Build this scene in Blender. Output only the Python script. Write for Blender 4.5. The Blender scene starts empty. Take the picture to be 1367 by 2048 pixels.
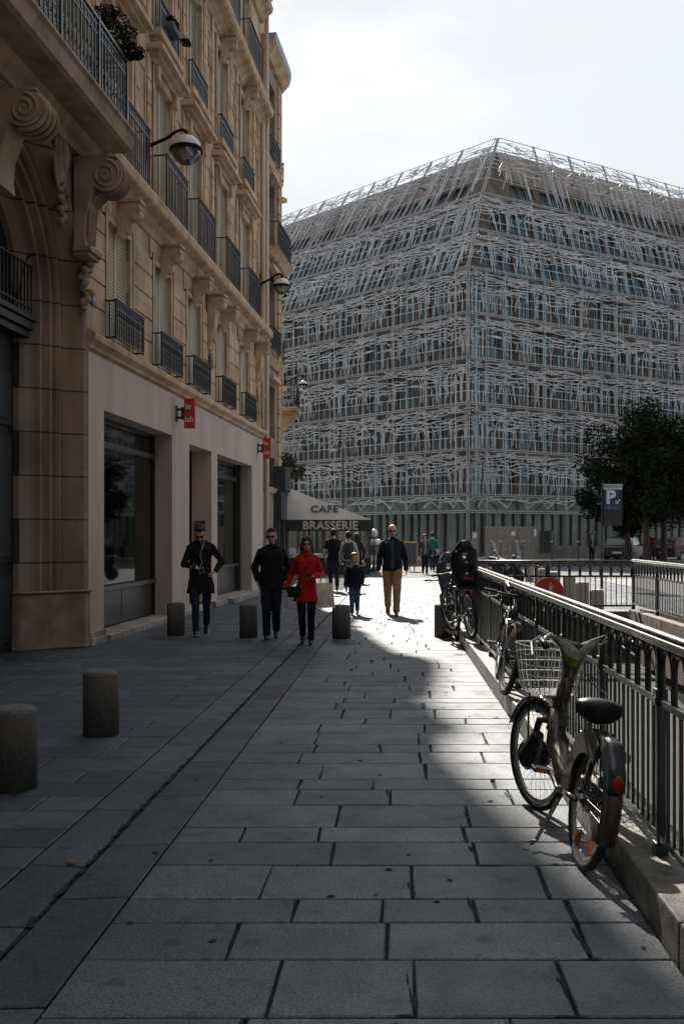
import bpy, math, random
from math import sin, cos, pi, radians, sqrt, atan2
from mathutils import Vector, Matrix, noise
V = Vector
random.seed(7)
C = bpy.context.scene.collection
sc = bpy.context.scene
# ------------------------------------------------------------ camera
EYE, FPX = 1.65, 1991.0
cam_d = bpy.data.cameras.new("camera"); cam = bpy.data.objects.new("camera", cam_d); C.objects.link(cam)
cam.location = (0, 0, EYE); cam.rotation_euler = (radians(90), 0, 0)
cam_d.sensor_fit = 'VERTICAL'; cam_d.sensor_height = 36; cam_d.lens = 36*FPX/2048
cam_d.shift_y = (1068-1024)/2048.0
cam_d.clip_start = .05; cam_d.clip_end = 3000
sc.camera = cam
# ------------------------------------------------------------ sky, sun, exposure
SUN_AZ = 0.15      # towards-sun direction is (-SUN_AZ, 1)
SUN_EL = radians(40)
az = atan2(-SUN_AZ, 1.0)
w = bpy.data.worlds.new("World"); sc.world = w; w.use_nodes = True
nt = w.node_tree; N = nt.nodes; L = nt.links
for n in list(N): N.remove(n)
out = N.new('ShaderNodeOutputWorld'); bg = N.new('ShaderNodeBackground'); L.new(bg.outputs[0], out.inputs[0])
sky = N.new('ShaderNodeTexSky'); sky.sky_type = 'NISHITA'; sky.sun_disc = False
sky.sun_elevation = SUN_EL; sky.sun_rotation = az; sky.air_density = 1.0; sky.dust_density = 1.2; sky.ozone_density = 1.5
tc = N.new('ShaderNodeTexCoord'); mp = N.new('ShaderNodeMapping'); mp.inputs['Scale'].default_value = (1.3, 1.3, 3.5)
ns = N.new('ShaderNodeTexNoise'); ns.inputs['Scale'].default_value = 1.7; ns.inputs['Detail'].default_value = 7; ns.inputs['Roughness'].default_value = .55
cr = N.new('ShaderNodeValToRGB'); cr.color_ramp.elements[0].position = .30; cr.color_ramp.elements[1].position = .62
cr.color_ramp.elements[0].color = (.6, .6, .6, 1); cr.color_ramp.elements[1].color = (1, 1, 1, 1)
mx = N.new('ShaderNodeMix'); mx.data_type = 'RGBA'
mx.inputs[7].default_value = (5.0, 5.15, 5.35, 1)      # bright thin cloud
L.new(tc.outputs['Generated'], mp.inputs[0]); L.new(mp.outputs[0], ns.inputs['Vector']); L.new(ns.outputs['Fac'], cr.inputs[0])
L.new(cr.outputs[0], mx.inputs[0]); L.new(sky.outputs[0], mx.inputs[6]); L.new(mx.outputs[2], bg.inputs[0])
bg.inputs['Strength'].default_value = 0.075
sd = bpy.data.lights.new("sun", 'SUN'); so = bpy.data.objects.new("sun", sd); C.objects.link(so)
sd.energy = 5.0; sd.angle = radians(.9); sd.color = (1, .93, .84)
tosun = V((-SUN_AZ, 1, 0)).normalized()*cos(SUN_EL) + V((0, 0, sin(SUN_EL)))
so.rotation_euler = tosun.to_track_quat('Z', 'Y').to_euler(); so.location = (0, 0, 60)
vs = sc.view_settings; vs.view_transform = 'Standard'; vs.look = 'None'; vs.gamma = 1; vs.exposure = 1.2
sc.display_settings.display_device = 'sRGB'

# ------------------------------------------------------------ tagging
def tag(o, label=None, cat=None, group=None, kind=None):
    if label: o['label'] = label
    if cat: o['category'] = cat
    if group: o['group'] = group
    if kind: o['kind'] = kind
    return o
def thing(name, label, cat, loc=(0, 0, 0), rz=0, group=None):
    o = bpy.data.objects.new(name, None); o.empty_display_size = .1; C.objects.link(o)
    o.location = loc; o.rotation_euler = (0, 0, rz)
    return tag(o, label, cat, group)
def dup(root, loc, rz=None, label=None, group=None):
    r = root.copy(); C.objects.link(r); r.location = loc
    if rz is not None: r.rotation_euler = (0, 0, rz)
    if label: r['label'] = label
    if group: r['group'] = group
    for ch in list(root.children):
        c = ch.copy(); C.objects.link(c); c.parent = r
        for g in list(ch.children):
            d = g.copy(); C.objects.link(d); d.parent = c
    return r
# ------------------------------------------------------------ materials
MATS = {}
def mat(name, col, rough=.7, metal=0, var=.15, scale=6, bump=0, bscale=40, spec=.5, col2=None, emit=0, coat=0, alpha=1, detail=4, streak=False):
    if name in MATS: return MATS[name]
    m = bpy.data.materials.new(name); m.use_nodes = True; MATS[name] = m
    t = m.node_tree; b = t.nodes['Principled BSDF']
    b.inputs['Roughness'].default_value = rough; b.inputs['Metallic'].default_value = metal
    b.inputs['Specular IOR Level'].default_value = spec
    if coat: b.inputs['Coat Weight'].default_value = coat; b.inputs['Coat Roughness'].default_value = .08
    tc = t.nodes.new('ShaderNodeTexCoord'); n = t.nodes.new('ShaderNodeTexNoise')
    n.inputs['Scale'].default_value = scale; n.inputs['Detail'].default_value = detail
    if streak:
        mp = t.nodes.new('ShaderNodeMapping'); mp.inputs['Scale'].default_value = (1, 1, .15)
        t.links.new(tc.outputs['Object'], mp.inputs[0]); t.links.new(mp.outputs[0], n.inputs['Vector'])
    else: t.links.new(tc.outputs['Object'], n.inputs['Vector'])
    mxn = t.nodes.new('ShaderNodeMix'); mxn.data_type = 'RGBA'
    c2 = col2 if col2 else tuple(c*(1-var*1.6) for c in col[:3])
    c1 = tuple(min(1, c*(1+var*.6)) for c in col[:3]) if not col2 else col
    mxn.inputs[6].default_value = (*c1[:3], 1); mxn.inputs[7].default_value = (*c2[:3], 1)
    r = t.nodes.new('ShaderNodeValToRGB'); r.color_ramp.elements[0].position = .35; r.color_ramp.elements[1].position = .68
    t.links.new(n.outputs['Fac'], r.inputs[0]); t.links.new(r.outputs[0], mxn.inputs[0]); t.links.new(mxn.outputs[2], b.inputs['Base Color'])
    if bump:
        n2 = t.nodes.new('ShaderNodeTexNoise'); n2.inputs['Scale'].default_value = bscale; n2.inputs['Detail'].default_value = 3
        t.links.new(tc.outputs['Object'], n2.inputs['Vector'])
        bp = t.nodes.new('ShaderNodeBump'); bp.inputs['Strength'].default_value = bump; bp.inputs['Distance'].default_value = .01
        t.links.new(n2.outputs['Fac'], bp.inputs['Height']); t.links.new(bp.outputs[0], b.inputs['Normal'])
    if emit: b.inputs['Emission Color'].default_value = (*col[:3], 1); b.inputs['Emission Strength'].default_value = emit
    if alpha < 1: b.inputs['Alpha'].default_value = alpha
    return m
def ashlar(name, col, mort, row=.5, wid=1.1, off=.5, rough=.85, var=.2, ms=.006):
    m = mat(name, col, rough, var=var, scale=1.3, bump=.35, bscale=60, detail=8)
    t = m.node_tree; b = t.nodes['Principled BSDF']; tc = [n for n in t.nodes if n.type == 'TEX_COORD'][0]
    base = b.inputs['Base Color'].links[0].from_socket
    sp = t.nodes.new('ShaderNodeSeparateXYZ'); cb = t.nodes.new('ShaderNodeCombineXYZ')
    t.links.new(tc.outputs['Object'], sp.inputs[0]); t.links.new(sp.outputs['Y'], cb.inputs['X']); t.links.new(sp.outputs['Z'], cb.inputs['Y'])
    br = t.nodes.new('ShaderNodeTexBrick'); br.inputs['Scale'].default_value = 1; br.inputs['Row Height'].default_value = row
    br.inputs['Brick Width'].default_value = wid; br.offset = off; br.inputs['Mortar Size'].default_value = ms; br.inputs['Mortar Smooth'].default_value = .2
    br.inputs['Color1'].default_value = (.94, .94, .94, 1); br.inputs['Color2'].default_value = (1, 1, 1, 1); br.inputs['Mortar'].default_value = (mort, mort, mort, 1)
    t.links.new(cb.outputs[0], br.inputs['Vector'])
    # streaky dirt
    mp = t.nodes.new('ShaderNodeMapping'); mp.inputs['Scale'].default_value = (2.2, 2.2, .35)
    n3 = t.nodes.new('ShaderNodeTexNoise'); n3.inputs['Scale'].default_value = 1.5; n3.inputs['Detail'].default_value = 6
    r3 = t.nodes.new('ShaderNodeValToRGB'); r3.color_ramp.elements[0].position = .3; r3.color_ramp.elements[0].color = (.62, .58, .54, 1); r3.color_ramp.elements[1].position = .55; r3.color_ramp.elements[1].color = (1, 1, 1, 1)
    t.links.new(tc.outputs['Object'], mp.inputs[0]); t.links.new(mp.outputs[0], n3.inputs['Vector']); t.links.new(n3.outputs['Fac'], r3.inputs[0])
    m1 = t.nodes.new('ShaderNodeMix'); m1.data_type = 'RGBA'; m1.blend_type = 'MULTIPLY'; m1.inputs[0].default_value = 1
    m2 = t.nodes.new('ShaderNodeMix'); m2.data_type = 'RGBA'; m2.blend_type = 'MULTIPLY'; m2.inputs[0].default_value = .7
    t.links.new(base, m1.inputs[6]); t.links.new(br.outputs['Color'], m1.inputs[7])
    t.links.new(m1.outputs[2], m2.inputs[6]); t.links.new(r3.outputs[0], m2.inputs[7]); t.links.new(m2.outputs[2], b.inputs['Base Color'])
    return m
def glass(name, tint=(.5, .6, .6), alpha=.35, rough=.03):
    m = bpy.data.materials.new(name); m.use_nodes = True; t = m.node_tree
    for n in list(t.nodes): t.nodes.remove(n)
    o = t.nodes.new('ShaderNodeOutputMaterial'); tr = t.nodes.new('ShaderNodeBsdfTransparent'); gl = t.nodes.new('ShaderNodeBsdfGlossy')
    tr.inputs[0].default_value = (*tint, 1); gl.inputs['Roughness'].default_value = rough
    fr = t.nodes.new('ShaderNodeFresnel'); fr.inputs[0].default_value = 1.6
    ad = t.nodes.new('ShaderNodeMath'); ad.operation = 'ADD'; ad.inputs[1].default_value = alpha; ad.use_clamp = True
    mi = t.nodes.new('ShaderNodeMixShader')
    t.links.new(fr.outputs[0], ad.inputs[0]); t.links.new(ad.outputs[0], mi.inputs[0]); t.links.new(tr.outputs[0], mi.inputs[1]); t.links.new(gl.outputs[0], mi.inputs[2]); t.links.new(mi.outputs[0], o.inputs[0])
    MATS[name] = m
    return m
STONE = ashlar('limestone', (.56, .41, .265), .45, row=.52, wid=1.25)
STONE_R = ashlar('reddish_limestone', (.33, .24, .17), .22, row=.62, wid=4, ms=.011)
STONE2 = ashlar('pale_limestone', (.34, .26, .19), .5, row=.45, wid=1.0)
TRIM = mat('moulded_stone', (.54, .39, .25), .85, var=.22, scale=3, bump=.4, bscale=35)
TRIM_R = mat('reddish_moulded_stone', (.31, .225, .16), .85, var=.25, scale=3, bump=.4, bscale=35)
SHOP = mat('shop_stone', (.50, .405, .335), .75, var=.10, scale=2, bump=.2, bscale=80, streak=True)
SHUT = mat('cream_shutter', (.58, .52, .40), .6, var=.12, scale=4, streak=True)
IRON = mat('painted_iron', (.02, .024, .026), .45, .0, var=.3, scale=20, spec=.6)
IRONB = mat('bluegrey_iron', (.04, .052, .058), .4, .2, var=.3, scale=20, spec=.8)
ZINC = mat('zinc', (.25, .27, .29), .45, .6, var=.2, scale=3)
PIPE = mat('cream_pipe', (.52, .42, .31), .5, var=.18, scale=3, streak=True)
BLACKP = mat('black_panel', (.018, .019, .021), .3, .1, var=.3, scale=3, spec=.6)
DGREEN = mat('dark_green_paint', (.010, .014, .013), .55, var=.3, scale=8)
SHOPG = glass('shop_glass', (.78, .86, .82), .03)
DARKIN = mat('interior_dark', (.02, .022, .024), .9, var=.3, scale=1)
WHITEP = mat('white_paint', (.6, .6, .58), .6, var=.08, scale=5)
REDS = mat('red_sign', (.55, .025, .02), .35, var=.1, scale=3)
BLUES = mat('blue_enamel', (.02, .04, .12), .3, var=.1, scale=5)
# ------------------------------------------------------------ mesh builder
class MB:
    def __init__(s): s.v = []; s.f = []; s.m = []; s.M = None
    def add(s, vs, fs, mi=0):
        b = len(s.v)
        if s.M: vs = [s.M @ V(q) for q in vs]
        s.v += [tuple(q) for q in vs]; s.f += [tuple(i+b for i in f) for f in fs]; s.m += [mi]*len(fs)
        return s
    def box(s, x0, x1, y0, y1, z0, z1, mi=0):
        if x0 > x1: x0, x1 = x1, x0
        if y0 > y1: y0, y1 = y1, y0
        if z0 > z1: z0, z1 = z1, z0
        vs = [(x, y, z) for z in (z0, z1) for y in (y0, y1) for x in (x0, x1)]
        return s.add(vs, [(0, 2, 3, 1), (4, 5, 7, 6), (0, 1, 5, 4), (2, 6, 7, 3), (0, 4, 6, 2), (1, 3, 7, 5)], mi)
    def bar(s, a, b, wd, dp=None, up=(0, 0, 1), mi=0):
        a = V(a); b = V(b); d = (b-a)
        if d.length < 1e-6: return s
        d.normalize(); dp = dp or wd; up = V(up)
        x = d.cross(up)
        if x.length < 1e-4: x = d.cross(V((1, 0, 0)))
        x.normalize(); y = x.cross(d)
        vs = [p+x*i*wd/2+y*j*dp/2 for p in (a, b) for i, j in ((-1, -1), (1, -1), (1, 1), (-1, 1))]
        return s.add(vs, [(3, 2, 1, 0), (4, 5, 6, 7), (0, 1, 5, 4), (1, 2, 6, 5), (2, 3, 7, 6), (3, 0, 4, 7)], mi)
    def tube(s, pts, r, n=8, mi=0, cap=True, closed=False, flat=1.0, up=(0, 0, 1)):
        pts = [V(p) for p in pts]; k = len(pts); rs = r if isinstance(r, (list, tuple)) else [r]*k
        vs = []; prev = None
        for i, p in enumerate(pts):
            if closed: t = pts[(i+1) % k]-pts[i-1]
            else: t = pts[min(i+1, k-1)]-pts[max(i-1, 0)]
            if t.length < 1e-9: t = V((0, 0, 1))
            t.normalize()
            if prev is None:
                x = t.cross(V(up))
                if x.length < 1e-3: x = t.cross(V((1, 0, 0)))
            else: x = prev-t*prev.dot(t)
            if x.length < 1e-6: x = t.cross(V((0, 1, 0)))
            x.normalize(); y = t.cross(x); prev = x
            for j in range(n):
                a = 2*pi*j/n; vs.append(p+x*cos(a)*rs[i]+y*sin(a)*rs[i]*flat)
        fs = []
        for i in range(k if closed else k-1):
            i2 = (i+1) % k
            for j in range(n): fs.append((i*n+j, i*n+(j+1) % n, i2*n+(j+1) % n, i2*n+j))
        if cap and not closed: fs += [tuple(range(n-1, -1, -1)), tuple(range((k-1)*n, k*n))]
        return s.add(vs, fs, mi)
    def lathe(s, prof, c=(0, 0, 0), n=20, mi=0, axis='z', caps=True):
        vs = []
        for r, z in prof:
            for j in range(n):
                a = 2*pi*j/n; q = (cos(a)*r, sin(a)*r, z)
                if axis == 'y': q = (q[0], q[2], q[1])
                if axis == 'x': q = (q[2], q[0], q[1])
                vs.append((q[0]+c[0], q[1]+c[1], q[2]+c[2]))
        fs = [(i*n+j, i*n+(j+1) % n, (i+1)*n+(j+1) % n, (i+1)*n+j) for i in range(len(prof)-1) for j in range(n)]
        if caps and prof[0][0] > 1e-4: fs.append(tuple(range(n-1, -1, -1)))
        if caps and prof[-1][0] > 1e-4: fs.append(tuple(range((len(prof)-1)*n, len(prof)*n)))
        return s.add(vs, fs, mi)
    def ell(s, c, r, n=12, k=8, R=None, mi=0):
        c = V(c); vs = [V((0, 0, r[2]))]
        for i in range(1, k):
            a = pi*i/k
            for j in range(n): b = 2*pi*j/n; vs.append(V((sin(a)*cos(b)*r[0], sin(a)*sin(b)*r[1], cos(a)*r[2])))
        vs.append(V((0, 0, -r[2])))
        if R: vs = [R @ q for q in vs]
        fs = [(0, 1+j, 1+(j+1) % n) for j in range(n)]
        for i in range(k-2):
            for j in range(n): a = 1+i*n; fs.append((a+j, a+n+j, a+n+(j+1) % n, a+(j+1) % n))
        last = len(vs)-1; a = 1+(k-2)*n
        fs += [(a+j, last, a+(j+1) % n) for j in range(n)]
        return s.add([q+c for q in vs], fs, mi)
    def cap(s, a, b, ra, rb=None, n=10):           # tapered capsule
        rb = ra if rb is None else rb; a = V(a); b = V(b); d = b-a; l = d.length
        if l < 1e-6: return s.ell(a, (ra,)*3)
        d.normalize(); pts = []; rs = []
        for i in range(4): t = pi/2*(i+.25)/4.25; pts.append(a-d*ra*cos(t)); rs.append(ra*sin(t))
        pts.append(a); rs.append(ra); pts.append(b); rs.append(rb)
        for i in range(3, -1, -1): t = pi/2*(i+.25)/4.25; pts.append(b+d*rb*cos(t)); rs.append(rb*sin(t))
        return s.tube(pts, rs, n)
    def loft(s, rings, n=20, mi=0):                 # (z, cx, cy, rx, ry)
        vs = []
        for z, cx, cy, rx, ry in rings:
            for j in range(n):
                a = 2*pi*j/n; e = .82
                ca, sa = cos(a), sin(a)
                vs.append((cx+rx*math.copysign(abs(ca)**e, ca), cy+ry*math.copysign(abs(sa)**e, sa), z))
        fs = [(i*n+j, i*n+(j+1) % n, (i+1)*n+(j+1) % n, (i+1)*n+j) for i in range(len(rings)-1) for j in range(n)]
        fs += [tuple(range(n-1, -1, -1)), tuple(range((len(rings)-1)*n, len(rings)*n))]
        return s.add(vs, fs, mi)
    def prism(s, poly, a0, a1, plane='yz', mi=0):     # 2-D polygon extruded along the third axis
        k = len(poly)
        def m3(u, v_, a): return {'yz': (a, u, v_), 'xz': (u, a, v_), 'xy': (u, v_, a)}[plane]
        vs = [m3(u, v_, a0) for u, v_ in poly]+[m3(u, v_, a1) for u, v_ in poly]
        fs = [tuple(range(k-1, -1, -1)), tuple(range(k, 2*k))]+[(i, (i+1) % k, k+(i+1) % k, k+i) for i in range(k)]
        return s.add(vs, fs, mi)
    def mesh(s, name):
        me = bpy.data.meshes.new(name); me.from_pydata(s.v, [], s.f); me.update(); return me
    def build(s, name, mats, parent=None, smooth=False, bevel=0, fix=True, **kw):
        me = s.mesh(name)
        if not isinstance(mats, (list, tuple)): mats = [mats]
        for m in mats: me.materials.append(m)
        if len(mats) > 1: me.polygons.foreach_set('material_index', s.m)
        if fix:
            import bmesh
            bm = bmesh.new(); bm.from_mesh(me); bmesh.ops.recalc_face_normals(bm, faces=bm.faces); bm.to_mesh(me); bm.free()
        if smooth: me.polygons.foreach_set('use_smooth', [True]*len(me.polygons))
        o = bpy.data.objects.new(name, me); C.objects.link(o)
        if parent: o.parent = parent
        if bevel:
            b = o.modifiers.new('bevel', 'BEVEL'); b.width = bevel; b.segments = 2; b.limit_method = 'ANGLE'
        if kw: tag(o, **kw)
        return o
def copyobj(o, parent, loc=None, name=None, rot=None):
    c = o.copy(); C.objects.link(c); c.parent = parent
    if loc is not None: c.location = loc
    if rot is not None: c.rotation_euler = rot
    return c
def text_mesh(txt, size, depth=.004, align='CENTER', bold=0, sp=1.0):
    cu = bpy.data.curves.new('lettering', 'FONT'); cu.body = txt; cu.size = size; cu.extrude = depth; cu.align_x = align; cu.align_y = 'CENTER'
    cu.offset = bold; cu.space_character = sp; cu.resolution_u = 3
    o = bpy.data.objects.new('lettering', cu); C.objects.link(o)
    dg = bpy.context.evaluated_depsgraph_get(); dg.update()
    me = bpy.data.meshes.new_from_object(o.evaluated_get(dg)); bpy.data.objects.remove(o); bpy.data.curves.remove(cu)
    return me
def text(name, txt, size, m, parent, M, depth=.004, bold=0, sp=1.0, align='CENTER'):
    me = text_mesh(txt, size, depth, align, bold, sp); me.transform(M); me.materials.clear(); me.materials.append(m)
    o = bpy.data.objects.new(name, me); C.objects.link(o); o.parent = parent
    return o
# text facing -Y (towards the camera): X right, Z up
FACE = Matrix.Rotation(pi/2, 4, 'X')
def T(x, y, z): return Matrix.Translation((x, y, z))
def wall_grid(mb, f, s0, s1, z0, z1, ops, depth, mi=0, back=False, sub=99):
    S = sorted({s0, s1, *[o[0] for o in ops], *[o[1] for o in ops]}); Z = sorted({z0, z1, *[o[2] for o in ops], *[o[3] for o in ops]})
    S = [q for q in S if s0-1e-6 <= q <= s1+1e-6]; Z = [q for q in Z if z0-1e-6 <= q <= z1+1e-6]
    for i in range(len(S)-1):
        for j in range(len(Z)-1):
            cs, cz = (S[i]+S[i+1])/2, (Z[j]+Z[j+1])/2
            if any(o[0] < cs < o[1] and o[2] < cz < o[3] for o in ops): continue
            mb.add([f(S[i], Z[j], 0), f(S[i+1], Z[j], 0), f(S[i+1], Z[j+1], 0), f(S[i], Z[j+1], 0)], [(0, 1, 2, 3)], mi)
    for a, b, c, d in ops:
        A = [f(a, c, 0), f(b, c, 0), f(b, d, 0), f(a, d, 0)]; B = [f(a, c, -depth), f(b, c, -depth), f(b, d, -depth), f(a, d, -depth)]
        mb.add(A+B, [(0, 1, 5, 4), (1, 2, 6, 5), (2, 3, 7, 6), (3, 0, 4, 7)], mi)
def spiral(c, r0, turns, axis='yz', n=14, dirn=1, a0=0, rend=.2):
    pts = []
    for i in range(n+1):
        t = i/n; a = a0+dirn*2*pi*turns*t; r = r0*(1-t*(1-rend))
        u, v_ = r*cos(a), r*sin(a)
        pts.append((c[0], c[1]+u, c[2]+v_) if axis == 'yz' else (c[0]+u, c[1], c[2]+v_))
    return pts
# ============================================================ GROUND
GD = .0648   # street direction dX/dY
def KX(Y): return 1.115+.0445*Y       # kerb face of the railing plinth
def RX(Y): return 1.265+.0445*Y       # near railing
def FX(Y): return -5.312+.1027*Y      # facade plane
rng = random.Random(3)
class Slabs:
    def __init__(s): s.mb = MB(); s.t = []
    def quad(s, q, g=.006, h=None, dep=.02):
        h = h if h is not None else rng.uniform(-.0006, .0006)
        c = sum((V((a[0], a[1], 0)) for a in q), V((0, 0, 0)))/4
        pts = []
        for a in q:
            d = V((a[0], a[1], 0))-c; sx = math.copysign(g, d.x); sy = math.copysign(g, d.y)
            pts.append((a[0]-sx+rng.uniform(-.0015, .0015), a[1]-sy+rng.uniform(-.0015, .0015)))
        e = .006
        P = []
        for (x, y) in pts:
            d = V((x, y, 0))-c; P.append((x-math.copysign(e, d.x), y-math.copysign(e, d.y)))
        zs = [h+rng.uniform(-.0012, .0012) for _ in range(4)]
        vs = [(x, y, z) for (x, y), z in zip(P, zs)]+[(x, y, z-.005) for (x, y), z in zip(pts, zs)]+[(x, y, -dep) for x, y in pts]
        fs = [(0, 1, 2, 3)]+[(4+i, 4+(i+1) % 4, (i+1) % 4, i) for i in range(4)]+[(8+i, 8+(i+1) % 4, 4+(i+1) % 4, 4+i) for i in range(4)]
        s.mb.add(vs, fs); s.t += [rng.random()]*9
    def build(s, name, m, **kw):
        me = s.mb.mesh(name); me.materials.append(m)
        a = me.attributes.new('tone', 'FLOAT', 'FACE'); a.data.foreach_set('value', s.t)
        o = bpy.data.objects.new(name, me); C.objects.link(o); tag(o, **kw); return o
def granite(name, c1, c2, rough=.55):
    m = bpy.data.materials.new(name); m.use_nodes = True; t = m.node_tree; b = t.nodes['Principled BSDF']
    nn = t.nodes.new; tc = nn('ShaderNodeTexCoord'); at = nn('ShaderNodeAttribute'); at.attribute_name = 'tone'
    r0 = nn('ShaderNodeMix'); r0.data_type = 'RGBA'; r0.inputs[6].default_value = (*c1, 1); r0.inputs[7].default_value = (*c2, 1); t.links.new(at.outputs['Fac'], r0.inputs[0])
    def noi(sc_, det, p0, p1, c0, c1_):
        n = nn('ShaderNodeTexNoise'); n.inputs['Scale'].default_value = sc_; n.inputs['Detail'].default_value = det; n.inputs['Roughness'].default_value = .6
        t.links.new(tc.outputs['Object'], n.inputs['Vector']); r = nn('ShaderNodeValToRGB')
        r.color_ramp.elements[0].position = p0; r.color_ramp.elements[1].position = p1
        r.color_ramp.elements[0].color = (c0, c0, c0, 1); r.color_ramp.elements[1].color = (c1_, c1_, c1_, 1)
        t.links.new(n.outputs['Fac'], r.inputs[0]); return r, n
    last = r0.outputs[2]
    for a in ((75, 3, .36, .62, .55, 1.42), (1.1, 8, .35, .65, .70, 1.12), (7, 6, .33, .45, .55, 1.0)):
        r, n = noi(*a); mm = nn('ShaderNodeMix'); mm.data_type = 'RGBA'; mm.blend_type = 'MULTIPLY'; mm.inputs[0].default_value = 1
        t.links.new(last, mm.inputs[6]); t.links.new(r.outputs[0], mm.inputs[7]); last = mm.outputs[2]
    # gum spots and small dark blots
    vo = nn('ShaderNodeTexVoronoi'); vo.inputs['Scale'].default_value = 2.3; t.links.new(tc.outputs['Object'], vo.inputs['Vector'])
    rv = nn('ShaderNodeValToRGB'); rv.color_ramp.elements[0].position = .08; rv.color_ramp.elements[1].position = .105
    rv.color_ramp.elements[0].color = (.45, .45, .45, 1); rv.color_ramp.elements[1].color = (1, 1, 1, 1); t.links.new(vo.outputs['Distance'], rv.inputs[0])
    mm = nn('ShaderNodeMix'); mm.data_type = 'RGBA'; mm.blend_type = 'MULTIPLY'; mm.inputs[0].default_value = .8
    t.links.new(last, mm.inputs[6]); t.links.new(rv.outputs[0], mm.inputs[7]); t.links.new(mm.outputs[2], b.inputs['Base Color'])
    r, n = noi(3, 5, .3, .7, rough-.1, rough+.18); t.links.new(r.outputs[0], b.inputs['Roughness'])
    n2 = nn('ShaderNodeTexNoise'); n2.inputs['Scale'].default_value = 90; n2.inputs['Detail'].default_value = 4; t.links.new(tc.outputs['Object'], n2.inputs['Vector'])
    n3 = nn('ShaderNodeTexNoise'); n3.inputs['Scale'].default_value = 7; n3.inputs['Detail'].default_value = 3; t.links.new(tc.outputs['Object'], n3.inputs['Vector'])
    ad = nn('ShaderNodeMath'); ad.operation = 'MULTIPLY_ADD'; ad.inputs[1].default_value = 1.5; t.links.new(n3.outputs['Fac'], ad.inputs[0]); t.links.new(n2.outputs['Fac'], ad.inputs[2])
    bp = nn('ShaderNodeBump'); bp.inputs['Strength'].default_value = .5; bp.inputs['Distance'].default_value = .006
    t.links.new(ad.outputs[0], bp.inputs['Height']); t.links.new(bp.outputs[0], b.inputs['Normal'])
    return m
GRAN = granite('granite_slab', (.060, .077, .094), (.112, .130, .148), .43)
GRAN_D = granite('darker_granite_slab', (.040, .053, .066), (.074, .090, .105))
COBB = granite('granite_cobble', (.22, .22, .21), (.36, .35, .33), .6)
MORT = mat('mortar_and_moss', (.02, .02, .018), .95, var=.5, scale=5)
ASPH = mat('asphalt', (.06, .062, .065), .85, var=.25, scale=3, bump=.6, bscale=150)
sl = Slabs()
JN = []
# main pavement, courses of .46/.37/.27 m
Y = 2.3; k = 0; dep = [.46, .37, .27]
while Y < 37:
    d = dep[k % 3]; k += 1
    xl0, xl1 = -1.257+GD*Y, -1.257+GD*(Y+d)
    def xr(y): return KX(y) if y < 17.5 else 9+.0
    x = 0.0; Wd = xr(Y)-xl0; cuts = [0.0]
    x = rng.uniform(.3, .9)
    while x < Wd-.3: cuts.append(x); x += rng.uniform(.36, .92)
    cuts.append(Wd)
    JN += [(xl0+q, Y, d) for q in cuts[1:-1]]
    for i in range(len(cuts)-1):
        f0, f1 = cuts[i], cuts[i+1]; j = rng.uniform(-.01, .01)
        last = i == len(cuts)-2
        sl.quad([(xl0+f0, Y), ((xr(Y) if last else xl0+f1), Y), ((xr(Y+d) if last else xl1+f1+j), Y+d), (xl1+f0+j if i else xl1, Y+d)])
    Y += d
sl.build('pavement', GRAN, kind='structure')
mb = MB(); rm = random.Random(21)
def blot(x, y, lx, ly, n=18):
    pts = [(x+lx*cos(2*pi*i/n)*rm.uniform(.45, 1.1), y+ly*sin(2*pi*i/n)*rm.uniform(.45, 1.1), .0035) for i in range(n)]
    mb.add([(x, y, .0045)]+pts, [(0, 1+i, 1+(i+1) % n) for i in range(n)])
for (x, y, d) in JN:
    if y < 6.3 and x > .15+.1*(y-3) and x < 1.25 or (rm.random() < .12 and y < 9):
        for q in range(3): blot(x+rm.uniform(-.01, .01), y+d*rm.uniform(.1, .9), rm.uniform(.004, .012), rm.uniform(.03, .11))
        if rm.random() < .7: blot(x+rm.uniform(-.04, .04), y+rm.uniform(-.01, .01), rm.uniform(.04, .12), rm.uniform(.004, .011))
for q in range(420):
    y_ = 2.6+q*.062; blot(-1.596+GD*y_+rm.uniform(-.012, .012), y_, rm.uniform(.005, .022), rm.uniform(.03, .075), 9); mb.v[-10:] = [(a_, b__, c_-.009) for a_, b__, c_ in mb.v[-10:]]
for q in range(90): blot(rm.uniform(-3.2, 1.2), rm.uniform(3.3, 12), rm.uniform(.010, .024), rm.uniform(.010, .022), 10)
mb.build('moss_and_gum', mat('dark_moss', (.018, .019, .018), .9, var=.4, scale=30), kind='stuff', fix=False, label='dark moss in the joints and flattened gum spots on the paving', cat='moss')
sg = Slabs()
Y = 2.3
while Y < 40:
    d = rng.uniform(.75, 1.15)
    for (a, b_, h) in ((-1.89, -1.602, 0), (-1.588, -1.257, -.002)):
        y0 = Y+(0 if a < -1.7 else .33)
        q = [(a+GD*y0, y0), (b_+GD*y0, y0), (b_+GD*(y0+d), y0+d), (a+GD*(y0+d), y0+d)]; n0 = len(sg.mb.v); sg.quad(q, h=h)
        for vi in range(n0, len(sg.mb.v)):      # both rows dip towards the middle of the channel
            x_, y_, z_ = sg.mb.v[vi]; e_ = abs((x_-GD*y_)+1.596); sg.mb.v[vi] = (x_, y_, z_-.011*max(0, 1-e_/.30))
    Y += d
Y = 2.3
while Y < 29:
    d = rng.choice([.33, .37, .42])
    x0 = FX(Y)-.8; x1 = -1.89+GD*Y; x = x0+rng.uniform(.2, 1)
    cuts = [x0]
    while x < x1-.25: cuts.append(x); x += rng.uniform(.55, 1.05)
    cuts.append(x1)
    for i in range(len(cuts)-1):
        a, b_ = cuts[i], cuts[i+1]; e = GD*d
        sg.quad([(a, Y), (b_, Y), (b_+(e if i == len(cuts)-2 else e), Y+d), (a+e, Y+d)])
    Y += d
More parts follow.
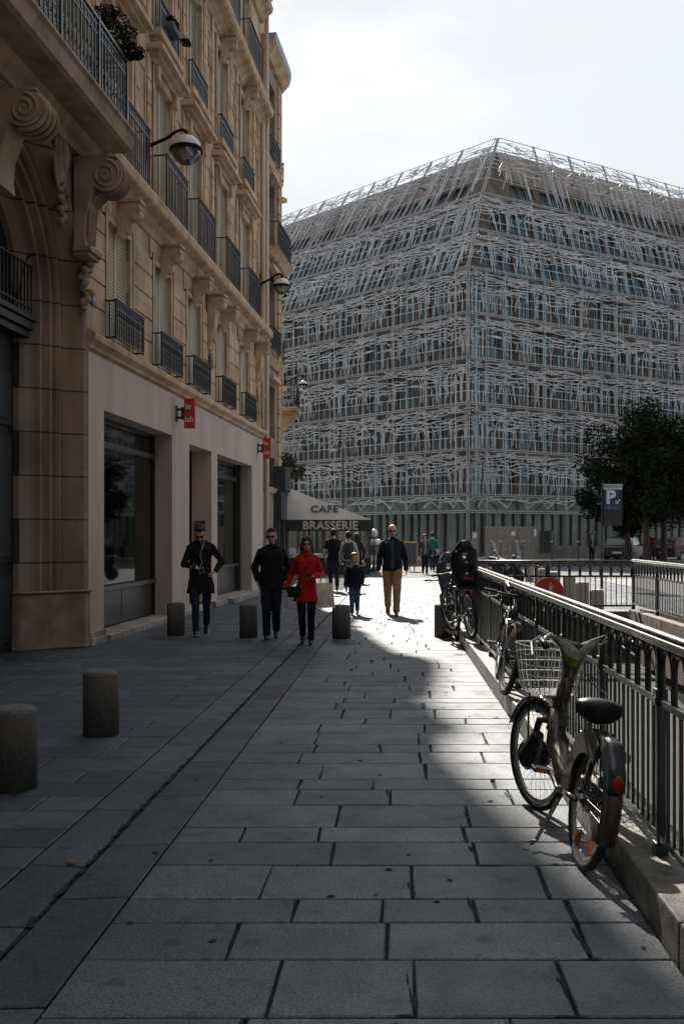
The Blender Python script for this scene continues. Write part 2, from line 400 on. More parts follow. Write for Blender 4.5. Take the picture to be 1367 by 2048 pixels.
sg.build('sidewalk', GRAN_D, kind='structure')
# cobbled road beyond the ramp, in rows of small setts
cb = Slabs(); Y = 17.75
mb = MB()
# ground sheet with a hole for the parking ramp
RXR = lambda Y: 4.36+.0445*Y
g = MB()
def gq(q, z=-.02): g.add([(x, y, z) for x, y in q], [(0, 1, 2, 3)])
gq([(-900, -60), (KX(-60), -60), (KX(17.3), 17.3), (-900, 17.3)])
gq([(RXR(-60)+.3, -60), (900, -60), (900, 17.3), (RXR(17.3)+.3, 17.3)])
gq([(-900, 17.3), (KX(17.3), 17.3), (RXR(17.3)+.3, 17.3), (900, 17.3), (900, 2200), (-900, 2200)][:0] or [(-900, 17.3), (900, 17.3), (900, 2200), (-900, 2200)])
g.build('ground', MORT, kind='structure')
r = MB()
r.add([(x, y, -.008) for x, y in [(RXR(17.3)+.4, -60), (60, -60), (60, 17.4), (RXR(17.3)+.4, 17.4)]], [(0, 1, 2, 3)])
r.add([(x, y, -.008) for x, y in [(9.1, 17.5), (60, 17.5), (60, 37.2), (9.1, 37.2)]], [(0, 1, 2, 3)])
r.add([(x, y, -.008) for x, y in [(-60, 37.4), (70, 37.4), (70, 58), (-60, 58)]], [(0, 1, 2, 3)], 1)
r.build('road', [mat('setts_road', (.17, .17, .165), .75, var=.35, scale=9, bump=.9, bscale=30), mat('shaded_asphalt_road', (.07, .075, .08), .85, var=.3, scale=2, bump=.5)], kind='structure')  # far asphalt is darkened to stand for the office building's shade
# far pavement in front of the lattice building
fp = MB(); fp.box(-60, 80, 58, 110, -.3, .11); fp.build('far_pavement', mat('far_paving', (.20, .20, .20), .7, var=.2, scale=2), kind='structure')
# ------------------------------------------------ railing plinth (kerb) and ramp
kb = MB()
Y = -2.0; segs = []
while Y < 17.2:
    e = min(Y+1.45, 17.3); segs.append((Y, e)); Y = e
for a, b_ in segs:
    kb.add([(KX(a+.004), a+.004, -.3), (KX(b_-.004), b_-.004, -.3), (RX(b_)+.19, b_-.004, -.3), (RX(a)+.19, a+.004, -.3),
            (KX(a+.004), a+.004, .17), (KX(b_-.004), b_-.004, .17), (RX(b_)+.19, b_-.004, .17), (RX(a)+.19, a+.004, .17)],
           [(3, 2, 1, 0), (4, 5, 6, 7), (0, 1, 5, 4), (1, 2, 6, 5), (2, 3, 7, 6), (3, 0, 4, 7)])
GRK = mat('kerb_granite', (.15, .14, .125), .6, var=.3, scale=14, bump=.5, bscale=120, detail=8)
kb.build('kerb', GRK, kind='structure', bevel=.012)
k2 = MB(); k2.box(RX(17)+.24, 5.5, 16.85, 17.3, -.3, .34); k2.build('ramp_head_kerb', GRK, kind='structure', bevel=.012)
k3 = MB()
Y = -2.0
while Y < 16.7:
    e = min(Y+1.2, 16.8)
    k3.add([(x, y, z) for z in (-.45, .38) for (x, y) in [(RXR(Y+.004)-.28, Y+.004), (RXR(e-.004)-.28, e-.004), (RXR(e)+.32, e-.004), (RXR(Y)+.32, Y+.004)]],
           [(3, 2, 1, 0), (4, 5, 6, 7), (0, 1, 5, 4), (1, 2, 6, 5), (2, 3, 7, 6), (3, 0, 4, 7)]); Y = e
k3.build('coping', mat('coping_stone', (.16, .125, .10), .75, var=.35, scale=8, bump=.5), kind='structure', bevel=.01)
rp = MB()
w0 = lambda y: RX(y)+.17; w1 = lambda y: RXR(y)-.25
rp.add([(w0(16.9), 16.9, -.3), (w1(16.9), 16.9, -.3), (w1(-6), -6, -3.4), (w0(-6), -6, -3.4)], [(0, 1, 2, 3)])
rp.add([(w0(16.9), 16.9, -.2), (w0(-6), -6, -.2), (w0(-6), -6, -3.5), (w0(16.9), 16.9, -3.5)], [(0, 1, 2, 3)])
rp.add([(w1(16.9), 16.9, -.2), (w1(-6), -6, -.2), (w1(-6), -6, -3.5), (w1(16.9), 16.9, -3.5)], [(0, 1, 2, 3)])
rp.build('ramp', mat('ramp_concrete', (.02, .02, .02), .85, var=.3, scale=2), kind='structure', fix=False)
# ============================================================ LEFT BUILDING (local frame: x out of the wall, y along it, z up)
THF = -math.atan(.1027)
B1 = thing('apartment_building', 'long tan limestone apartment building on the left with a shop at street level', 'building', (-5.312, 0, 0), THF)
F1 = lambda s, z, p: (p, s, z)
SE = 28.95    # end of building 1 along the facade
wc = [16.33, 18.85, 21.2, 23.87, 26.54]
wcL = [13.75, 11.2, 8.7, 6.2]
mb = MB()
# first floor (rusticated)
ops = [(c-.55, c+.55, 4.72, 6.6) for c in wc]
wall_grid(mb, F1, 14.7, SE, 4.4, 7.3, ops, .32)
opsA = [(c-.57, c+.57, 7.52, 10.0) for c in wc]+[(c-.57, c+.57, 7.62, 10.0) for c in wcL]
wall_grid(mb, F1, 3, SE, 7.3, 10.55, opsA, .34)
opsB = [(c-.57, c+.57, 10.85, 13.1) for c in wc+wcL]
wall_grid(mb, F1, 3, SE, 10.55, 13.7, opsB, .34)
opsC = [(c-.57, c+.57, 13.95, 16.1) for c in wc+wcL]
wall_grid(mb, F1, 3, SE, 13.7, 16.7, opsC, .34)
mb.add([(0, SE, 0), (-12, SE, 0), (-12, SE, 16.7), (0, SE, 16.7)], [(0, 1, 2, 3)])
mb.add([(0, 3, 0), (-12, 3, 0), (-12, 3, 16.7), (0, 3, 16.7)], [(0, 1, 2, 3)])
mb.add([(-.5, 3, 4.4), (-12, 3, 16.7), (-12, SE, 16.7), (-.5, SE, 4.4)][:0] or [(-12, 3, 0), (-12, SE, 0), (-12, SE, 16.7), (-12, 3, 16.7)], [(0, 1, 2, 3)])
mb.add([(-.9, 3, 4.3), (-.9, SE-.01, 4.3), (-.9, SE-.01, 16.6), (-.9, 3, 16.6)], [(0, 1, 2, 3)])   # dark core behind the openings
wall_o = mb.build('wall', STONE, B1, fix=False)
# rusticated courses of the first floor, with grooves between them
mb = MB()
zs = [4.70, 5.10, 5.50, 5.90, 6.30, 6.62, 6.98]
ed = [14.72]+[q for c in wc for q in (c-.72, c+.72)]+[SE-.02]
for j in range(0, len(ed), 2):
    mb = MB()
    for i in range(5): mb.box(0, .03, ed[j], ed[j+1], zs[i]+.012, zs[i+1]-.012)
    mb.build('rusticated_pier', STONE, B1, bevel=.008)
mb = MB()
for c in wc:   # flat arch voussoirs above lintels
    mb = MB()
    for t in range(-3, 4):
        if t == 0: continue
        a = c+t*.24; mb.prism([(a-.11, 6.68), (a+.11, 6.68), (a+.11+t*.012, 7.0), (a-.11+t*.012, 7.0)], 0, .03)
    mb.box(0, .028, c-.85, c+.85, 6.66, 6.68); mb.build('flat_arch', STONE, B1)
# door/window surrounds
mb = MB()
def surround(c, z0, z1, hw=.57, w=.16, p=.05):
    mb.box(0, p, c-hw-w, c-hw, z0, z1+w); mb.box(0, p, c+hw, c+hw+w, z0, z1+w); mb.box(0, p, c-hw, c+hw, z1, z1+w)
    mb.box(p, p+.02, c-hw-w-.03, c-hw-w+.03, z0, z1+w+.02); mb.box(p, p+.02, c+hw+w-.03, c+hw+w+.03, z0, z1+w+.02)
for c in wc+wcL:
    surround(c, 7.5, 10.0); surround(c, 10.85, 13.1); surround(c, 13.9, 16.1, w=.12)
for c in wc: surround(c, 4.72, 6.6, hw=.55, w=.14, p=.03)
# hooded cornices over floor A windows + ledges of floor B
for c in wc+wcL:
    for (p, z0, z1, hw) in ((.10, 10.18, 10.26, .84), (.20, 10.26, 10.33, .90), (.30, 10.33, 10.42, .98), (.26, 10.42, 10.46, .94)):
        mb.box(0, p, c-hw, c+hw, z0, z1)
    for (p, z0, z1, hw) in ((.12, 10.58, 10.66, .74), (.22, 10.66, 10.80, .80)): mb.box(0, p, c-hw, c+hw, z0, z1)
    for sgn in (-1, 1): mb.box(0, .14, c+sgn*.62-.07, c+sgn*.62+.07, 9.9, 10.18)
# pilaster strips with notched joints between the bays
for c in [(a+b)/2 for a, b in zip(wc[:-1], wc[1:])]+[14.95, 12.5, 9.95, 7.45, 28.15]:
    for off in (-.34, .34):
        for zb in (7.52, 10.85):
            z = zb
            while z < zb+2.5: mb.box(0, .045, c+off-.11, c+off+.11, z+.012, z+.44); z += .455
    # sunk panel frame
    for zb, zt in ((7.8, 9.9), (11.1, 13.0)):
        for a0, a1, b0, b1 in ((-.17, -.14, zb, zt), (.14, .17, zb, zt), (-.14, .14, zt-.03, zt), (-.14, .14, zb, zb+.03)):
            mb.box(0, .03, c+a0, c+a1, b0, b1)
    mb.ell((.03, c, 12.6), (.05, .09, .2), 8, 6); mb.ell((.03, c, 12.28), (.04, .06, .12), 8, 6)
mb.build('window_surround_mouldings', TRIM, B1, bevel=.006)
# string course and cornices
def cornice(prof, s0, s1, name, m, parent=B1):
    mbx = MB(); k = len(prof)
    vs = [(p, s0, z) for p, z in prof]+[(p, s1, z) for p, z in prof]
    fs = [(i, i+1, k+i+1, k+i) for i in range(k-1)]+[tuple(range(k)), tuple(range(2*k-1, k-1, -1))]
    mbx.add(vs, fs); return mbx.build(name, m, parent, bevel=.004)
cornice([(-.02, 4.32), (.04, 4.32), (.05, 4.38), (.10, 4.41), (.11, 4.46), (.19, 4.52), (.20, 4.60), (.17, 4.63), (.0, 4.69), (-.02, 4.69)], 14.72, SE, 'shop_cornice', TRIM)
cornice([(-.02, 7.0), (.05, 7.02), (.07, 7.10), (.14, 7.18), (.16, 7.26), (.33, 7.30), (.36, 7.33), (.38, 7.46), (.36, 7.50), (-.02, 7.52)], 14.9, SE, 'balcony_slab', TRIM)
cornice([(-.02, 13.42), (.05, 13.44), (.08, 13.52), (.18, 13.62), (.34, 13.66), (.38, 13.70), (.40, 13.86), (.36, 13.9), (-.02, 13.92)], 3, SE, 'balcony_slab', TRIM)
cornice([(-.02, 16.4), (.08, 16.42), (.2, 16.6), (.35, 16.7), (.38, 16.82), (.0, 16.9)], 3, SE, 'roof_cornice', TRIM)
mb = MB(); mb.box(-12, -.01, 3, SE-.01, 16.7, 22.0, 0); mb.build('attic', STONE, B1)  # raised above the frame to cast shade on the near pavement
mb = MB(); mb.prism([(0.1, 22.0), (-1.2, 23.4), (-6, 24), (-12, 22.0)], 3, SE, 'xz')
mb.build('roof', ZINC, B1)
# scroll consoles
def console_mb(w=.24, p=.34, h=.55, n=16):
    m = MB(); pts = []
    # side profile in (x out, z down from 0)
    prof = [(0, 0), (p, 0), (p+.02, -.03), (p+.03, -.10)]
    for i in range(9): a = pi/2-pi*1.15*i/8; prof.append((p-.08+.12*cos(a), -.17+.11*sin(a)*1.0))
    prof += [(p*.45, -h*.55), (p*.36, -h*.75), (p*.30, -h*.9), (.05, -h), (0, -h)]
    m.prism(prof, -w/2, w/2, 'xz')
    for sgn in (-1, 1):
        sp = [(x, sgn*(w/2+.004), z) for (x, y, z) in spiral((p-.08, 0, -.17), .095, 1.6, 'xz', 18)]
        m.tube(sp, .010, 5)
    for q in (-.3, 0, .3): m.box(p*.3, p*.42+.02, q*w-.018, q*w+.018, -h*.86, -h*.45)
    m.box(-.0, p+.05, -w/2-.03, w/2+.03, -.0, .05)
    return m
con = console_mb().build('console', TRIM, B1, bevel=.005); con.location = (.02, wc[0], 7.02)
for c in wc[1:]: copyobj(con, B1, (.02, c, 7.02))
for c in wc+wcL: copyobj(con, B1, (.02, c, 13.46))
big = console_mb(.34, .34, 1.2); 
for t in range(5): big.ell((.06, 0, -1.28-.07*t), (.06, .10-.016*t, .06), 8, 6)
big = big.build('long_console', TRIM, B1, bevel=.006); big.location = (.02, 22.55, 6.98)
copyobj(big, B1, (.02, 28.2, 6.98))
# ------------------------------------------------ windows (frame, shutter, railing)
def shutter_mb(w, h, slat=.055, louver=True):
    m = MB(); m.box(-.03, .0, -w/2, w/2, 0, h)
    z = .05
    while z < h-.05: m.add([(.0, -w/2+.05, z), (.0, w/2-.05, z), (.022, w/2-.05, z-.012), (.022, -w/2+.05, z-.012), (.0, -w/2+.05, z+slat*.8), (.0, w/2-.05, z+slat*.8)], [(0, 1, 2, 3), (3, 2, 5, 4)]); z += slat
    for a, b in ((-w/2, -w/2+.05), (w/2-.05, w/2), (-.03, .03)): m.box(0, .03, a, b, 0, h)
    return m
def frame_mb(w, h):
    m = MB(); m.box(-.06, -.005, -w/2, -w/2+.06, 0, h); m.box(-.06, -.005, w/2-.06, w/2, 0, h); m.box(-.06, -.005, -w/2+.06, w/2-.06, h-.06, h); m.box(-.06, .0, -w/2+.06, w/2-.06, 0, .05); m.box(-.05, -.01, -.04, .04, .05, h-.06)
    return m
def railing_mb(w, h, dep=.16, bars=.085, curl=True, tall=False):
    m = MB(); hw = w/2
    for z in (0.03, h*.80 if not tall else h*.86, h): m.box(dep-.014, dep+.014, -hw, hw, z-.012, z+.012)
    m.box(dep-.02, dep+.03, -hw-.01, hw+.01, h+.012, h+.03)
    for sgn in (-1, 1):
        for z in (.03, h): m.box(.0, dep, sgn*hw-.012, sgn*hw+.012, z-.012, z+.012)
        m.box(dep-.014, dep+.014, sgn*hw-.014, sgn*hw+.014, 0, h+.02)
        m.box(dep*.45, dep*.45+.014, sgn*hw-.007, sgn*hw+.007, 0, h)
    n = max(2, int(w/bars))
    for i in range(1, n):
        y = -hw+w*i/n; m.box(dep-.008, dep+.008, y-.008, y+.008, .03, h)
        if curl:
            c0 = y-w/n/2
            for zc, r0, dr in ((.12, .032, 1), (.22, .028, -1), (h*.90, .03, 1)):
                m.tube(spiral((dep, c0, zc), r0, .9, 'yz', 7, dr, pi/2*dr), .006, 3, cap=False)
            if not tall: m.tube([(dep, c0, .3), (dep, c0+.03, .36), (dep, c0-.03, .44), (dep, c0, h*.78)], .006, 3, cap=False)
    return m
m_sh1 = shutter_mb(1.1, 1.88).mesh('shutter'); m_sh1.materials.append(SHUT)
m_shA = shutter_mb(1.14, 2.5).mesh('shutter'); m_shA.materials.append(SHUT)
m_shB = shutter_mb(1.14, 2.25).mesh('shutter'); m_shB.materials.append(SHUT)
for k_, m_, w_, h_ in (('1', m_sh1, 1.1, 1.88), ('A', m_shA, 1.14, 2.5), ('B', m_shB, 1.14, 2.25)): pass
fr1 = frame_mb(1.1, 1.88).mesh('window_frame'); frA = frame_mb(1.14, 2.5).mesh('window_frame'); frB = frame_mb(1.14, 2.25).mesh('window_frame')
for q in (fr1, frA, frB): q.materials.append(WHITEP)
rl1 = railing_mb(1.42, .60, .2).mesh('railing'); rl1.materials.append(IRON)
rlA = railing_mb(1.45, .98, .30, tall=True, bars=.1).mesh('railing'); rlA.materials.append(IRONB)
rlB = railing_mb(1.3, .58, .15).mesh('railing'); rlB.materials.append(IRONB)
def window(c, z, fr, sh, rl, dep, rz=0.0):
    f = bpy.data.objects.new('window', fr); C.objects.link(f); f.parent = B1; f.location = (-.10, c, z)
    s_ = bpy.data.objects.new('shutter', sh); C.objects.link(s_); s_.parent = f; s_.location = (.02, 0, 0)
    if rl: r_ = bpy.data.objects.new('railing', rl); C.objects.link(r_); r_.parent = f; r_.location = (.10, 0, rz)
for c in wc:
    window(c, 4.72, fr1, m_sh1, rl1, .30, -.03)
    window(c, 7.52, frA, m_shA, rlA, .32, .0)
for c in wcL: window(c, 7.62, frA, m_shA, None, .32)
for c in wc+wcL:
    window(c, 10.85, frB, m_shB, rlB, .32, -.05); window(c, 13.95, frB, m_shB, rlA, .32, 0)
# iron balcony ledge runs behind the first-floor railings
# ------------------------------------------------ shop front
mb = MB()
sY = lambda px: 10577/(888-px)*1.0052
P0, P1 = 14.72, 15.33
so_ = [(sY(197), sY(335), .06, 3.55), (sY(370), sY(415), .08, 3.5), (sY(427), sY(497), .10, 3.5)]
wall_grid(mb, lambda s, z, p: (.09+p, s, z), P0, SE-.1, .0, 4.34, so_, .45)
mb.add([(.09, P0, 0), (-.3, P0, 0), (-.3, P0, 4.34), (.09, P0, 4.34)], [(0, 1, 2, 3)])
mb.add([(.09, SE-.1, 0), (-.3, SE-.1, 0), (-.3, SE-.1, 4.34), (.09, SE-.1, 4.34)], [(0, 1, 2, 3)])
mb.build('shop_surround', SHOP, B1, fix=False)
mb = MB(); mb.box(0, .16, P0-.02, sY(197)+.0, 0, .11); mb.box(.09, .13, P0, sY(197), .11, .2)
mb.box(-.3, .2, sY(197), sY(335), 0, .10); mb.box(0, .16, sY(335), sY(366), 0, .11); mb.box(-.4, .20, sY(415), sY(500), 0, .13); mb.box(-.4, .35, sY(440), sY(492), .0, .12); mb.box(0, .15, sY(500), SE-.1, 0, .11)
mb.build('shop_step', mat('step_stone', (.33, .28, .24), .7, var=.3, scale=5, bump=.3), B1, bevel=.008)
def shopwin(a, b, z0, z1, sill, trans, mulls):
    f = MB(); X = -.28
    f.box(X-.04, X+.04, a, a+.07, z0, z1); f.box(X-.04, X+.04, b-.07, b, z0, z1); f.box(X-.04, X+.04, a+.07, b-.07, z1-.07, z1)
    f.box(X-.04, X+.05, a+.07, b-.07, trans-.05, trans+.05); f.box(X-.04, X+.09, a+.07, b-.07, sill-.04, sill+.04)
    for q in mulls: f.box(X-.03, X+.03, q-.03, q+.03, sill+.04, z1-.07)
    o = f.build('shop_window', BLACKP, B1, bevel=.004)
    p = MB(); p.box(X-.02, X+.0, a+.07, b-.07, z0, sill-.04)
    n = 2
    for i in range(n): p.box(X, X+.015, a+.1+(b-a-.2)*i/n, a+.07+(b-a-.2)*(i+1)/n, z0+.03, sill-.07)
    p.build('stall_riser', BLACKP, o)
    gl_ = MB(); gl_.box(X-.01, X+.0, a+.07, b-.07, sill+.04, z1-.07); gl_.build('pane', SHOPG, o)
    return o
w1o = shopwin(so_[0][0], so_[0][1], .12, 3.55, .76, 3.12, [])
w2o = shopwin(so_[2][0], so_[2][1]-.35, .14, 3.5, .84, 3.1, [24.0])
# interior seen through the glass
mb = MB(); a, b = 15.3, 28.0
mb.box(-5.2, -.5, a, b, .3, .34, 0); mb.box(-3.3, -3.2, a, b, .3, 3.9, 1); mb.box(-5.2, -.5, a-.1, a, .3, 3.9, 1); mb.box(-5.2, -.5, b, b+.1, .3, 3.9, 1); mb.box(-5.2, -.46, a, b, 3.9, 4.0, 1)
mb.box(-5.2, -.5, 19.2, 22.9, .34, 3.9, 1)
mb.build('shop_interior', [mat('shop_floor', (.65, .64, .58), .4, var=.1), mat('shop_wall', (.16, .18, .17), .8, var=.2)], B1)
mb = MB()
for y, x in ((16.9, -1.3), (17.9, -2.6), (25.0, -1.3), (24.2, -2.5)): mb.lathe([(.13, .34), (.11, .5), (.10, 3.9)], (x, y, 0), 14)
mb.build('interior_column', mat('column_paint', (.75, .8, .75), .5), B1, smooth=True)
mb = MB(); mb.box(-1.2, -.55, 17.6, 19.0, .35, 1.0); mb.box(-1.15, -1.05, 17.6, 19.0, 1.0, 3.1); mb.build('display_panel', mat('display_white', (.65, .68, .62), .6), B1)
# second-window display board seen through the glass, with a wooden frame
mb = MB(); mb.box(-.40, -.37, 25.1, 25.9, .95, 1.75, 0); mb.box(-.37, -.35, 25.06, 25.94, .9, .95, 1); mb.box(-.37, -.35, 25.06, 25.94, 1.75, 1.8, 1); mb.box(-.37, -.35, 25.06, 25.1, .95, 1.75, 1); mb.box(-.37, -.35, 25.9, 25.94, .95, 1.75, 1)
mb.build('menu_board', [mat('chalkboard', (.03, .035, .04), .7, var=.5, scale=60), mat('light_wood', (.35, .2, .09), .6)], B1)
# lettering on the glass
LB = Matrix.Rotation(pi/2, 4, 'Z') @ FACE      # readable from outside (+x), text runs along +y
text('window_lettering', 'bar', .26, WHITEP, w1o, T(-.272, 15.72, .92) @ LB, .002, .006)
mb = MB(); mb.lathe([(.19, 0), (.19, .004)], (-.276, 15.55, 1.32), 28, axis='x'); mb.build('green_disc', mat('green_vinyl', (.02, .14, .05), .5), w1o)
mb = MB(); mb.lathe([(.14, 0), (.14, .004)], (-.270, 15.55, 1.32), 28, axis='x'); mb.build('pale_disc', WHITEP, w1o)
text('window_lettering', 'exquisit\u00e9s', .34, mat('black_vinyl', (.02, .02, .02), .5), w1o, T(-.35, 17.2, 2.0) @ LB @ Matrix.Scale(-1, 4, V((1, 0, 0))), .002, .008)
# doorway recess with intercom
mb = MB(); a, b = so_[1][0], so_[1][1]
mb.box(-.62, -.45, a+.0, b, .08, 3.5)
o = mb.build('doorway_recess', TRIM, B1)
mb = MB(); mb.box(-.46, -.42, a+.25, b-.3, .1, 2.5, 0); mb.box(-.42, -.40, a+.35, b-.4, .2, 1.1, 0); mb.box(-.42, -.40, a+.35, b-.4, 1.25, 2.35, 0)
mb.build('entrance_door', mat('brown_door', (.10, .06, .035), .5, var=.3, scale=4), B1, bevel=.006)
mb = MB(); mb.box(-.2, -.165, 22.35-.02, 22.35, 1.45, 1.95); mb.M = None
o = MB(); o.box(-.30, -.06, b-.02, b+.0, 1.4, 1.95, 0)
for i in range(4): o.lathe([(.012, -.012), (.012, -.002)], (-.18, b-.02, 1.5+.1*i), 8, axis='y')
o.build('intercom_plate', mat('brass', (.35, .22, .08), .35, .8, var=.3), B1)
# rest door at the right of shop window 2
mb = MB(); a, b = so_[2][1]-.33, so_[2][1]
for q in (a, a+.1, a+.2): mb.box(-.36, -.2, q, q+.05, .14, 3.5)
mb.build('folded_shutter_frame', BLACKP, B1)
# ------------------------------------------------ drainpipes
def pipe(s_, p, z0, z1, r=.06):
    m = MB(); m.lathe([(r, z0), (r, z1)], (p, s_, 0), 14)
    z = z0+.9
    while z < z1: m.lathe([(r, z-.07), (r+.014, z-.06), (r+.014, z+.05), (r, z+.06)], (p, s_, 0), 14); m.box(p-.12, p, s_-.02, s_+.02, z-.02, z+.02); z += 2.1
    return m.build('drainpipe', PIPE, B1, smooth=False)
pipe(28.55, .14, 4.7, 7.0, .055); pipe(28.62, .14, 7.5, 13.42, .055); pipe(29.08, .16, .2, 17.2, .065)
mb = MB(); mb.box(.02, .32, 28.93, 29.23, 17.2, 17.5); mb.prism([(28.98, 17.05), (29.18, 17.05), (29.23, 17.2), (28.93, 17.2)], .06, .28); mb.build('rain_hopper', ZINC, B1)
# ------------------------------------------------ portal (left): splayed arch, pier, door, big balcony
cs, zsp = 12.4, 4.9
prof = [(2.21, -.02), (2.21, .06), (2.18, .06), (2.06, -.20), (2.05, -.26), (2.01, -.24), (1.985, -.20), (1.95, -.20), (1.935, -.25), (1.94, -.31), (1.90, -.33), (1.875, -.29), (1.845, -.30), (1.84, -.38), (1.83, -.43), (1.79, -.43), (1.765, -.39), (1.74, -.41), (1.735, -.49), (1.72, -.54), (1.62, -.64), (1.60, -.66), (1.60, -.78)]
mb = MB(); path = []
def pt(r, t):      # t 0..1 arch, left jamb negative
    a = pi*t; return (cs+r*cos(a), zsp+r*sin(a))
rows = []
for z in [0.82+i*(zsp-.82)/7 for i in range(7)]: rows.append([(p, cs+r, z) for r, p in prof])
for i in range(25): rows.append([(p, *pt(r, i/24)) for r, p in prof])
for z in [zsp-(i)*(zsp-.82)/7 for i in range(1, 8)]: rows.append([(p, cs-r, z) for r, p in prof])
k = len(prof); vs = [q for rw in rows for q in rw]
mb.add(vs, [(i*k+j, (i+1)*k+j, (i+1)*k+j+1, i*k+j+1) for i in range(len(rows)-1) for j in range(k-1)])
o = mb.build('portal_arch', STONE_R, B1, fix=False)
# wedge joints: thin dark recesses are given by real voussoir ribs
mb = MB()
for sgn in (1, -1):
    pr = [(cs+sgn*2.30, -.3), (cs+sgn*2.30, .13), (cs+sgn*2.15, .11), (cs+sgn*2.02, -.15), (cs+sgn*1.72, -.42), (cs+sgn*1.55, -.62), (cs+sgn*1.55, -.9), (cs+sgn*2.30, -.9)]
    mb = MB(); mb.prism([(p, s_) for s_, p in pr], 0, .80, 'xy')
    pr2 = [(cs+sgn*2.31, -.3), (cs+sgn*2.31, .16), (cs+sgn*2.14, .14), (cs+sgn*2.00, -.13), (cs+sgn*1.70, -.40), (cs+sgn*1.53, -.6), (cs+sgn*1.53, -.9), (cs+sgn*2.31, -.9)]
    mb.prism([(p, s_) for s_, p in pr2], .80, .84, 'xy')
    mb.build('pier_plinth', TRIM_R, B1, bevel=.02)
# pier face strip between arch and shop + spandrel wall
mb = MB()
mb.box(-.3, .07, cs+2.21, 14.72, .84, 7.3)
STEPS = 14
for sgn in (1, -1):
    for i in range(STEPS):
        a0, a1 = pi/2*i/STEPS, pi/2*(i+1)/STEPS
        x0, z0 = cs+sgn*2.20*cos(a0), zsp+2.20*sin(a0); x1, z1 = cs+sgn*2.20*cos(a1), zsp+2.20*sin(a1)
        mb.add([(.0, x0, z0), (.0, x1, z1), (.0, x1, 7.55), (.0, x0, 7.55)], [(0, 1, 2, 3)])
mb.box(-.3, .05, 3, cs-2.21, .0, 7.3)
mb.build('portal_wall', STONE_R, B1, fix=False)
# mortar joints on the pier front (real thin grooves shown as narrow dark lips)
mb = MB()
for i in range(11):
    z = 1.5+.56*i
    mb.box(.02, .072, cs+2.22, 14.715, z, z+.008)
mb.build('pier_joints', mat('joint_dark', (.06, .045, .035), .95), B1)
# carved cartouche beside the arch
mb = MB(); mb.ell((.03, 13.75, 6.80), (.10, .16, .34), 14, 10); mb.ell((.10, 13.75, 6.83), (.07, .09, .22), 12, 8)
mb.tube([(.04, 13.75+.2*cos(t/16*2*pi), 6.80+.42*sin(t/16*2*pi)) for t in range(16)], .03, 6, closed=True)
for t in range(5): mb.ell((.03, 13.85+(.05 if t % 2 else -.05), 6.28-.08*t), (.06, .07-.008*t, .06), 8, 6)
mb.build('cartouche', TRIM_R, B1, smooth=True)
# big console under the balcony
mb = MB(); cw = .42
P = [(0, 0), (.60, 0), (.62, -.04)]
for i in range(15): a = pi/2-pi*1.25*i/14; P.append((.46+.24*cos(a), -.28+.24*sin(a)))
P += [(.24, -.62), (.17, -.85), (.15, -1.1), (.17, -1.28), (0, -1.28)]
mb.prism(P, -cw/2, cw/2, 'xz')
for sgn in (-1, 1): mb.tube([(x, sgn*(cw/2), z) for (x, y, z) in spiral((.46, 0, -.28), .21, 2.1, 'xz', 34, -1, pi/2, .12)], .022, 6)
for q in (-.32, -.16, 0, .16, .32): mb.tube([(.46+.255*cos(a), q*cw, -.28+.255*sin(a)) for a in [1.4-i*.33 for i in range(11)]]+[(.21, q*cw, -.68), (.185, q*cw, -1.2)], .018, 5)
mb.box(0, .26, -cw/2-.03, cw/2+.03, -1.36, -1.28); mb.box(0, .22, -cw/2-.01, cw/2+.01, -1.42, -1.36)
bc = mb.build('balcony_console', TRIM_R, B1, bevel=.006); bc.location = (.06, 14.42, 7.02)
c2_ = copyobj(bc, B1, (.06, 9.3, 7.02)); copyobj(bc, B1, (.06, 13.0, 7.3)) if False else None
mb = MB(); rr = random.Random(5)      # carved fruit pendant
for i in range(26):
    z = 5.58-.7*(i/26)**.9; wv = .13*(1-(i/26))+.03
    mb.ell((.13+rr.uniform(-.03, .06), 14.45+rr.uniform(-wv, wv), z), (.055, .05, .05), 8, 6)
mb.build('carved_pendant', TRIM_R, B1, smooth=True)
# middle modillions of the big balcony, wide scroll at arch keystone
mb = MB(); P2 = [(x*1.0, z*.85) for x, z in P]
mb.prism(P2, -.22, .22, 'xz')
for q in (-.18, -.06, .06, .18): mb.tube([(.46+.25*cos(a), q, -.25+.22*sin(a)) for a in [1.4-i*.33 for i in range(11)]], .03, 5)
for sgn in (-1, 1): mb.tube([(x, sgn*.22, z) for (x, y, z) in spiral((.46, 0, -.24), .18, 2.1, 'xz', 30, -1, pi/2, .12)], .025, 6)
ks = mb.build('arch_keystone', TRIM_R, B1, bevel=.006); ks.location = (.04, 11.72, 6.76)
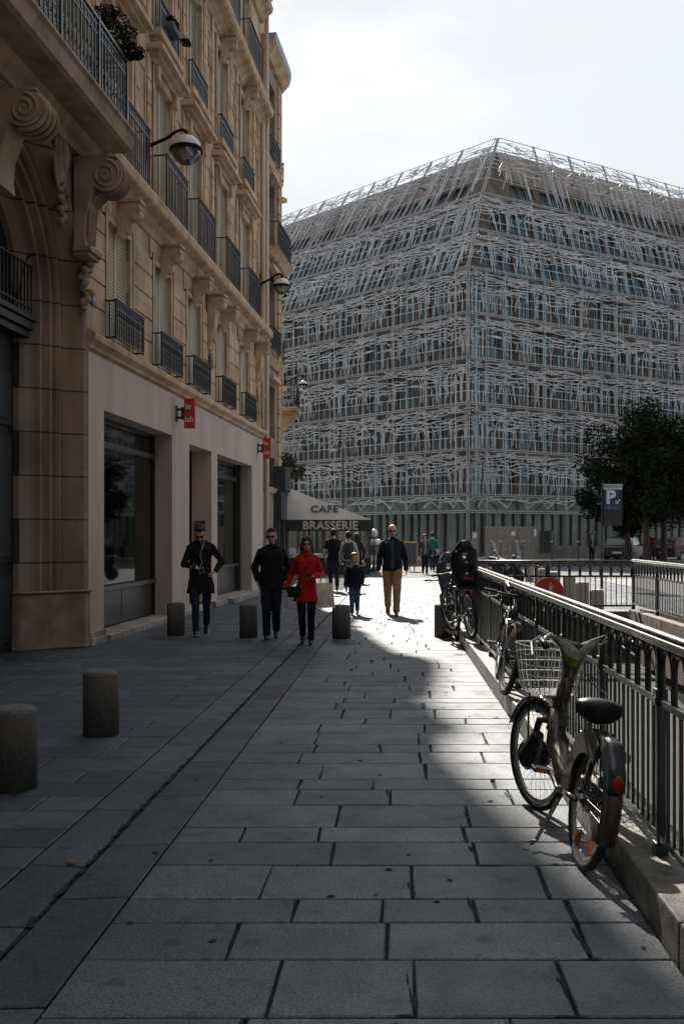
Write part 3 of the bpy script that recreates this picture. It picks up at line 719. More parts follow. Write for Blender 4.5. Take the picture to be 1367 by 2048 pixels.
# balcony slab
cornice([(-.02, 7.04), (.12, 7.06), (.14, 7.16), (.22, 7.22), (.26, 7.32), (.60, 7.33), (.66, 7.36), (.68, 7.56), (.72, 7.60), (.70, 7.66), (-.02, 7.68)], 5.0, 14.98, 'portal_balcony_slab', TRIM_R)
mb = MB()
p_ = .60; zb, zt = 7.66, 8.66; s0, s1 = 5.1, 14.9
def brail(a, b, n, first=False):
    A, B_ = V(a), V(b)
    for z, t in ((zb+.06, .012), (zb+.78, .010), (zt-.09, .010), (zt, .022)): mb.bar(A+V((0, 0, z)), B_+V((0, 0, z)), t*2, t*2)
    for i in range(n+1):
        q = A.lerp(B_, i/n); mb.bar(q+V((0, 0, zb)), q+V((0, 0, zt)), .018)
        if i < n:
            m_ = A.lerp(B_, (i+.5)/n); ax = 'yz' if abs(A.x-B_.x) < .1 else 'xz'
            for zc, r0, dr in ((.16, .036, 1), (.27, .03, -1), (.38, .036, 1), (.49, .03, -1), (.84, .035, 1)):
                mb.tube(spiral((m_.x, m_.y, zb+zc), r0, .95, ax, 8, dr, pi/2), .008, 3, cap=False)
            mb.tube([m_+V((0, 0, zb+.52)), m_+V((0, 0, zb+.76))], .006, 4)
brail((p_, s0, 0), (p_, s1, 0), 74); brail((p_, s1, 0), (.03, s1, 0), 5)
for s_ in (s0, 7.1, 9.0, 11.0, 12.35, 13.7, s1):
    mb.box(p_-.025, p_+.025, s_-.025, s_+.025, zb, zt+.05); mb.ell((p_, s_, zt+.07), (.035, .035, .035), 8, 6)
mb.build('portal_balcony_railing', IRONB, B1)
# door and transom with rail
mb = MB()
mb.box(-.80, -.74, cs-1.7, cs+1.7, 0, 6.6, 0)
for a in (cs-1.5, cs+.05):
    for z0, z1 in ((.15, 1.1), (1.25, 3.0), (3.15, 3.9)):
        for d, pp in ((0, .03), (.09, .05)): mb.box(-.74, -.74+pp, a+d, a+1.45-d, z0+d, z1-d, 0)
mb.box(-.74, -.66, cs-.06, cs+.05, 0, 4.1, 0)
mb.lathe([(.03, 0), (.05, .02), (.05, .05), (.0, .07)], (-.69, cs+.3, 1.1), 12, axis='x')
dr = mb.build('carriage_door', DGREEN, B1, bevel=.006)
mb = MB(); mb.box(-.74, -.50, cs-1.62, cs+1.62, 4.40, 4.50); mb.box(-.74, -.44, cs-1.62, cs+1.62, 4.50, 4.62); mb.box(-.74, -.40, cs-1.62, cs+1.62, 4.62, 4.70)
mb.build('transom_ledge', DGREEN, B1, bevel=.01)
mb = MB()
for z in (4.80, 5.38): mb.box(-.47, -.44, cs-1.58, cs+1.58, z-.012, z+.012)
for i in range(29): y = cs-1.55+i*3.1/28; mb.box(-.463, -.447, y-.008, y+.008, 4.70, 5.38)
mb.build('transom_railing', DGREEN, B1)
# house numbers (blue enamel)
def plaque(s_, z, w_, h_, t):
    o = MB().box(.035, .05, s_-w_/2, s_+w_/2, z-h_/2, z+h_/2).build('house_number', BLUES, B1, bevel=.003)
    text('numeral', t, h_*.75, WHITEP, o, T(.052, s_, z) @ LB, .002, .004)
plaque(15.08, 5.18, .17, .2, '4'); plaque(22.55, 5.55, .26, .2, '12')
# rendered red blade signs
def blade(s_, z, label, d):
    t = thing('blade_sign', label, 'sign', group='red blade signs on the shop front'); t.matrix_world = Matrix.Translation((-5.312, 0, 0)) @ Matrix.Rotation(THF, 4, 'Z') @ T(.09, s_, z)
    m = MB(); m.box(.16, .37, -.045, .045, -.29, .29, 0); m.build('sign_box', REDS, t, bevel=.008)
    m = MB(); m.box(0, .16, -.02, .02, .06, .10); m.box(0, .16, -.02, .02, -.10, -.06); m.box(.0, .02, -.06, .06, -.15, .15); m.box(.10, .15, -.05, .05, -.12, .12); m.build('bracket', IRON, t)
    text('lettering', 'le', .17, WHITEP, t, T(.245, -.048, .13) @ FACE, .002, .002)
    text('lettering', 'lab', .155, WHITEP, t, T(.265, -.048, -.12) @ FACE, .002, .002)
blade(19.55, 4.0, 'red blade sign with white letters on the shop pilaster between the two big windows', 0)
blade(28.05, 4.05, 'small red blade sign beside the cream drainpipes at the far end of the shop', 0)
# ============================================================ BUILDING 2 (corner house)
B2 = thing('corner_building', 'narrow stone corner house with rounded end, arched window and long balcony behind the drainpipes', 'building', (0, 0, 0))
def arcpts(c, r, a0, a1, n): return [(c[0]+r*cos(a0+(a1-a0)*i/n), c[1]+r*sin(a0+(a1-a0)*i/n)) for i in range(n+1)]
# plan path: facade then rounded corner, then street side going left
P2 = [(-2.30, 29.3), (-2.02, 31.6)]+arcpts((-2.80, 32.0), .8, 0, radians(100), 10)+[(-12, 34.4)]
def band(name, path, z0, z1, off0, off1, m, parent, closed_top=True, thick=.0):
    """sheet that follows the plan path, offset outwards by off0 at z0 and off1 at z1"""
    mb = MB(); n = len(path); nr = []
    for i in range(n):
        a = V((*path[max(i-1, 0)], 0)); b = V((*path[min(i+1, n-1)], 0)); d = (b-a).normalized(); nr.append(V((d.y, -d.x, 0)))
    prof = [(off0-.3 if False else 0, z0), (off0, z0), (off1, z1), (0, z1)]
    vs = []
    for i in range(n):
        for o_, z in prof: q = V((*path[i], 0))+nr[i]*o_; vs.append((q.x, q.y, z))
    fs = [(i*4+j, (i+1)*4+j, (i+1)*4+(j+1) % 4, i*4+(j+1) % 4) for i in range(n-1) for j in range(4)]
    fs += [(0, 1, 2, 3), tuple((n-1)*4+j for j in (3, 2, 1, 0))]
    mb.add(vs, fs); return mb.build(name, m, parent, bevel=.0)
def along(path, t):
    for a, b in zip(path[:-1], path[1:]):
        l = math.hypot(b[0]-a[0], b[1]-a[1])
        if t <= l: d = ((b[0]-a[0])/l, (b[1]-a[1])/l); return V((a[0]+d[0]*t, a[1]+d[1]*t, 0)), V((d[1], -d[0], 0)), V((d[0], d[1], 0))
        t -= l
    return V((*path[-1], 0)), V((0, 1, 0)), V((1, 0, 0))
B2H = 16.4
def F2(s, z, p):
    q, n, d = along(P2, s); q = q+n*p; return (q.x, q.y, z)
mb = MB(); cuts = []
s_acc = 0
for a, b in zip(P2[:-1], P2[1:]): s_acc += math.hypot(b[0]-a[0], b[1]-a[1]); cuts.append(s_acc)
ops = []
for (c, hw) in ((1.25, .48), (3.55, .42), (5.6, .42)):
    for z0, z1 in ((3.1, 4.0), (4.6, 6.2), (7.4, 9.6), (10.4, 12.4), (13.2, 15.4)): ops.append((c-hw, c+hw, z0, z1))
S = sorted({0, s_acc-.001, *[c for c in cuts[:-1]], *[o[0] for o in ops], *[o[1] for o in ops]})
Z = sorted({0, B2H, *[o[2] for o in ops], *[o[3] for o in ops]})
for i in range(len(S)-1):
    for j in range(len(Z)-1):
        c0, cz = (S[i]+S[i+1])/2, (Z[j]+Z[j+1])/2
        if any(o[0] < c0 < o[1] and o[2] < cz < o[3] for o in ops): continue
        mb.add([F2(S[i], Z[j], 0), F2(S[i+1], Z[j], 0), F2(S[i+1], Z[j+1], 0), F2(S[i], Z[j+1], 0)], [(0, 1, 2, 3)])
for a, b, c, d in ops:
    A = [F2(a, c, 0), F2(b, c, 0), F2(b, d, 0), F2(a, d, 0)]; B_ = [F2(a, c, -.28), F2(b, c, -.28), F2(b, d, -.28), F2(a, d, -.28)]
    mb.add(A+B_, [(0, 1, 5, 4), (1, 2, 6, 5), (2, 3, 7, 6), (3, 0, 4, 7)])
mb.add([(-2.30, 29.3, 0), (-12, 29.3, 0), (-12, 29.3, B2H), (-2.3, 29.3, B2H)], [(0, 1, 2, 3)])
STONE2W = ashlar('weathered_limestone', (.33, .245, .17), .5, row=.45, wid=1.3)
mb.build('wall', STONE2W, B2, fix=False)
for a, b, c, d in ops:
    f = MB(); g_ = MB()
    A = [V(F2(a, c, -.24)), V(F2(b, c, -.24)), V(F2(b, d, -.24)), V(F2(a, d, -.24))]
    for i in range(4): f.bar(A[i], A[(i+1) % 4], .06, .07)
    f.bar((A[0]+A[1])/2, (A[2]+A[3])/2, .05, .06)
    for t in (.33, .66): f.bar(A[0].lerp(A[3], t), A[1].lerp(A[2], t), .03, .04)
    fo = f.build('window', WHITEP, B2)
    g_.add([F2(a, c, -.26), F2(b, c, -.26), F2(b, d, -.26), F2(a, d, -.26)], [(0, 1, 2, 3)])
    g_.build('pane', mat('window_glass_dark', (.03, .04, .05), .08, spec=1.0, var=.1), fo)
for name, z0, z1, o0, o1, m in (('string_course', 2.9, 3.05, .05, .14, TRIM), ('string_course', 6.75, 6.95, .08, .22, TRIM), ('balcony_slab', 9.95, 10.15, .2, .42, TRIM), ('roof_cornice', 15.9, 16.2, .10, .34, TRIM), ('roof_cornice', 16.2, 16.4, .34, .38, ZINC), ('string_course', 12.75, 12.9, .05, .12, TRIM)):
    band(name, P2[:-1]+[(-6, 33.5)], z0, z1, o0, o1, m, B2)
mb = MB(); top = [V((x, y, B2H)) for x, y in P2]+[V((-12, 29.3, B2H))]
apex = [V((min(q.x-1.2, -3.2), min(max(q.y, 30.2), 32.2), 17.6)) for q in top]
k = len(top); mb.add([tuple(q) for q in top+apex], [(i, (i+1) % k, k+(i+1) % k, k+i) for i in range(k)]+[tuple(range(k, 2*k))]); mb.build('roof', ZINC, B2)
mb = MB(); mb.box(-3.0, -2.3, 30.0, 30.9, 16.2, 18.0); mb.box(-3.05, -2.22, 29.95, 30.95, 18.0, 18.1); mb.build('dormer', ZINC, B2)
def crail(path, s0, s1, z, h, off, name, m, parent, n=None):
    mb = MB(); n = n or int((s1-s0)/.11)
    def q(s, z_): a, nn_, d = along(path, s); r_ = a+nn_*off; return V((r_.x, r_.y, z_))
    for i in range(n):
        a, b = s0+(s1-s0)*i/n, s0+(s1-s0)*(i+1)/n
        mb.bar(q(a, z+h), q(b, z+h), .04, .03); mb.bar(q(a, z+.06), q(b, z+.06), .02); mb.bar(q(a, z+h*.8), q(b, z+h*.8), .016)
        mb.bar(q(a, z), q(a, z+h), .018); m_ = (a+b)/2; mb.tube([q(m_, z+.12), q(a+.02, z+.2), q(b-.02, z+.3), q(m_, z+.4), q(m_, z+h*.78)], .008, 3)
    for e in (s0, s1):
        a, nn_, d = along(path, e); w_ = a+nn_*.02; mb.bar((w_.x, w_.y, z+h), q(e, z+h), .03); mb.bar((w_.x, w_.y, z+.06), q(e, z+.06), .02); mb.bar(q(e, z), q(e, z+h+.03), .035)
    return mb.build(name, m, parent)
crail(P2, .5, 5.5, 10.15, .85, .36, 'balcony_railing', IRONB, B2)
for c in (1.25, 3.55): crail(P2, c-.6, c+.6, 7.2, .7, .16, 'window_railing', IRONB, B2); crail(P2, c-.6, c+.6, 13.05, .6, .14, 'window_railing', IRONB, B2)
# hood mouldings + pilaster ribs
mb = MB()
for s_ in (.35, 2.25, 2.75, 4.5):
    mb = MB()
    for z in [3.2+.45*i for i in range(28)]:
        a, nn_, d = along(P2, s_); c_ = a+nn_*.03
        mb.bar((c_.x, c_.y, z+.02), (c_.x, c_.y, z+.42), .30, .08, up=(d.x, d.y, 0)) if False else mb.bar(tuple(V((c_.x, c_.y, z+.22))-d*.14), tuple(V((c_.x, c_.y, z+.22))+d*.14), .08, .41)
    mb.build('quoin_strip', TRIM, B2, bevel=.01)
mb = MB()
for c in (1.25, 3.55):
    for z in (9.65, 6.3, 12.45):
        mb = MB(); a, nn_, d = along(P2, c); q = a+nn_*.08; mb.bar(tuple(V((q.x, q.y, z+.08))-d*.62), tuple(V((q.x, q.y, z+.08))+d*.62), .22, .14); mb.build('window_hood', TRIM, B2, bevel=.01)
# projecting corner balcony, low
mb = MB(); bx0, bx1, by0, by1 = -2.4, -1.42, 32.6, 34.4
mb.box(bx0, bx1, by0, by1, 5.68, 5.80); mb.box(bx0, bx1-.08, by0+.1, by1-.1, 5.60, 5.68)
for y in (32.8, 33.6): mb.prism([(-2.2, 5.6), (-1.6, 5.6), (-1.68, 5.4), (-1.9, 5.2), (-2.2, 4.6)], y, y+.25, 'xz')
mb.build('corner_balcony_slab', TRIM, B2, bevel=.01)
mb = MB()
cs_ = [(bx0, by0), (bx1-.05, by0), (bx1-.05, by1-.05), (bx0, by1-.05)]
for a, b in zip(cs_[:-1], cs_[1:]):
    A = V((*a, 0)); B_ = V((*b, 0)); n = int((B_-A).length/.1)
    for z in (5.86, 6.32, 6.52): mb.bar(A+V((0, 0, z)), B_+V((0, 0, z)), .025)
    for i in range(n+1): q = A.lerp(B_, i/n); mb.bar(q+V((0, 0, 5.8)), q+V((0, 0, 6.52)), .016); 
    for i in range(n): q = A.lerp(B_, (i+.5)/n); mb.tube([q+V((0, 0, 5.88)), q+V((.02, .02, 5.98)), q+V((-.02, -.02, 6.08)), q+V((0, 0, 6.3))], .007, 3)
mb.build('corner_balcony_railing', IRON, B2)
# dark shop front of the corner house
mb = MB()
def corner_box(px0, z0, z1, off, y0, y1):
    pass
sp0, sp1 = 1.55, 5.0
def strip(z0, z1, off, s0=sp0, s1=sp1, n=14, mi=0):
    vs = []
    for i in range(n+1):
        s_ = s0+(s1-s0)*i/n; a, nn_, d = along(P2, s_)
        for o_, z in ((0, z0), (off, z0), (off, z1), (0, z1)): q = a+nn_*o_; vs.append((q.x, q.y, z))
    fs = [(i*4+j, (i+1)*4+j, (i+1)*4+(j+1) % 4, i*4+(j+1) % 4) for i in range(n) for j in range(4)]+[(0, 1, 2, 3), tuple(n*4+j for j in (3, 2, 1, 0))]
    mb.add(vs, fs, mi)
strip(3.0, 3.75, .36); strip(2.1, 3.0, .24); strip(.0, 2.1, .06)
mb.build('dark_shopfront', mat('charcoal_panel', (.035, .037, .042), .5, var=.2, scale=2), B2)
mb = MB()
for s_ in (1.6, 2.5, 3.2, 4.0, 4.8):
    a, nn_, d = along(P2, s_); q = a+nn_*.09; mb.bar((q.x, q.y, .05), (q.x, q.y, 2.1), .16)
mb.build('shopfront_posts', mat('charcoal_panel', (.035, .037, .042), .5), B2)
# spotlight on the shop front
def spotlight():
    t = thing('spotlight', 'black outdoor floodlight tilted down at the end of the cafe shop sign', 'floodlight', (-1.50, 34.2, 3.55))
    m = MB(); m.box(-.2, .14, -.03, .03, -.02, .02); m.box(-.02, .02, -.16, -.14, -.1, .3); m.build('bracket', IRON, t)
    m = MB(); m.M = T(.05, 0, .18) @ Matrix.Rotation(.5, 4, 'Y'); m.box(-.13, .13, -.14, .14, -.05, .25); m.box(-.17, .17, -.17, .17, -.12, -.05); m.build('housing', mat('black_plastic', (.012, .012, .013), .4), t, bevel=.01)
spotlight()
# ============================================================ FAR HOUSE behind the cafe (low)
CB = thing('cafe_building', 'low cafe pavilion with dark front tucked behind the awning', 'building', (0, 0, 0))
mb = MB(); mb.box(-9, -2.35, 35.5, 47.8, 0, 3.3); mb.build('wall', mat('pavilion_wall', (.16, .13, .10), .8, var=.2), CB)
mb = MB(); mb.box(-9, -2.2, 35.4, 47.9, 3.3, 3.45); mb.build('roof', ZINC, CB)
# planter shrub on top
def leaves(mb, c, r, n, size, rnd, flat=1.0, mi=0):
    for i in range(n):
        while True:
            q = V((rnd.uniform(-1, 1), rnd.uniform(-1, 1), rnd.uniform(-1, 1)))
            if q.length <= 1: break
        p = V((c[0]+q.x*r[0], c[1]+q.y*r[1], c[2]+q.z*r[2])); d = V((rnd.gauss(0, 1), rnd.gauss(0, 1), rnd.gauss(0, .6)*flat)).normalized()
        s_ = size*rnd.uniform(.6, 1.3); e = d.cross(V((rnd.random(), rnd.random(), rnd.random()+.1))).normalized()
        mb.add([p-d*s_, p+e*s_*.45, p+d*s_, p-e*s_*.45], [(0, 1, 2, 3)], mi)
LEAF = mat('leaf_green', (.05, .075, .025), .6, var=.4, scale=3, col2=(.022, .04, .015))
LEAFD = mat('leaf_dark', (.016, .025, .010), .8, var=.4, scale=1.2, spec=.2, col2=(.008, .013, .006))
BARK = mat('bark', (.06, .045, .035), .9, var=.4, scale=6, bump=.8)
BRANCH = BARK
rnd = random.Random(11)
t = thing('balcony_shrub', 'bushy green plant growing above the cafe shop sign', 'plant', (-1.95, 34.3, 3.75))
mb = MB(); mb.box(-.3, .3, -.2, .2, 0, .2); mb.build('planter', mat('terracotta_dark', (.08, .05, .04), .8), t)
mb = MB(); leaves(mb, (0, 0, .4), (.38, .3, .32), 900, .05, rnd); leaves(mb, (.25, 0, .1), (.2, .2, .3), 350, .05, rnd); mb.build('foliage', LEAF, t)
# plant on the big balcony (pine-like layers)
t = thing('balcony_conifer', 'dark potted conifer with layered branches on the big iron balcony', 'plant'); t.matrix_world = Matrix.Translation((-5.312, 0, 0)) @ Matrix.Rotation(THF, 4, 'Z') @ T(.50, 14.85, 8.72) @ Matrix.Scale(.78, 4)
mb = MB(); mb.lathe([(.10, -.55), (.14, -.3), (.15, -.28)], (-.28, -.5, 0), 12); mb.build('pot', mat('pot_grey', (.1, .1, .1), .8), t)
mb = MB(); mb.tube([(-.28, -.5, -.3), (-.2, -.4, .1), (-.12, -.25, .4), (-.15, -.2, .75)], [.03, .025, .018, .01], 6)
layers = [(-.15, -.2, .75, .26, .10), (-.05, -.15, .60, .34, .10), (-.3, -.25, .52, .25, .09), (.08, -.05, .42, .32, .08), (.0, .05, .26, .30, .08), (.22, .12, .16, .26, .07), (.12, .05, .02, .22, .06), (.3, .15, .05, .16, .05)]
for (x, y, z, rx, rz_) in layers: mb.tube([(-.15, -.25, z-.12), (x, y, z)], .012, 4)
mb.build('trunk', BARK, t)
mb = MB()
for (x, y, z, rx, rz_) in layers: leaves(mb, (x, y, z), (rx, rx, rz_*.75), 420, .03, rnd)
mb.build('foliage', LEAFD, t)
t = thing('window_plant', 'small dark plant on the upper window railing, right of the conifer', 'plant'); t.matrix_world = Matrix.Translation((-5.312, 0, 0)) @ Matrix.Rotation(THF, 4, 'Z') @ T(.2, 18.9, 11.2)
mb = MB(); mb.box(-.08, .08, -.25, .25, -.12, .0); mb.build('window_box', mat('pot_grey', (.1, .1, .1), .8), t)
mb = MB(); leaves(mb, (0, 0, .05), (.12, .28, .12), 350, .03, rnd); leaves(mb, (.15, .35, -.12), (.1, .18, .04), 150, .03, rnd); mb.build('foliage', LEAFD, t)
# ============================================================ WALL LAMPS
LG = mat('lamp_glass', (.62, .58, .52), .12, spec=.8, var=.05)
CLG = glass('clear_bowl', (.75, .78, .8), .12)
def wall_lamp(pos, out, r, reach, label, rise=.25):
    """pos: bracket on the wall; out: unit direction of the arm"""
    t = thing('wall_lamp', label, 'street lamp', pos, math.atan2(out[1], out[0]), 'globe lamps on wall brackets')
    m = MB(); m.box(0, .035, -.035, .035, -.30, .22); m.tube([(.03, 0, -.10), (.10, 0, -.05), (reach*.5, 0, .05), (reach*.75, 0, .17), (reach*.92, 0, .2), (reach, 0, .16), (reach, 0, .08)], [.035, .035, .03, .028, .03, .035, .04], 8)
    m.build('bracket', mat('black_lamp_iron', (.010, .010, .012), .8, spec=.2), t, smooth=False)
    c = (reach, 0, -.5*r*0-.16); k = 10
    up = [(r*sin(pi/2*i/k)+1e-5, r*cos(pi/2*i/k)) for i in range(k+1)]
    m = MB(); m.lathe(up, c, 26); m.build('upper_dome', LG, t, smooth=True)
    m = MB(); m.lathe([(r*1.03, .035), (r*1.09, .02), (r*1.09, -.03), (r*1.03, -.04), (r*.94, -.03), (r*.94, .02)], c, 26); m.build('band', mat('black_lamp_iron', (.010, .010, .012), .8, spec=.2), t)
    m = MB(); m.lathe([(r*cos(pi/2*i/k)+1e-5, -r*sin(pi/2*i/k)) for i in range(k+1)], c, 26); m.build('lower_bowl', CLG, t, smooth=True)
    m = MB(); m.lathe([(r*.5*sin(pi*i/8)+1e-5, r*.35*cos(pi*i/8)-.03) for i in range(9)], c, 16); m.build('reflector', WHITEP, t, smooth=True)
    return t
nF = V((1, -.1027, 0)).normalized()
wall_lamp((FX(17.72), 17.72, 8.62), nF, .265, .74, 'nearest round globe lamp on a black curved bracket above the shop')
wall_lamp((FX(28.4)+.03, 28.4, 8.86), nF, .235, .66, 'second globe lamp on the wall beside the drainpipes, halfway up the street')
wall_lamp((-1.98, 34.1, 6.95), V((.83, .3, 0)).normalized(), .155, .68, 'smallest and farthest globe lamp over the low corner balcony')
# ============================================================ LATTICE OFFICE BUILDING
LBt = thing('office_building', 'large corner office block wrapped in a pale metal lattice of root-like strips', 'building')
CO = V((8.46, 67, 0)); ld = V((-.681, .732, 0)).normalized(); rd = V((.849, .5285, 0)).normalized()
nL = V((-ld.y, ld.x, 0)); nL = nL if nL.y < 0 else -nL      # outward
nR = V((rd.y, -rd.x, 0)); nR = nR if nR.y < 0 else -nR
LV = [(.11, 0, 0), (3.16, 0, 0), (4.29, 0, 0), (7.37, 0, 0), (10.47, 0, 0), (13.56, 0, 0), (16.6, 0, 0), (19.65, 0, 0), (22.6, .75, 1.4), (25.5, 1.5, 2.8), (30.0, 3.23, 5.83), (30.7, 3.5, 6.3)]
dot = ld.dot(rd); kk = abs(ld.dot(nR))
def offs(z):
    for (z0, a0, b0), (z1, a1, b1) in zip(LV[:-1], LV[1:]):
        if z <= z1+1e-6: t = (z-z0)/(z1-z0); return a0+(a1-a0)*t, b0+(b1-b0)*t
    return LV[-1][1:]
def LP(face, t, z, off=0):
    al, be = offs(z)
    if face == 0: q = CO+ld*t-nL*(be*kk)+nL*off
    else: q = CO+rd*t-nR*(al*kk)+nR*off
    return V((q.x, q.y, z))
def tcorn(face, z, off=0):
    al, be = offs(z); o = off/ kk if off else 0
    # corner where both faces are offset by the same amount
    return (al+be*dot if face == 0 else al*dot+be)-(-off)*0-off*(1+dot)/kk*-1*0+(-off)*(1+dot)/kk*1.0
tL = [0, 2.45, 5.6, 8.75, 11.9, 15.0, 18.1, 21.2, 24.3, 27.4]
tR = [0, 1.62, 5.3, 9.0, 12.6, 16.3, 19.9, 23.6, 27.2, 30.8, 34.4]
STEEL = mat('lattice_steel', (.43, .435, .44), .55, .25, var=.12, scale=.4)
STEELD = mat('frame_steel', (.24, .24, .24), .4, .5, var=.12, scale=.4)
INW = ashlar('inner_facade_stone', (.125, .10, .08), .6, row=.6, wid=1.5)
OGL2 = mat('sky_reflecting_roof_glass', (.07, .24, .32), .1, spec=1.0, var=.3, scale=.3)  # reflected sky put into a lighter blue base colour
OGL = mat('office_glass', (.035, .15, .20), .06, spec=1.0, var=.3, scale=.3, coat=.5)
def k0(face, ts, z1, off=0):
    for k in range(len(ts)-1):
        if ts[k+1] > tcorn(face, z1, off)+.9: return k
    return 0
def ribbons(seed, rows='full'):
    r = random.Random(seed); P = []; cl = lambda u: min(.995, max(.005, u))
    if rows == 'short':
        for q in range(8):
            u0 = r.choice((0, .5, 1)); u1 = cl(u0+r.choice((-1, 1))*r.uniform(.2, .5)); P.append(([(u0, r.uniform(.0, .3)), ((u0+u1)/2, r.uniform(.5, .8)), (u1, .97)], .045))
        for q in range(3): P.append(([(0, r.uniform(.5, .9)), (.3, r.uniform(.6, .95)), (.7, r.uniform(.6, .95)), (1, r.uniform(.5, .9))], .05))
        return P
    knots = [.46, .53, .60, .67, .73, .79, .85, .91]
    runs = []
    for i, k_ in enumerate(knots):      # long shallow branches running on from panel to panel
        k2 = knots[min(7, max(0, i+r.choice((-2, -1, 0, 1, 2))))]; a1, ph, a2 = r.uniform(.015, .05), r.uniform(0, 6), r.uniform(.005, .015)
        pts = []
        for j in range(13): u = j/12; e = sin(pi*u); pts.append((u, k_+(k2-k_)*(u*u*(3-2*u))+e*(a1*sin(pi*2.4*u+ph)+a2*sin(17*u+ph))))
        runs.append(pts); P.append((pts, r.uniform(.042, .066)))
    for q in range(18):                 # side branches leaving a run almost parallel to it
        pts = r.choice(runs); i = r.randint(1, 9); d = r.choice((-1, 1)); u, v = pts[i]; L_ = r.uniform(.18, .46); dv = r.uniform(-.11, .13)
        P.append(([(u, v), (cl(u+d*L_*.35), v+dv*.12), (cl(u+d*L_*.75), v+dv*.6), (cl(u+d*L_), v+dv)], r.uniform(.030, .046)))
    for q in range(12):                 # roots: leave a run sideways and bend downwards
        pts = r.choice(runs[:5]); i = r.randint(0, 11); d = r.choice((-1, 1)); u, v = pts[i]; w_ = r.uniform(.06, .24); v1 = r.uniform(.03, .40); k = r.uniform(-.03, .05)*d
        P.append(([(u, v), (cl(u+d*w_*.5), v-.015), (cl(u+d*w_*.85), v-(v-v1)*.18), (cl(u+d*w_), v-(v-v1)*.5), (cl(u+d*w_+k), v1)], r.uniform(.034, .052)))
        if r.random() < .5: m_ = (cl(u+d*w_*.97), v-(v-v1)*.35); P.append(([m_, (cl(m_[0]-d*.03), m_[1]-.08), (cl(m_[0]-d*.04), m_[1]-.18)], .026))
    for q in range(4):                  # flat hairpin loops near the top
        cx, cy, wx = r.uniform(.15, .85), r.uniform(.84, .95), r.uniform(.10, .26)
        P.append(([(cl(cx-wx), cy), (cx, cy+.03), (cl(cx+wx), cy+.012), (cl(cx+wx+.02), cy-.012), (cx, cy-.028), (cl(cx-wx), cy-.01)], .034))
    for q in range(3): u = r.choice((.02, .98, .5)); P.append(([(u, .97), (cl(u+r.uniform(-.08, .08)), .9), (cl(u+r.uniform(-.14, .14)), .8)], .04))
    for q in range(4):                  # thicker knots where branches meet
        pts = r.choice(runs); u, v = pts[r.randint(2, 10)]; P.append(([(cl(u-.02), v-.012), (u, v), (cl(u+.02), v+.012)], r.uniform(.09, .14)))
    return P
VAR = [ribbons(s_) for s_ in range(1, 10)]; VARS = [ribbons(s_, 'short') for s_ in (11, 12, 13)]
def chaik(p, k=0):
    if len(p) < 3 or len(p) > 9: return p
    if k == 0: return chaik(chaik(p, 1), 1)
    q = [p[0]]
    for a, b in zip(p[:-1], p[1:]): q += [(a[0]*.75+b[0]*.25, a[1]*.75+b[1]*.25), (a[0]*.25+b[0]*.75, a[1]*.25+b[1]*.75)]
    return q+[p[-1]]
def panel_ribbons(mb, face, t0, t1, z0, z1, pat, flip, thick=.05, ws=1.0):
    Lc0 = t0 if t0 > 0 else tcorn(face, z0); Lc1 = t0 if t0 > 0 else tcorn(face, z1)
    H_ = (LP(face, t1, z1)-LP(face, t1, z0)).length; W_ = t1-Lc0
    def Q(u, v, off):
        z = z0+(z1-z0)*v; lo = Lc0+(Lc1-Lc0)*v; return LP(face, lo+(t1-lo)*u, z, off)
    for pts, wd in pat:
        wd *= ws*.86; pts = chaik(pts)
        m = [((1-u if flip else u)*W_, v*H_) for u, v in pts]; n = len(m); vs = []
        for i in range(n):
            a, b = m[max(i-1, 0)], m[min(i+1, n-1)]; dx, dy = b[0]-a[0], b[1]-a[1]; l = math.hypot(dx, dy) or 1
            nx, ny = -dy/l*wd/2, dx/l*wd/2
            for sgn, off in ((1, thick), (-1, thick), (-1, 0), (1, 0)):
                vs.append(Q((m[i][0]+sgn*nx)/W_, (m[i][1]+sgn*ny)/H_, off))
        mb.add(vs, [(i*4+j, (i+1)*4+j, (i+1)*4+(j+1) % 4, i*4+(j+1) % 4) for i in range(n-1) for j in range(4)])
def fbar(mb, face, ta, za, tb, zb, wd, off, n=1):
    mb.bar(LP(face, ta, za, off), LP(face, tb, zb, off), wd, .06, up=(nL if face == 0 else nR))
rows = [(1, 2)]+[(i, i+1) for i in range(2, 9)]+[(9, 11)]
panels = []
for face, ts in ((0, tL), (1, tR)):
    for ri, (r0, r1) in enumerate(rows):
        kk0 = k0(face, ts, LV[r1][0])
        for ci in range(kk0, len(ts)-1): panels.append((ci, face, ri, LV[r0][0], LV[r1][0], 0 if ci == kk0 else ts[ci], ts[ci+1]))
panels.sort()
rest = MB(); cnt = 0
for (ci, face, ri, z0, z1, t0, t1) in panels:
    h = (ci*7+ri*3+face) ; pat = VARS[h % 3] if ri == 0 else VAR[(ri*5+ci*2+face*4) % 9]
    m = rest if cnt >= 100 else MB()
    ws = .6 if (ci == 0 and face == 1) else 1.0
    panel_ribbons(m, face, t0, t1, z0+.05, z1-.05, pat, (ci+ri) % 2 == 1, ws=ws)
    # thin rods in the lower third of the panel
    if ri > 0:
        zz = z0+(z1-z0)*.27; fbar(m, face, t0 if t0 > 0 else tcorn(face, zz), zz, t1, zz, .035, .03)
        for q in (.2, .4, .6, .8):
            tt = t0+(t1-t0)*q
            if tt < tcorn(face, z1)+.1: continue
            fbar(m, face, tt, z0, tt, z0+(z1-z0)*(.30 if q != .4 else .62), .03, .03)
        if ri < 7 or True:
            tt = t0+(t1-t0)*.45
            if tt > tcorn(face, z1): fbar(m, face, tt, z0, tt, z1, .04, .0)
    if cnt < 100: m.build('lattice_panel', STEEL, LBt, fix=False)
    cnt += 1
rest.build('lattice_panels', STEEL, LBt, fix=False, kind='stuff')
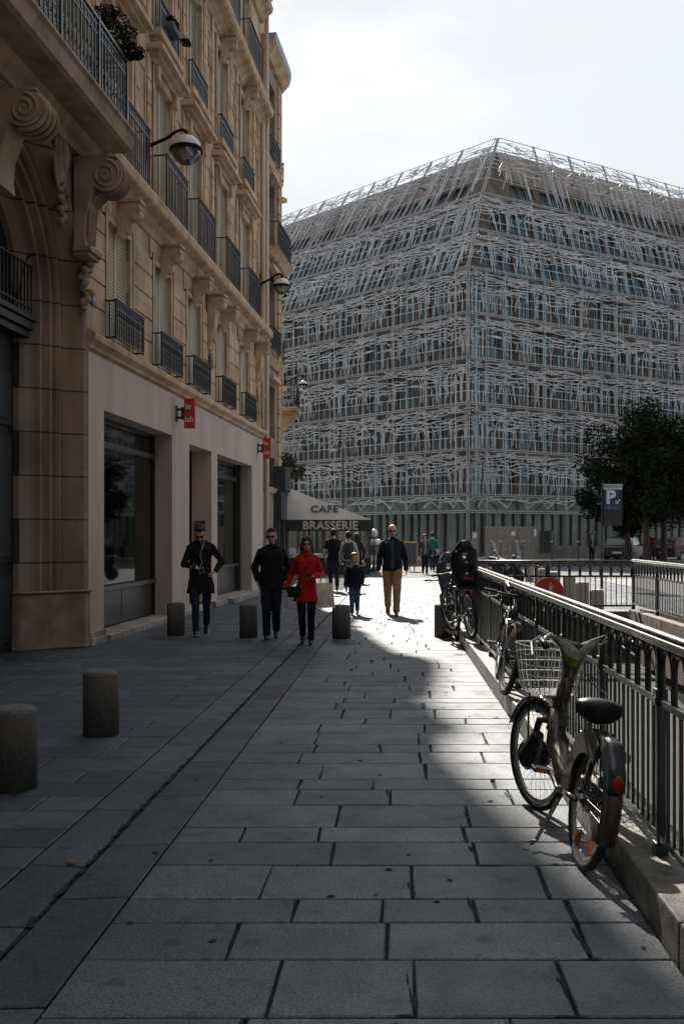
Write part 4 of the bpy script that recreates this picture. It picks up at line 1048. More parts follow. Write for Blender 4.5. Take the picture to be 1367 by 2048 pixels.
mb = MB()
for face, ts in ((0, tL), (1, tR)):
    for (z, a, b) in LV[1:]:
        if abs(z-30.0) < .1: continue
        for dz, wd in ((-.06, .06), (.07, .07)):
            if z+dz > 30.72: continue
            fbar(mb, face, tcorn(face, min(z+dz, 30.7)), min(z+dz, 30.7), ts[-1], min(z+dz, 30.7), wd*(.6 if z > 29 else 1), .02)
    for t_ in ts[1:]:
        for (z0, *_), (z1, *_) in zip(LV[1:-1], LV[2:]):
            if t_ > tcorn(face, z1)+.8:
                for d in (-.07, .07): fbar(mb, face, t_+d, z0, t_+d, z1, .05, .02)
for (z0, *_), (z1, *_) in zip(LV[:-1], LV[1:]):
    for face in (0, 1): fbar(mb, face, tcorn(face, z0)+.06, z0, tcorn(face, z1)+.06, z1, .09, .02)
# stand-off brackets at the crown
OFF0 = -1.0
for face, ts in ((0, tL), (1, tR)):
    for t_ in ts[1:]:
        for z in (22.6, 25.5, 28.4):
            if t_ > tcorn(face, z, OFF0)+.3: mb.bar(LP(face, t_, z, 0), LP(face, t_, z-.15, -1.0), .10)
mb.build('lattice_frame', STEELD, LBt)
# inner wall and windows
OFF = -1.0
wm = MB(); wrest = MB(); wins = []
for face, ts in ((0, tL), (1, tR)):
    zrows = [LV[i][0] for i in (2, 3, 4, 5, 6, 7, 8, 9)]+[30.0]
    for ri in range(len(zrows)-1):
        z0, z1 = zrows[ri], zrows[ri+1]
        kk0 = k0(face, ts, z1, OFF)
        for ci in range(kk0, len(ts)-1):
            t0, t1 = ts[ci], ts[ci+1]
            lo = lambda z: (tcorn(face, z, OFF) if ci == kk0 else t0)
            tn = t1-.30; a = (t0+.30 if ci != kk0 else tcorn(face, z1, OFF)+.35)
            zb, ztp = z0+.18, z1-.42
            if ri in (5, 6): tn = t1-.10; a = (t0+.10 if ci != kk0 else a-.15); ztp = z1-.7
            if ri == 7: zb, ztp = z0+.3, z0+1.75
            if tn-a < .5:
                wm.add([LP(face, lo(z0), z0, OFF), LP(face, t1, z0, OFF), LP(face, t1, z1, OFF), LP(face, lo(z1), z1, OFF)], [(0, 1, 2, 3)]); continue
            def W4(ta0, ta1, tb1, tb0, za, zb_): wm.add([LP(face, ta0, za, OFF), LP(face, ta1, za, OFF), LP(face, tb1, zb_, OFF), LP(face, tb0, zb_, OFF)], [(0, 1, 2, 3)])
            W4(lo(z0), t1, t1, lo(zb), z0, zb); W4(lo(ztp), t1, t1, lo(z1), ztp, z1); W4(lo(zb), a, a, lo(ztp), zb, ztp); W4(tn, t1, t1, tn, zb, ztp)
            nw = 3 if t1-t0 > 3 else 2
            segs = [(a+(tn-a)*i/nw+(.07 if i else 0), a+(tn-a)*(i+1)/nw-(.07 if i < nw-1 else 0)) for i in range(nw)]
            for i in range(nw-1): W4(segs[i][1], segs[i+1][0], segs[i+1][0], segs[i][1], zb, ztp)
            O2 = OFF-.35
            for sa, sb in segs:
                A = [LP(face, sa, zb, OFF), LP(face, sb, zb, OFF), LP(face, sb, ztp, OFF), LP(face, sa, ztp, OFF)]; B_ = [LP(face, sa, zb, O2), LP(face, sb, zb, O2), LP(face, sb, ztp, O2), LP(face, sa, ztp, O2)]
                wm.add(A+B_, [(0, 1, 5, 4), (1, 2, 6, 5), (2, 3, 7, 6), (3, 0, 4, 7)])
            wins.append((ci, face, ri, segs, zb, ztp))
wins.sort()
for i, (ci, face, ri, segs, zb, ztp) in enumerate(wins):
    m = wrest if i >= 100 else MB(); O2 = OFF-.3
    for sa, sb in segs:
        m.add([LP(face, sa, zb, O2), LP(face, sb, zb, O2), LP(face, sb, ztp, O2), LP(face, sa, ztp, O2)], [(0, 1, 2, 3)], 0)
        for q in (sa+.04, (sa+sb)/2, sb-.04): m.bar(LP(face, q, zb, O2+.04), LP(face, q, ztp, O2+.04), .06, mi=1)
        for q in (.04, .35, .98): zz = zb+(ztp-zb)*q; m.bar(LP(face, sa, zz, O2+.04), LP(face, sb, zz, O2+.04), .05, mi=1)
        # external louvre rods
        for q in range(4): zz = zb+.1+.16*q; m.bar(LP(face, sa, zz, OFF+.05), LP(face, sb, zz, OFF+.05), .02, mi=1)
    if i < 100: m.build('window', [OGL2 if ri in (5, 6) else OGL, STEELD], LBt, fix=False)
wrest.build('windows', [OGL, STEELD], LBt, fix=False, kind='stuff')
wm.build('wall', INW, LBt, fix=False)
mb = MB()       # sloping roof and sheet-metal eaves band
for face, ts in ((0, tL), (1, tR)):
    kk0 = k0(face, ts, 30, OFF)
    for ci in range(kk0, len(ts)-1):
        for h in range(3):
            lo = ts[ci] if ci != kk0 else tcorn(face, 30, OFF); a = lo+(ts[ci+1]-lo)*h/3+.02; b = lo+(ts[ci+1]-lo)*(h+1)/3-.02
            mb.add([LP(face, a, 27.6, OFF+.05), LP(face, b, 27.6, OFF+.05), LP(face, b, 30.0, OFF+.05), LP(face, a, 30.0, OFF+.05)], [(0, 1, 2, 3)])
mb.build('eaves_cladding', mat('brown_metal_cladding', (.22, .185, .155), .5, .3, var=.12, scale=.6), LBt, fix=False)
mb = MB(); F_ = -1.5
ring = [LP(0, tcorn(0, 30, F_), 30, F_), LP(0, tL[-1], 30, F_), LP(0, tL[-1], 30, F_)-nL*22, LP(1, tR[-1], 30, F_)-nR*22, LP(1, tR[-1], 30, F_)]
mb.add([V((q.x, q.y, z)) for z in (0, 29.7) for q in ring], [(0, 1, 2, 3, 4), (9, 8, 7, 6, 5)]+[(i, (i+1) % 5, 5+(i+1) % 5, 5+i) for i in range(5)])
mb.build('core', INW, LBt)
mb = MB(); c0 = LP(0, tcorn(0, 30, OFF), 29.95, OFF); c1 = LP(0, tL[-1], 29.95, OFF); c2 = LP(1, tR[-1], 29.95, OFF)
mb.add([c0, c1, c1+V((8, 14, 0)), c2+V((-6, 14, 0)), c2], [(0, 1, 2, 3, 4)])
for q, nn_ in ((c1, nL), (c2, nR)): pass
mb.add([LP(0, tL[-1], 0, OFF), LP(0, tL[-1], 0, OFF)-nL*20, LP(0, tL[-1], 29, OFF)-nL*20+V((0, 0, 0)), LP(0, tL[-1], 29, OFF), ], [(0, 1, 2, 3)])
mb.add([LP(1, tR[-1], 0, OFF), LP(1, tR[-1], 0, OFF)-nR*20, LP(1, tR[-1], 29, OFF)-nR*20, LP(1, tR[-1], 29, OFF)], [(0, 1, 2, 3)])
mb.build('roof', ZINC, LBt, fix=False)
# ground floor: posts, glass, shop ceiling light
mb = MB(); gm = MB(); pw = MB()
for face, ts in ((0, tL), (1, tR)):
    gm.add([LP(face, tcorn(face, 1, -.5), .35, -.5), LP(face, ts[-1], .35, -.5), LP(face, ts[-1], 4.29, -.5), LP(face, tcorn(face, 1, -.5), 4.29, -.5)], [(0, 1, 2, 3)])
    pw.add([LP(face, tcorn(face, 1, -1.4), 2.95, -1.4), LP(face, ts[-1], 2.95, -1.4), LP(face, ts[-1], 4.29, OFF), LP(face, tcorn(face, 1, OFF), 4.29, OFF)], [(0, 1, 2, 3)])
    for t_, t2 in zip(ts[:-1], ts[1:]):
        n = 4 if t2-t_ > 3 else 2
        for i in range(n):
            q = t_+(t2-t_)*i/n+.1; wd = .26 if i == 0 else (.16 if i == 2 else .08)
            mb.bar(LP(face, q, .11, -.42), LP(face, q, 3.16, -.42), wd, .12 if wd < .2 else .2, up=(nL if face == 0 else nR))
    mb.bar(LP(face, tcorn(face, 1, -.4), .24, -.42), LP(face, ts[-1], .24, -.42), .26, .14)
mb.build('ground_floor_posts', mat('bronze_posts', (.05, .043, .04), .6, .0, var=.2, scale=1), LBt)
gm.build('ground_floor_glazing', mat('green_glass', (.08, .11, .09), .15, spec=.5, var=.35, scale=.35, detail=2), LBt, fix=False)
pw.build('soffit', INW, LBt, fix=False)
# grey enclosure, doorway, notices and posts at the foot of the building
def fpos(px, Y): return (px-683.5)/1991*Y
t = thing('metal_enclosure', 'plain grey sheet-metal enclosure with paper notices at the foot of the lattice building', 'enclosure', (fpos(972, 62), 62, .11))
m = MB(); m.box(0, 1.95, 0, .5, 0, 2.0); m.box(1.97, 3.2, 0, .5, 0, 2.0); m.build('panels', mat('grey_sheet', (.22, .20, .175), .5, .2, var=.12, scale=2), t, bevel=.01)
m = MB(); m.box(1.55, 1.8, -.01, 0, 1.45, 1.7); m.box(2.95, 3.12, -.012, 0, 1.4, 1.85); m.build('notice', WHITEP, t)
t = thing('access_post', 'slim grey intercom post with a white card left of the grey enclosure', 'post', (fpos(944, 62), 62, .11))
m = MB(); m.box(0, .35, 0, .3, 0, 1.7); m.build('body', mat('grey_sheet', (.2, .2, .2), .5), t, bevel=.02); m = MB(); m.box(.05, .25, -.01, 0, 1.3, 1.6); m.build('card', WHITEP, t)
t = thing('utility_cabinet', 'black upright cabinet on a pale concrete step right of the grey enclosure', 'cabinet', (fpos(1080, 61.5), 61.5, .11))
m = MB(); m.box(0, .62, 0, .4, .35, 1.75); m.build('body', BLACKP, t, bevel=.02); m = MB(); m.box(-.05, .8, -.1, .5, 0, .35); m.build('step', GRK, t)
t = thing('low_wall', 'low grey wall with glass balustrade in front of the ground-floor glazing', 'wall', (fpos(1100, 62.5), 62.5, .11))
m = MB(); m.box(0, 5.5, 0, .25, 0, .8); m.build('plinth', mat('grey_render', (.16, .15, .14), .8), t)
m = MB()
for i in range(5): m.box(.1+i*1.3, .16+i*1.3, .1, .14, .8, 1.7); m.box(.08+i*1.3, .3+i*1.3, .09, .15, 1.62, 1.68)
m.build('balustrade_posts', ZINC, t)
# thin street posts
posts = [(983, 59, 'leftmost slim steel post in front of the grey enclosure'), (1000, 59, 'second slim post in front of the grey enclosure'), (1033, 59, 'slim post between the scooter and the enclosure'), (1044, 59, 'slim post just right of the scooter seat'), (1102, 58.6, 'slim post right of the black cabinet'), (1155, 58.6, 'slim post near the standing woman in dark clothes'), (1243, 57, 'slim round-topped post behind the dark car, left one'), (1262, 57, 'slim round-topped post behind the dark car, right one')]
pm = None
for px, Y_, lb in posts:
    if pm is None:
        pm = thing('street_post', lb, 'post', (fpos(px, Y_), Y_, .0), group='slim steel posts along the far pavement')
        m = MB(); m.lathe([(.035, 0), (.035, 1.15)], n=10); m.build('shaft', IRON, pm); m = MB(); m.ell((0, 0, 1.2), (.06, .06, .06), 10, 8); m.build('ball_top', mat('pale_metal', (.5, .5, .48), .35, .4), pm, smooth=True)
    else: dup(pm, (fpos(px, Y_), Y_, 0), label=lb)
# ============================================================ CAFE TERRACE
AY = 40.5
CA = thing('cafe_terrace', 'cafe terrace with grey sloping awning, black lettered valance and clear plastic screens', 'awning', (0, 0, 0))
FAB = mat('grey_canvas', (.36, .35, .33), .85, var=.10, scale=1.5, streak=True, bump=.2, bscale=8)
t_ = FAB.node_tree; bs = t_.nodes['Principled BSDF']; bs.inputs['Transmission Weight'].default_value = 0
mb = MB()
a = (-2.28, AY, 2.23); b = (1.2, AY, 2.23); c = (-2.28, AY+.9, 3.55); d = (-2.28, 46.6, 3.55); e = (1.2, 46.6, 2.23)
# canvas sags slightly between its edges
def sheet(A, B, C_, D, n=10, sag=.05):
    A, B, C_, D = map(V, (A, B, C_, D)); vs = []
    for i in range(n+1):
        for j in range(n+1):
            u, v_ = i/n, j/n; q = A.lerp(B, u).lerp(D.lerp(C_, u), v_); q.z -= sag*sin(pi*u)*sin(pi*v_); vs.append(q)
    mb.add(vs, [(i*(n+1)+j, (i+1)*(n+1)+j, (i+1)*(n+1)+j+1, i*(n+1)+j+1) for i in range(n) for j in range(n)])
sheet(a, b, (-2.20, AY+.9, 3.55), c, sag=.04); sheet(b, e, d, (-2.20, AY+.9, 3.55), sag=.08)
o = mb.build('canopy', FAB, CA, fix=False); s_ = o.modifiers.new('s', 'SOLIDIFY'); s_.thickness = .012
mb = MB(); mb.box(-2.28, 1.22, AY-.03, AY, 1.77, 2.225); mb.box(1.2, 1.225, AY, 46.6, 1.77, 2.225); mb.build('valance', mat('black_canvas', (.015, .015, .015), .7), CA)
nrm = V((0, -1.32, .9)).normalized()
Mx = T(-.72, AY+.30, 2.67) @ Matrix.Rotation(atan2(1.32, .9), 4, 'X')
text('lettering', 'CAFE', .46, mat('black_letter', (.015, .015, .015), .6), CA, T(0, -.05, .0) @ Mx, .01, .006, 1.1)
text('lettering_border', 'BRASSERIE', .47, mat('yellow_edge', (.32, .25, .10), .6), CA, T(-.48, AY-.036, 1.985) @ FACE, .003, .019, 1.05)
text('lettering', 'BRASSERIE', .47, mat('grey_letter', (.42, .42, .40), .6), CA, T(-.48, AY-.045, 1.985) @ FACE, .003, .008, 1.05)
mb = MB(); gm = MB()
for x in (-2.25, -1.35, -.3, .75, 1.15): mb.box(x-.03, x+.03, AY+.1, AY+.16, .08, 1.8)
mb.box(-2.25, 1.15, AY+.09, AY+.17, .62, .68); mb.box(-2.25, 1.15, AY+.09, AY+.17, 0, .08)
for y in (42, 43.5, 45, 46.4): mb.box(1.09, 1.15, y-.03, y+.03, .0, 1.9)
mb.build('screen_frame', BLACKP, CA)
mb = MB(); mb.box(-2.22, 1.12, AY+.12, AY+.14, .08, .62); mb.build('dark_lower_panel', mat('brown_panel', (.03, .022, .018), .5), CA)
m = MB(); rr = random.Random(4)
for x0, x1 in ((-2.2, -1.4), (-1.3, -.35), (-.25, .7), (.8, 1.1)):
    n = 10; vs = []
    for i in range(n+1):
        for z in (.68, 1.2, 1.78): vs.append((x0+(x1-x0)*i/n, AY+.13+rr.uniform(-.012, .012), z))
    m.add(vs, [(i*3+j, (i+1)*3+j, (i+1)*3+j+1, i*3+j+1) for i in range(n) for j in range(2)])
m.build('plastic_screen', glass('clear_plastic', (.8, .8, .76), .16, .12), CA, smooth=True, fix=False)
m = MB(); m.lathe([(.001, -.02), (.15, -.02), (.15, .0)], (-2.0, AY+.06, .95), 20, axis='y'); m.box(-1.75, -1.45, AY+.05, AY+.07, .85, 1.1); m.build('menu_disc', WHITEP, CA)
text('lettering', 'ES', .22, WHITEP, CA, T(.85, AY+.085, .42) @ FACE, .002, .004)
# tables inside the terrace
for i, (x, y) in enumerate([(-1.5, 42.2), (-.2, 42.6), (.5, 44.2), (-1.2, 44.6)]):
    if i == 0:
        tb = thing('bistro_table', 'small round bistro table under the cafe awning', 'table', (x, y, 0), group='bistro tables under the awning')
        m = MB(); m.lathe([(.0, .72), (.32, .72), (.32, .75), (0, .75)], n=18); m.build('tabletop', mat('table_top', (.2, .12, .07), .4), tb); m = MB(); m.lathe([(.22, 0), (.22, .03), (.03, .05), (.03, .72)], n=12); m.build('pedestal', IRON, tb)
    else: dup(tb, (x, y, 0))
# chalkboard on the pavement
t = thing('chalkboard', 'freestanding chalkboard in an orange wooden frame on the sunlit plaza', 'chalkboard', (fpos(821, 44), 44, 0), radians(4))
m = MB(); m.box(-.24, .24, -.01, .02, .26, 1.24); m.build('board', mat('chalk_writing_board', (.03, .04, .05), .7, var=.6, scale=45, col2=(.11, .12, .13), detail=6), t)
m = MB()
for q in [(-.30, -.24, .2, 1.3), (.24, .30, .2, 1.3), (-.24, .24, 1.24, 1.3), (-.24, .24, .2, .26)]: m.box(q[0], q[1], -.03, .03, q[2], q[3])
m.box(-.18, -.13, -.02, .02, 0, .2); m.box(.13, .18, -.02, .02, 0, .2); m.box(-.25, .25, -.25, .25, 0.0, .04) if False else None
m.bar((0, .02, 1.2), (0, .45, 0), .04); m.build('frame', mat('orange_wood', (.42, .20, .07), .5), t, bevel=.005)
# globe lamp post
t = thing('globe_lamp', 'short black lamp post with one high and several low white globes beside the cafe', 'street lamp', (1.41, 44, 0))
m = MB(); m.lathe([(.16, 0), (.14, .1), (.06, .25), (.045, .9), (.06, .95), (.04, 1.0), (.035, 1.58)], n=12)
for k_ in range(4): a_ = k_*pi/2+.3; m.tube([(0, 0, .95), (.12*cos(a_), .12*sin(a_), .9), (.22*cos(a_), .22*sin(a_), 1.0), (.22*cos(a_), .22*sin(a_), 1.2)], .02, 6)
m.build('post', IRON, t)
GLB = mat('opal_globe', (.62, .62, .60), .25, var=.03)
for k_, (x, y, z, r_) in enumerate([(0, 0, 1.70, .165)]+[(.22*cos(k_*pi/2+.3), .22*sin(k_*pi/2+.3), 1.30, .125) for k_ in range(4)]):
    m = MB(); m.ell((x, y, z), (r_, r_, r_), 18, 12); m.build('globe', GLB, t, smooth=True)
# tall street lamp with a hanging lantern
t = thing('lantern_post', 'tall thin black street lamp with a hanging lantern behind the cafe awning', 'street lamp', (.04, 50, 0))
m = MB(); m.lathe([(.14, 0), (.12, .8), (.06, 1.2), (.05, 5.6), (.035, 6.1)], n=10); m.tube([(0, 0, 5.8), (-.02, 0, 6.2), (-.15, 0, 6.42), (-.32, 0, 6.38), (-.42, 0, 6.2)], .025, 6); m.tube([(0, 0, 5.5), (-.15, 0, 5.9), (-.3, 0, 6.35)], .015, 5); m.build('post', IRON, t)
m = MB(); m.lathe([(.02, 6.2), (.08, 6.15), (.20, 6.0), (.22, 5.95), (.2, 5.93)], (-.42, 0, 0), 14); m.build('lantern_hood', IRON, t); m = MB(); m.lathe([(.19, 5.93), (.15, 5.8), (.0, 5.76)], (-.42, 0, 0), 14); m.build('lantern_bowl', mat('lantern_glass', (.35, .38, .4), .15), t)
# parking sign
t = thing('parking_sign', 'blue parking sign with a big white P and a white header on a dark post', 'sign', (fpos(1203, 30), 30, 0))
m = MB(); m.lathe([(.035, 0), (.03, 3.2)], n=10); m.build('post', IRON, t)
W_ = .56; x0 = .03
m = MB(); m.box(x0, x0+W_, -.06, .06, 1.9, 2.36, 0); m.box(x0, x0+W_, -.06, .06, 2.36, 2.99, 1); m.box(x0, x0+W_, -.062, .062, 2.99, 3.15, 2)
NAVY = mat('sign_navy', (.010, .022, .06), .35); m.build('sign_box', [mat('sign_dark_base', (.010, .012, .016), .4), NAVY, mat('sign_white', (.55, .57, .6), .4)], t)
text('lettering', 'INDIGO', .135, NAVY, t, T(x0+W_/2, -.066, 3.07) @ FACE, .002, .003, 1.15)
SW = mat('sign_white', (.55, .57, .6), .4)
text('lettering', 'P', .56, SW, t, T(x0+.21, -.066, 2.74) @ FACE, .002, .022)
m = MB(); m.bar((x0+.49, -.066, 2.69), (x0+.37, -.066, 2.57), .025, .004, up=(0, 1, 0)); m.bar((x0+.37, -.066, 2.57), (x0+.37, -.066, 2.66), .025, .004, up=(0, 1, 0)); m.bar((x0+.37, -.066, 2.57), (x0+.46, -.066, 2.57), .025, .004, up=(0, 1, 0)); m.build('arrow', SW, t)
m = MB(); m.box(x0+.11, x0+.20, -.063, -.06, 2.40, 2.49); m.build('pictogram', mat('sign_blue', (.03, .12, .35), .4), t)
m = MB(); m.box(x0+.24, x0+.36, -.0625, -.060, 2.455, 2.475); m.box(x0+.24, x0+.46, -.0625, -.060, 2.415, 2.435); m.build('small_print', mat('sign_blue', (.03, .12, .35), .4), t)
# no-entry sign inside the ramp
t = thing('no_entry_sign', 'round red no-entry sign with a white bar, behind the near railing', 'sign', (fpos(1096, 14), 14, 0))
SR = .212; zc = .83
m = MB(); m.lathe([(.02, -.9), (.02, zc)], (0, .03, 0), 10); m.build('post', ZINC, t)
m = MB(); m.lathe([(.001, -.008), (SR, -.008), (SR, .0)], (0, 0, zc), 36, axis='y'); m.build('plate', REDS, t)
m = MB(); m.box(-.14, .14, -.014, -.010, zc-.09, zc-.03); m.build('white_bar', WHITEP, t)
m = MB(); m.ell((.03, -.012, zc+.12), (.012, .002, .014), 8, 5); m.box(.012, .048, -.013, -.010, zc+.02, zc+.10); m.box(.0, .06, -.013, -.010, zc+.0, zc+.018); m.box(.046, .066, -.013, -.010, zc+.07, zc+.08); m.build('sketch', WHITEP, t)
# ============================================================ TREES
def tree(px, Y_, h, cr, label, seed, nl=22000, base=0.0):
    t = thing('street_tree', label, 'tree', (fpos(px, Y_), Y_, base), group='dark plane trees at the right')
    r = random.Random(seed); m = MB(); m.tube([(0, 0, 0), (.05, 0, h*.2), (0, .05, h*.4), (.1, 0, h*.7), (.1, 0, h*.9)], [.2, .16, .13, .08, .03], 9)
    tips = []
    for i in range(16):
        a_ = r.uniform(0, 2*pi); z0 = h*r.uniform(.22, .6); L_ = cr*r.uniform(.5, .95); z1 = z0+h*r.uniform(.08, .32)
        p1 = (L_*.4*cos(a_), L_*.4*sin(a_), z0+(z1-z0)*.5); p2 = (L_*cos(a_), L_*sin(a_), z1)
        m.tube([(0, 0, z0), p1, p2], [.07, .045, .015], 5); tips += [p1, p2]
        for q in range(3): e_ = (p2[0]+r.uniform(-.8, .8), p2[1]+r.uniform(-.8, .8), p2[2]+r.uniform(-.3, .9)); m.tube([p1, e_], [.02, .008], 4); tips.append(e_)
    m.build('trunk', BARK, t); f = MB()
    per = nl//len(tips)
    for p in tips: leaves(f, p, (cr*.33, cr*.33, h*.09), per, .10, r)
    f.build('crown', LEAFD, t)
tree(1290, 52, 7.4, 2.5, 'dark leafy tree nearest to the blue parking sign', 1)
tree(1252, 55, 6.2, 2.0, 'lowest dark tree, just above and behind the parking sign', 4)
tree(1325, 55, 8.2, 2.7, 'dark leafy tree between the other two and set farther back', 3)
tree(1385, 50, 7.9, 2.9, 'dark leafy tree at the right edge of the picture', 2)
# ============================================================ CARS AND SCOOTERS
def car(loc, rz, L_, W_, H_, m_body, label, hatch=True):
    t = thing('parked_car', label, 'car', loc, rz, 'cars parked in front of the lattice building')
    hw = W_/2; x0, x1 = -L_/2, L_/2
    sec = [(x0, .45, .75, .95, .80), (x0+.12, .3, .95, 1.0, .9), (x0+.5, .25, 1.0, 1.0, .95)]
    prof_low = [(x0, .35), (x0+.05, .28), (x1-.05, .28), (x1, .4), (x1, .62), (x1-.25, .78), (x1-1.15, .93), (x0+.12, .98), (x0, .85)]
    m = MB(); m.prism([(p[0], p[1]) for p in prof_low], -hw, hw, 'xz'); b_ = m.build('body', m_body, t, bevel=.06)
    m = MB(); roof = [(x1-1.25, .93), (x1-1.95, H_-.03), (x1-2.4, H_), (x0+.7, H_-.02), (x0+.42, H_-.1), (x0+.10, .97)]
    k = len(roof); vs = [(x, s_*(hw*.93 if z < 1 else hw*.78), z) for s_ in (-1, 1) for x, z in roof]
    m.add(vs, [tuple(range(k)), tuple(range(2*k-1, k-1, -1))]+[(i, k+i, k+(i+1) % k, (i+1) % k) for i in range(k)])
    m.build('cabin', m_body, t, bevel=.04)
    gm_ = mat('car_glass', (.02, .025, .03), .05, spec=1.0)
    m = MB()
    for s_ in (-1, 1):
        y = lambda z: s_*(hw*.93-(hw*.15)*(z-.97)/(H_-.97)+.008)
        for xa, xb in ((x0+.75, x0+1.55), (x0+1.65, x1-1.75)):
            m.add([(xa, y(1.0), 1.0), (xb+.12, y(1.0), 1.0), (xb-.1, y(H_-.12), H_-.12), (xa+.1, y(H_-.12), H_-.12)], [(0, 1, 2, 3)])
    m.add([(x0+.15, -hw*.78, 1.02), (x0+.15, hw*.78, 1.02), (x0+.405, hw*.68, H_-.13), (x0+.405, -hw*.68, H_-.13)], [(0, 1, 2, 3)]); m.v = [(a_-.03 if i >= len(m.v)-4 else a_, b__, c_) for i, (a_, b__, c_) in enumerate(m.v)]
    m.add([(x1-1.25, -hw*.8, .99), (x1-1.25, hw*.8, .99), (x1-1.93, hw*.7, H_-.08), (x1-1.93, -hw*.7, H_-.08)], [(0, 1, 2, 3)]); m.v = [(a_+.035 if i >= len(m.v)-4 else a_, b__, c_) for i, (a_, b__, c_) in enumerate(m.v)]
    m.build('windows', gm_, t, fix=False)
    for xx in (x0+.75, x1-.8):
        for s_ in (-1, 1):
            m = MB(); m.lathe([(.001, -.1), (.29, -.1), (.31, -.06), (.31, .06), (.29, .1), (.001, .1)], (xx, s_*(hw-.1), .31), 20, axis='y'); wo = m.build('wheel', mat('rubber', (.02, .02, .02), .8), t)
            m = MB(); m.lathe([(.001, -.112), (.18, -.108), (.19, -.09)] if s_ < 0 else [(.19, .09), (.18, .108), (.001, .112)], (xx, s_*(hw-.1), .31), 16, axis='y'); m.build('rim', ZINC, wo)
    for s_ in (-1, 1):
        m = MB(); m.box(x0-.01, x0+.14, s_*hw*.97, s_*hw*.78, .68, .95); m.build('tail_light', mat('tail_red', (.25, .01, .01), .3), t, bevel=.02)
        m = MB(); m.box(x1-.12, x1+.01, s_*hw*.95, s_*hw*.62, .55, .70); m.build('headlight', mat('lens', (.4, .4, .42), .1), t, bevel=.02)
        m = MB(); m.box(x1-1.5, x1-1.35, s_*(hw+.16), s_*hw*.95, .95, 1.08); m.build('mirror', m_body, t, bevel=.03)
    m = MB(); m.box(x0-.015, x0+.01, -.26, .26, .5, .61); m.build('number_plate', WHITEP, t)
    return t
car((fpos(1248, 60.2), 60.2, 0), radians(62), 4.1, 1.72, 1.50, mat('black_car_paint', (.006, .007, .008), .4, coat=.15, var=.05), 'dark hatchback parked at an angle behind the railing under the trees')
car((fpos(1366, 60.5), 60.5, 0), radians(35), 4.0, 1.7, 1.45, mat('dark_red_car_paint', (.05, .008, .012), .4, coat=.15, var=.05), 'dark red car partly out of the picture at the right edge')
def scooter(loc, rz, label):
    t = thing('motor_scooter', label, 'scooter', loc, rz, 'motor scooters beyond the railing')
    bl = mat('scooter_black', (.012, .012, .014), .3, coat=.4)
    for xx in (-.62, .62):
        m = MB(); m.lathe([(.10, -.04), (.22, -.06), (.25, -.03), (.25, .03), (.22, .06), (.10, .04)], (xx, 0, .25), 20, axis='y'); m.build('wheel', mat('rubber', (.02, .02, .02), .8), t)
    m = MB()
    m.prism([(-.80, .62), (-.72, .80), (-.35, .76), (-.12, .62), (-.02, .40), (.30, .36), (.36, .60), (.48, 1.0), (.60, .92), (.62, .62), (.52, .30), (-.1, .24), (-.55, .38)], -.17, .17, 'xz')
    m.build('body', bl, t, bevel=.06); m = MB(); m.prism([(-.82, .82), (-.75, .90), (-.45, .86), (-.1, .80), (-.02, .74), (-.3, .72), (-.7, .77)], -.15, .15, 'xz'); m.build('saddle', mat('saddle_black', (.015, .015, .015), .7), t, bevel=.04)
    m = MB(); m.tube([(.62, 0, .25), (.48, 0, .95), (.44, 0, 1.04)], .035, 8); m.tube([(.36, -.36, 1.08), (.45, -.15, 1.06), (.47, 0, 1.04), (.45, .15, 1.06), (.36, .36, 1.08)], .018, 8); m.build('handlebar', bl, t)
    m = MB(); m.add([(.52, -.17, 1.0), (.52, .17, 1.0), (.40, .13, 1.38), (.40, -.13, 1.38), (.55, 0, 1.0), (.43, 0, 1.38)], [(0, 4, 5, 3), (4, 1, 2, 5)]); o = m.build('windscreen', mat('smoked_screen', (.03, .03, .035), .1, spec=1), t, fix=False); q = o.modifiers.new('s', 'SOLIDIFY'); q.thickness = .006
    for s_ in (-1, 1):
        m = MB(); m.tube([(.40, s_*.22, 1.06), (.42, s_*.28, 1.22)], .007, 5); m.ell((.42, s_*.29, 1.26), (.015, .06, .04), 8, 6); m.build('mirror', bl, t)
    m = MB(); m.ell((.60, 0, .88), (.05, .09, .06), 10, 8); m.build('headlight', mat('lens', (.4, .4, .42), .1), t, smooth=True)
    return t
scooter((fpos(1012, 33), 33, 0), radians(-60), 'black motor scooter with raised mirrors standing beyond the far railing')
scooter((fpos(962, 34), 34, 0), radians(-20), 'low dark motor scooter side-on behind the child bicycle seat')
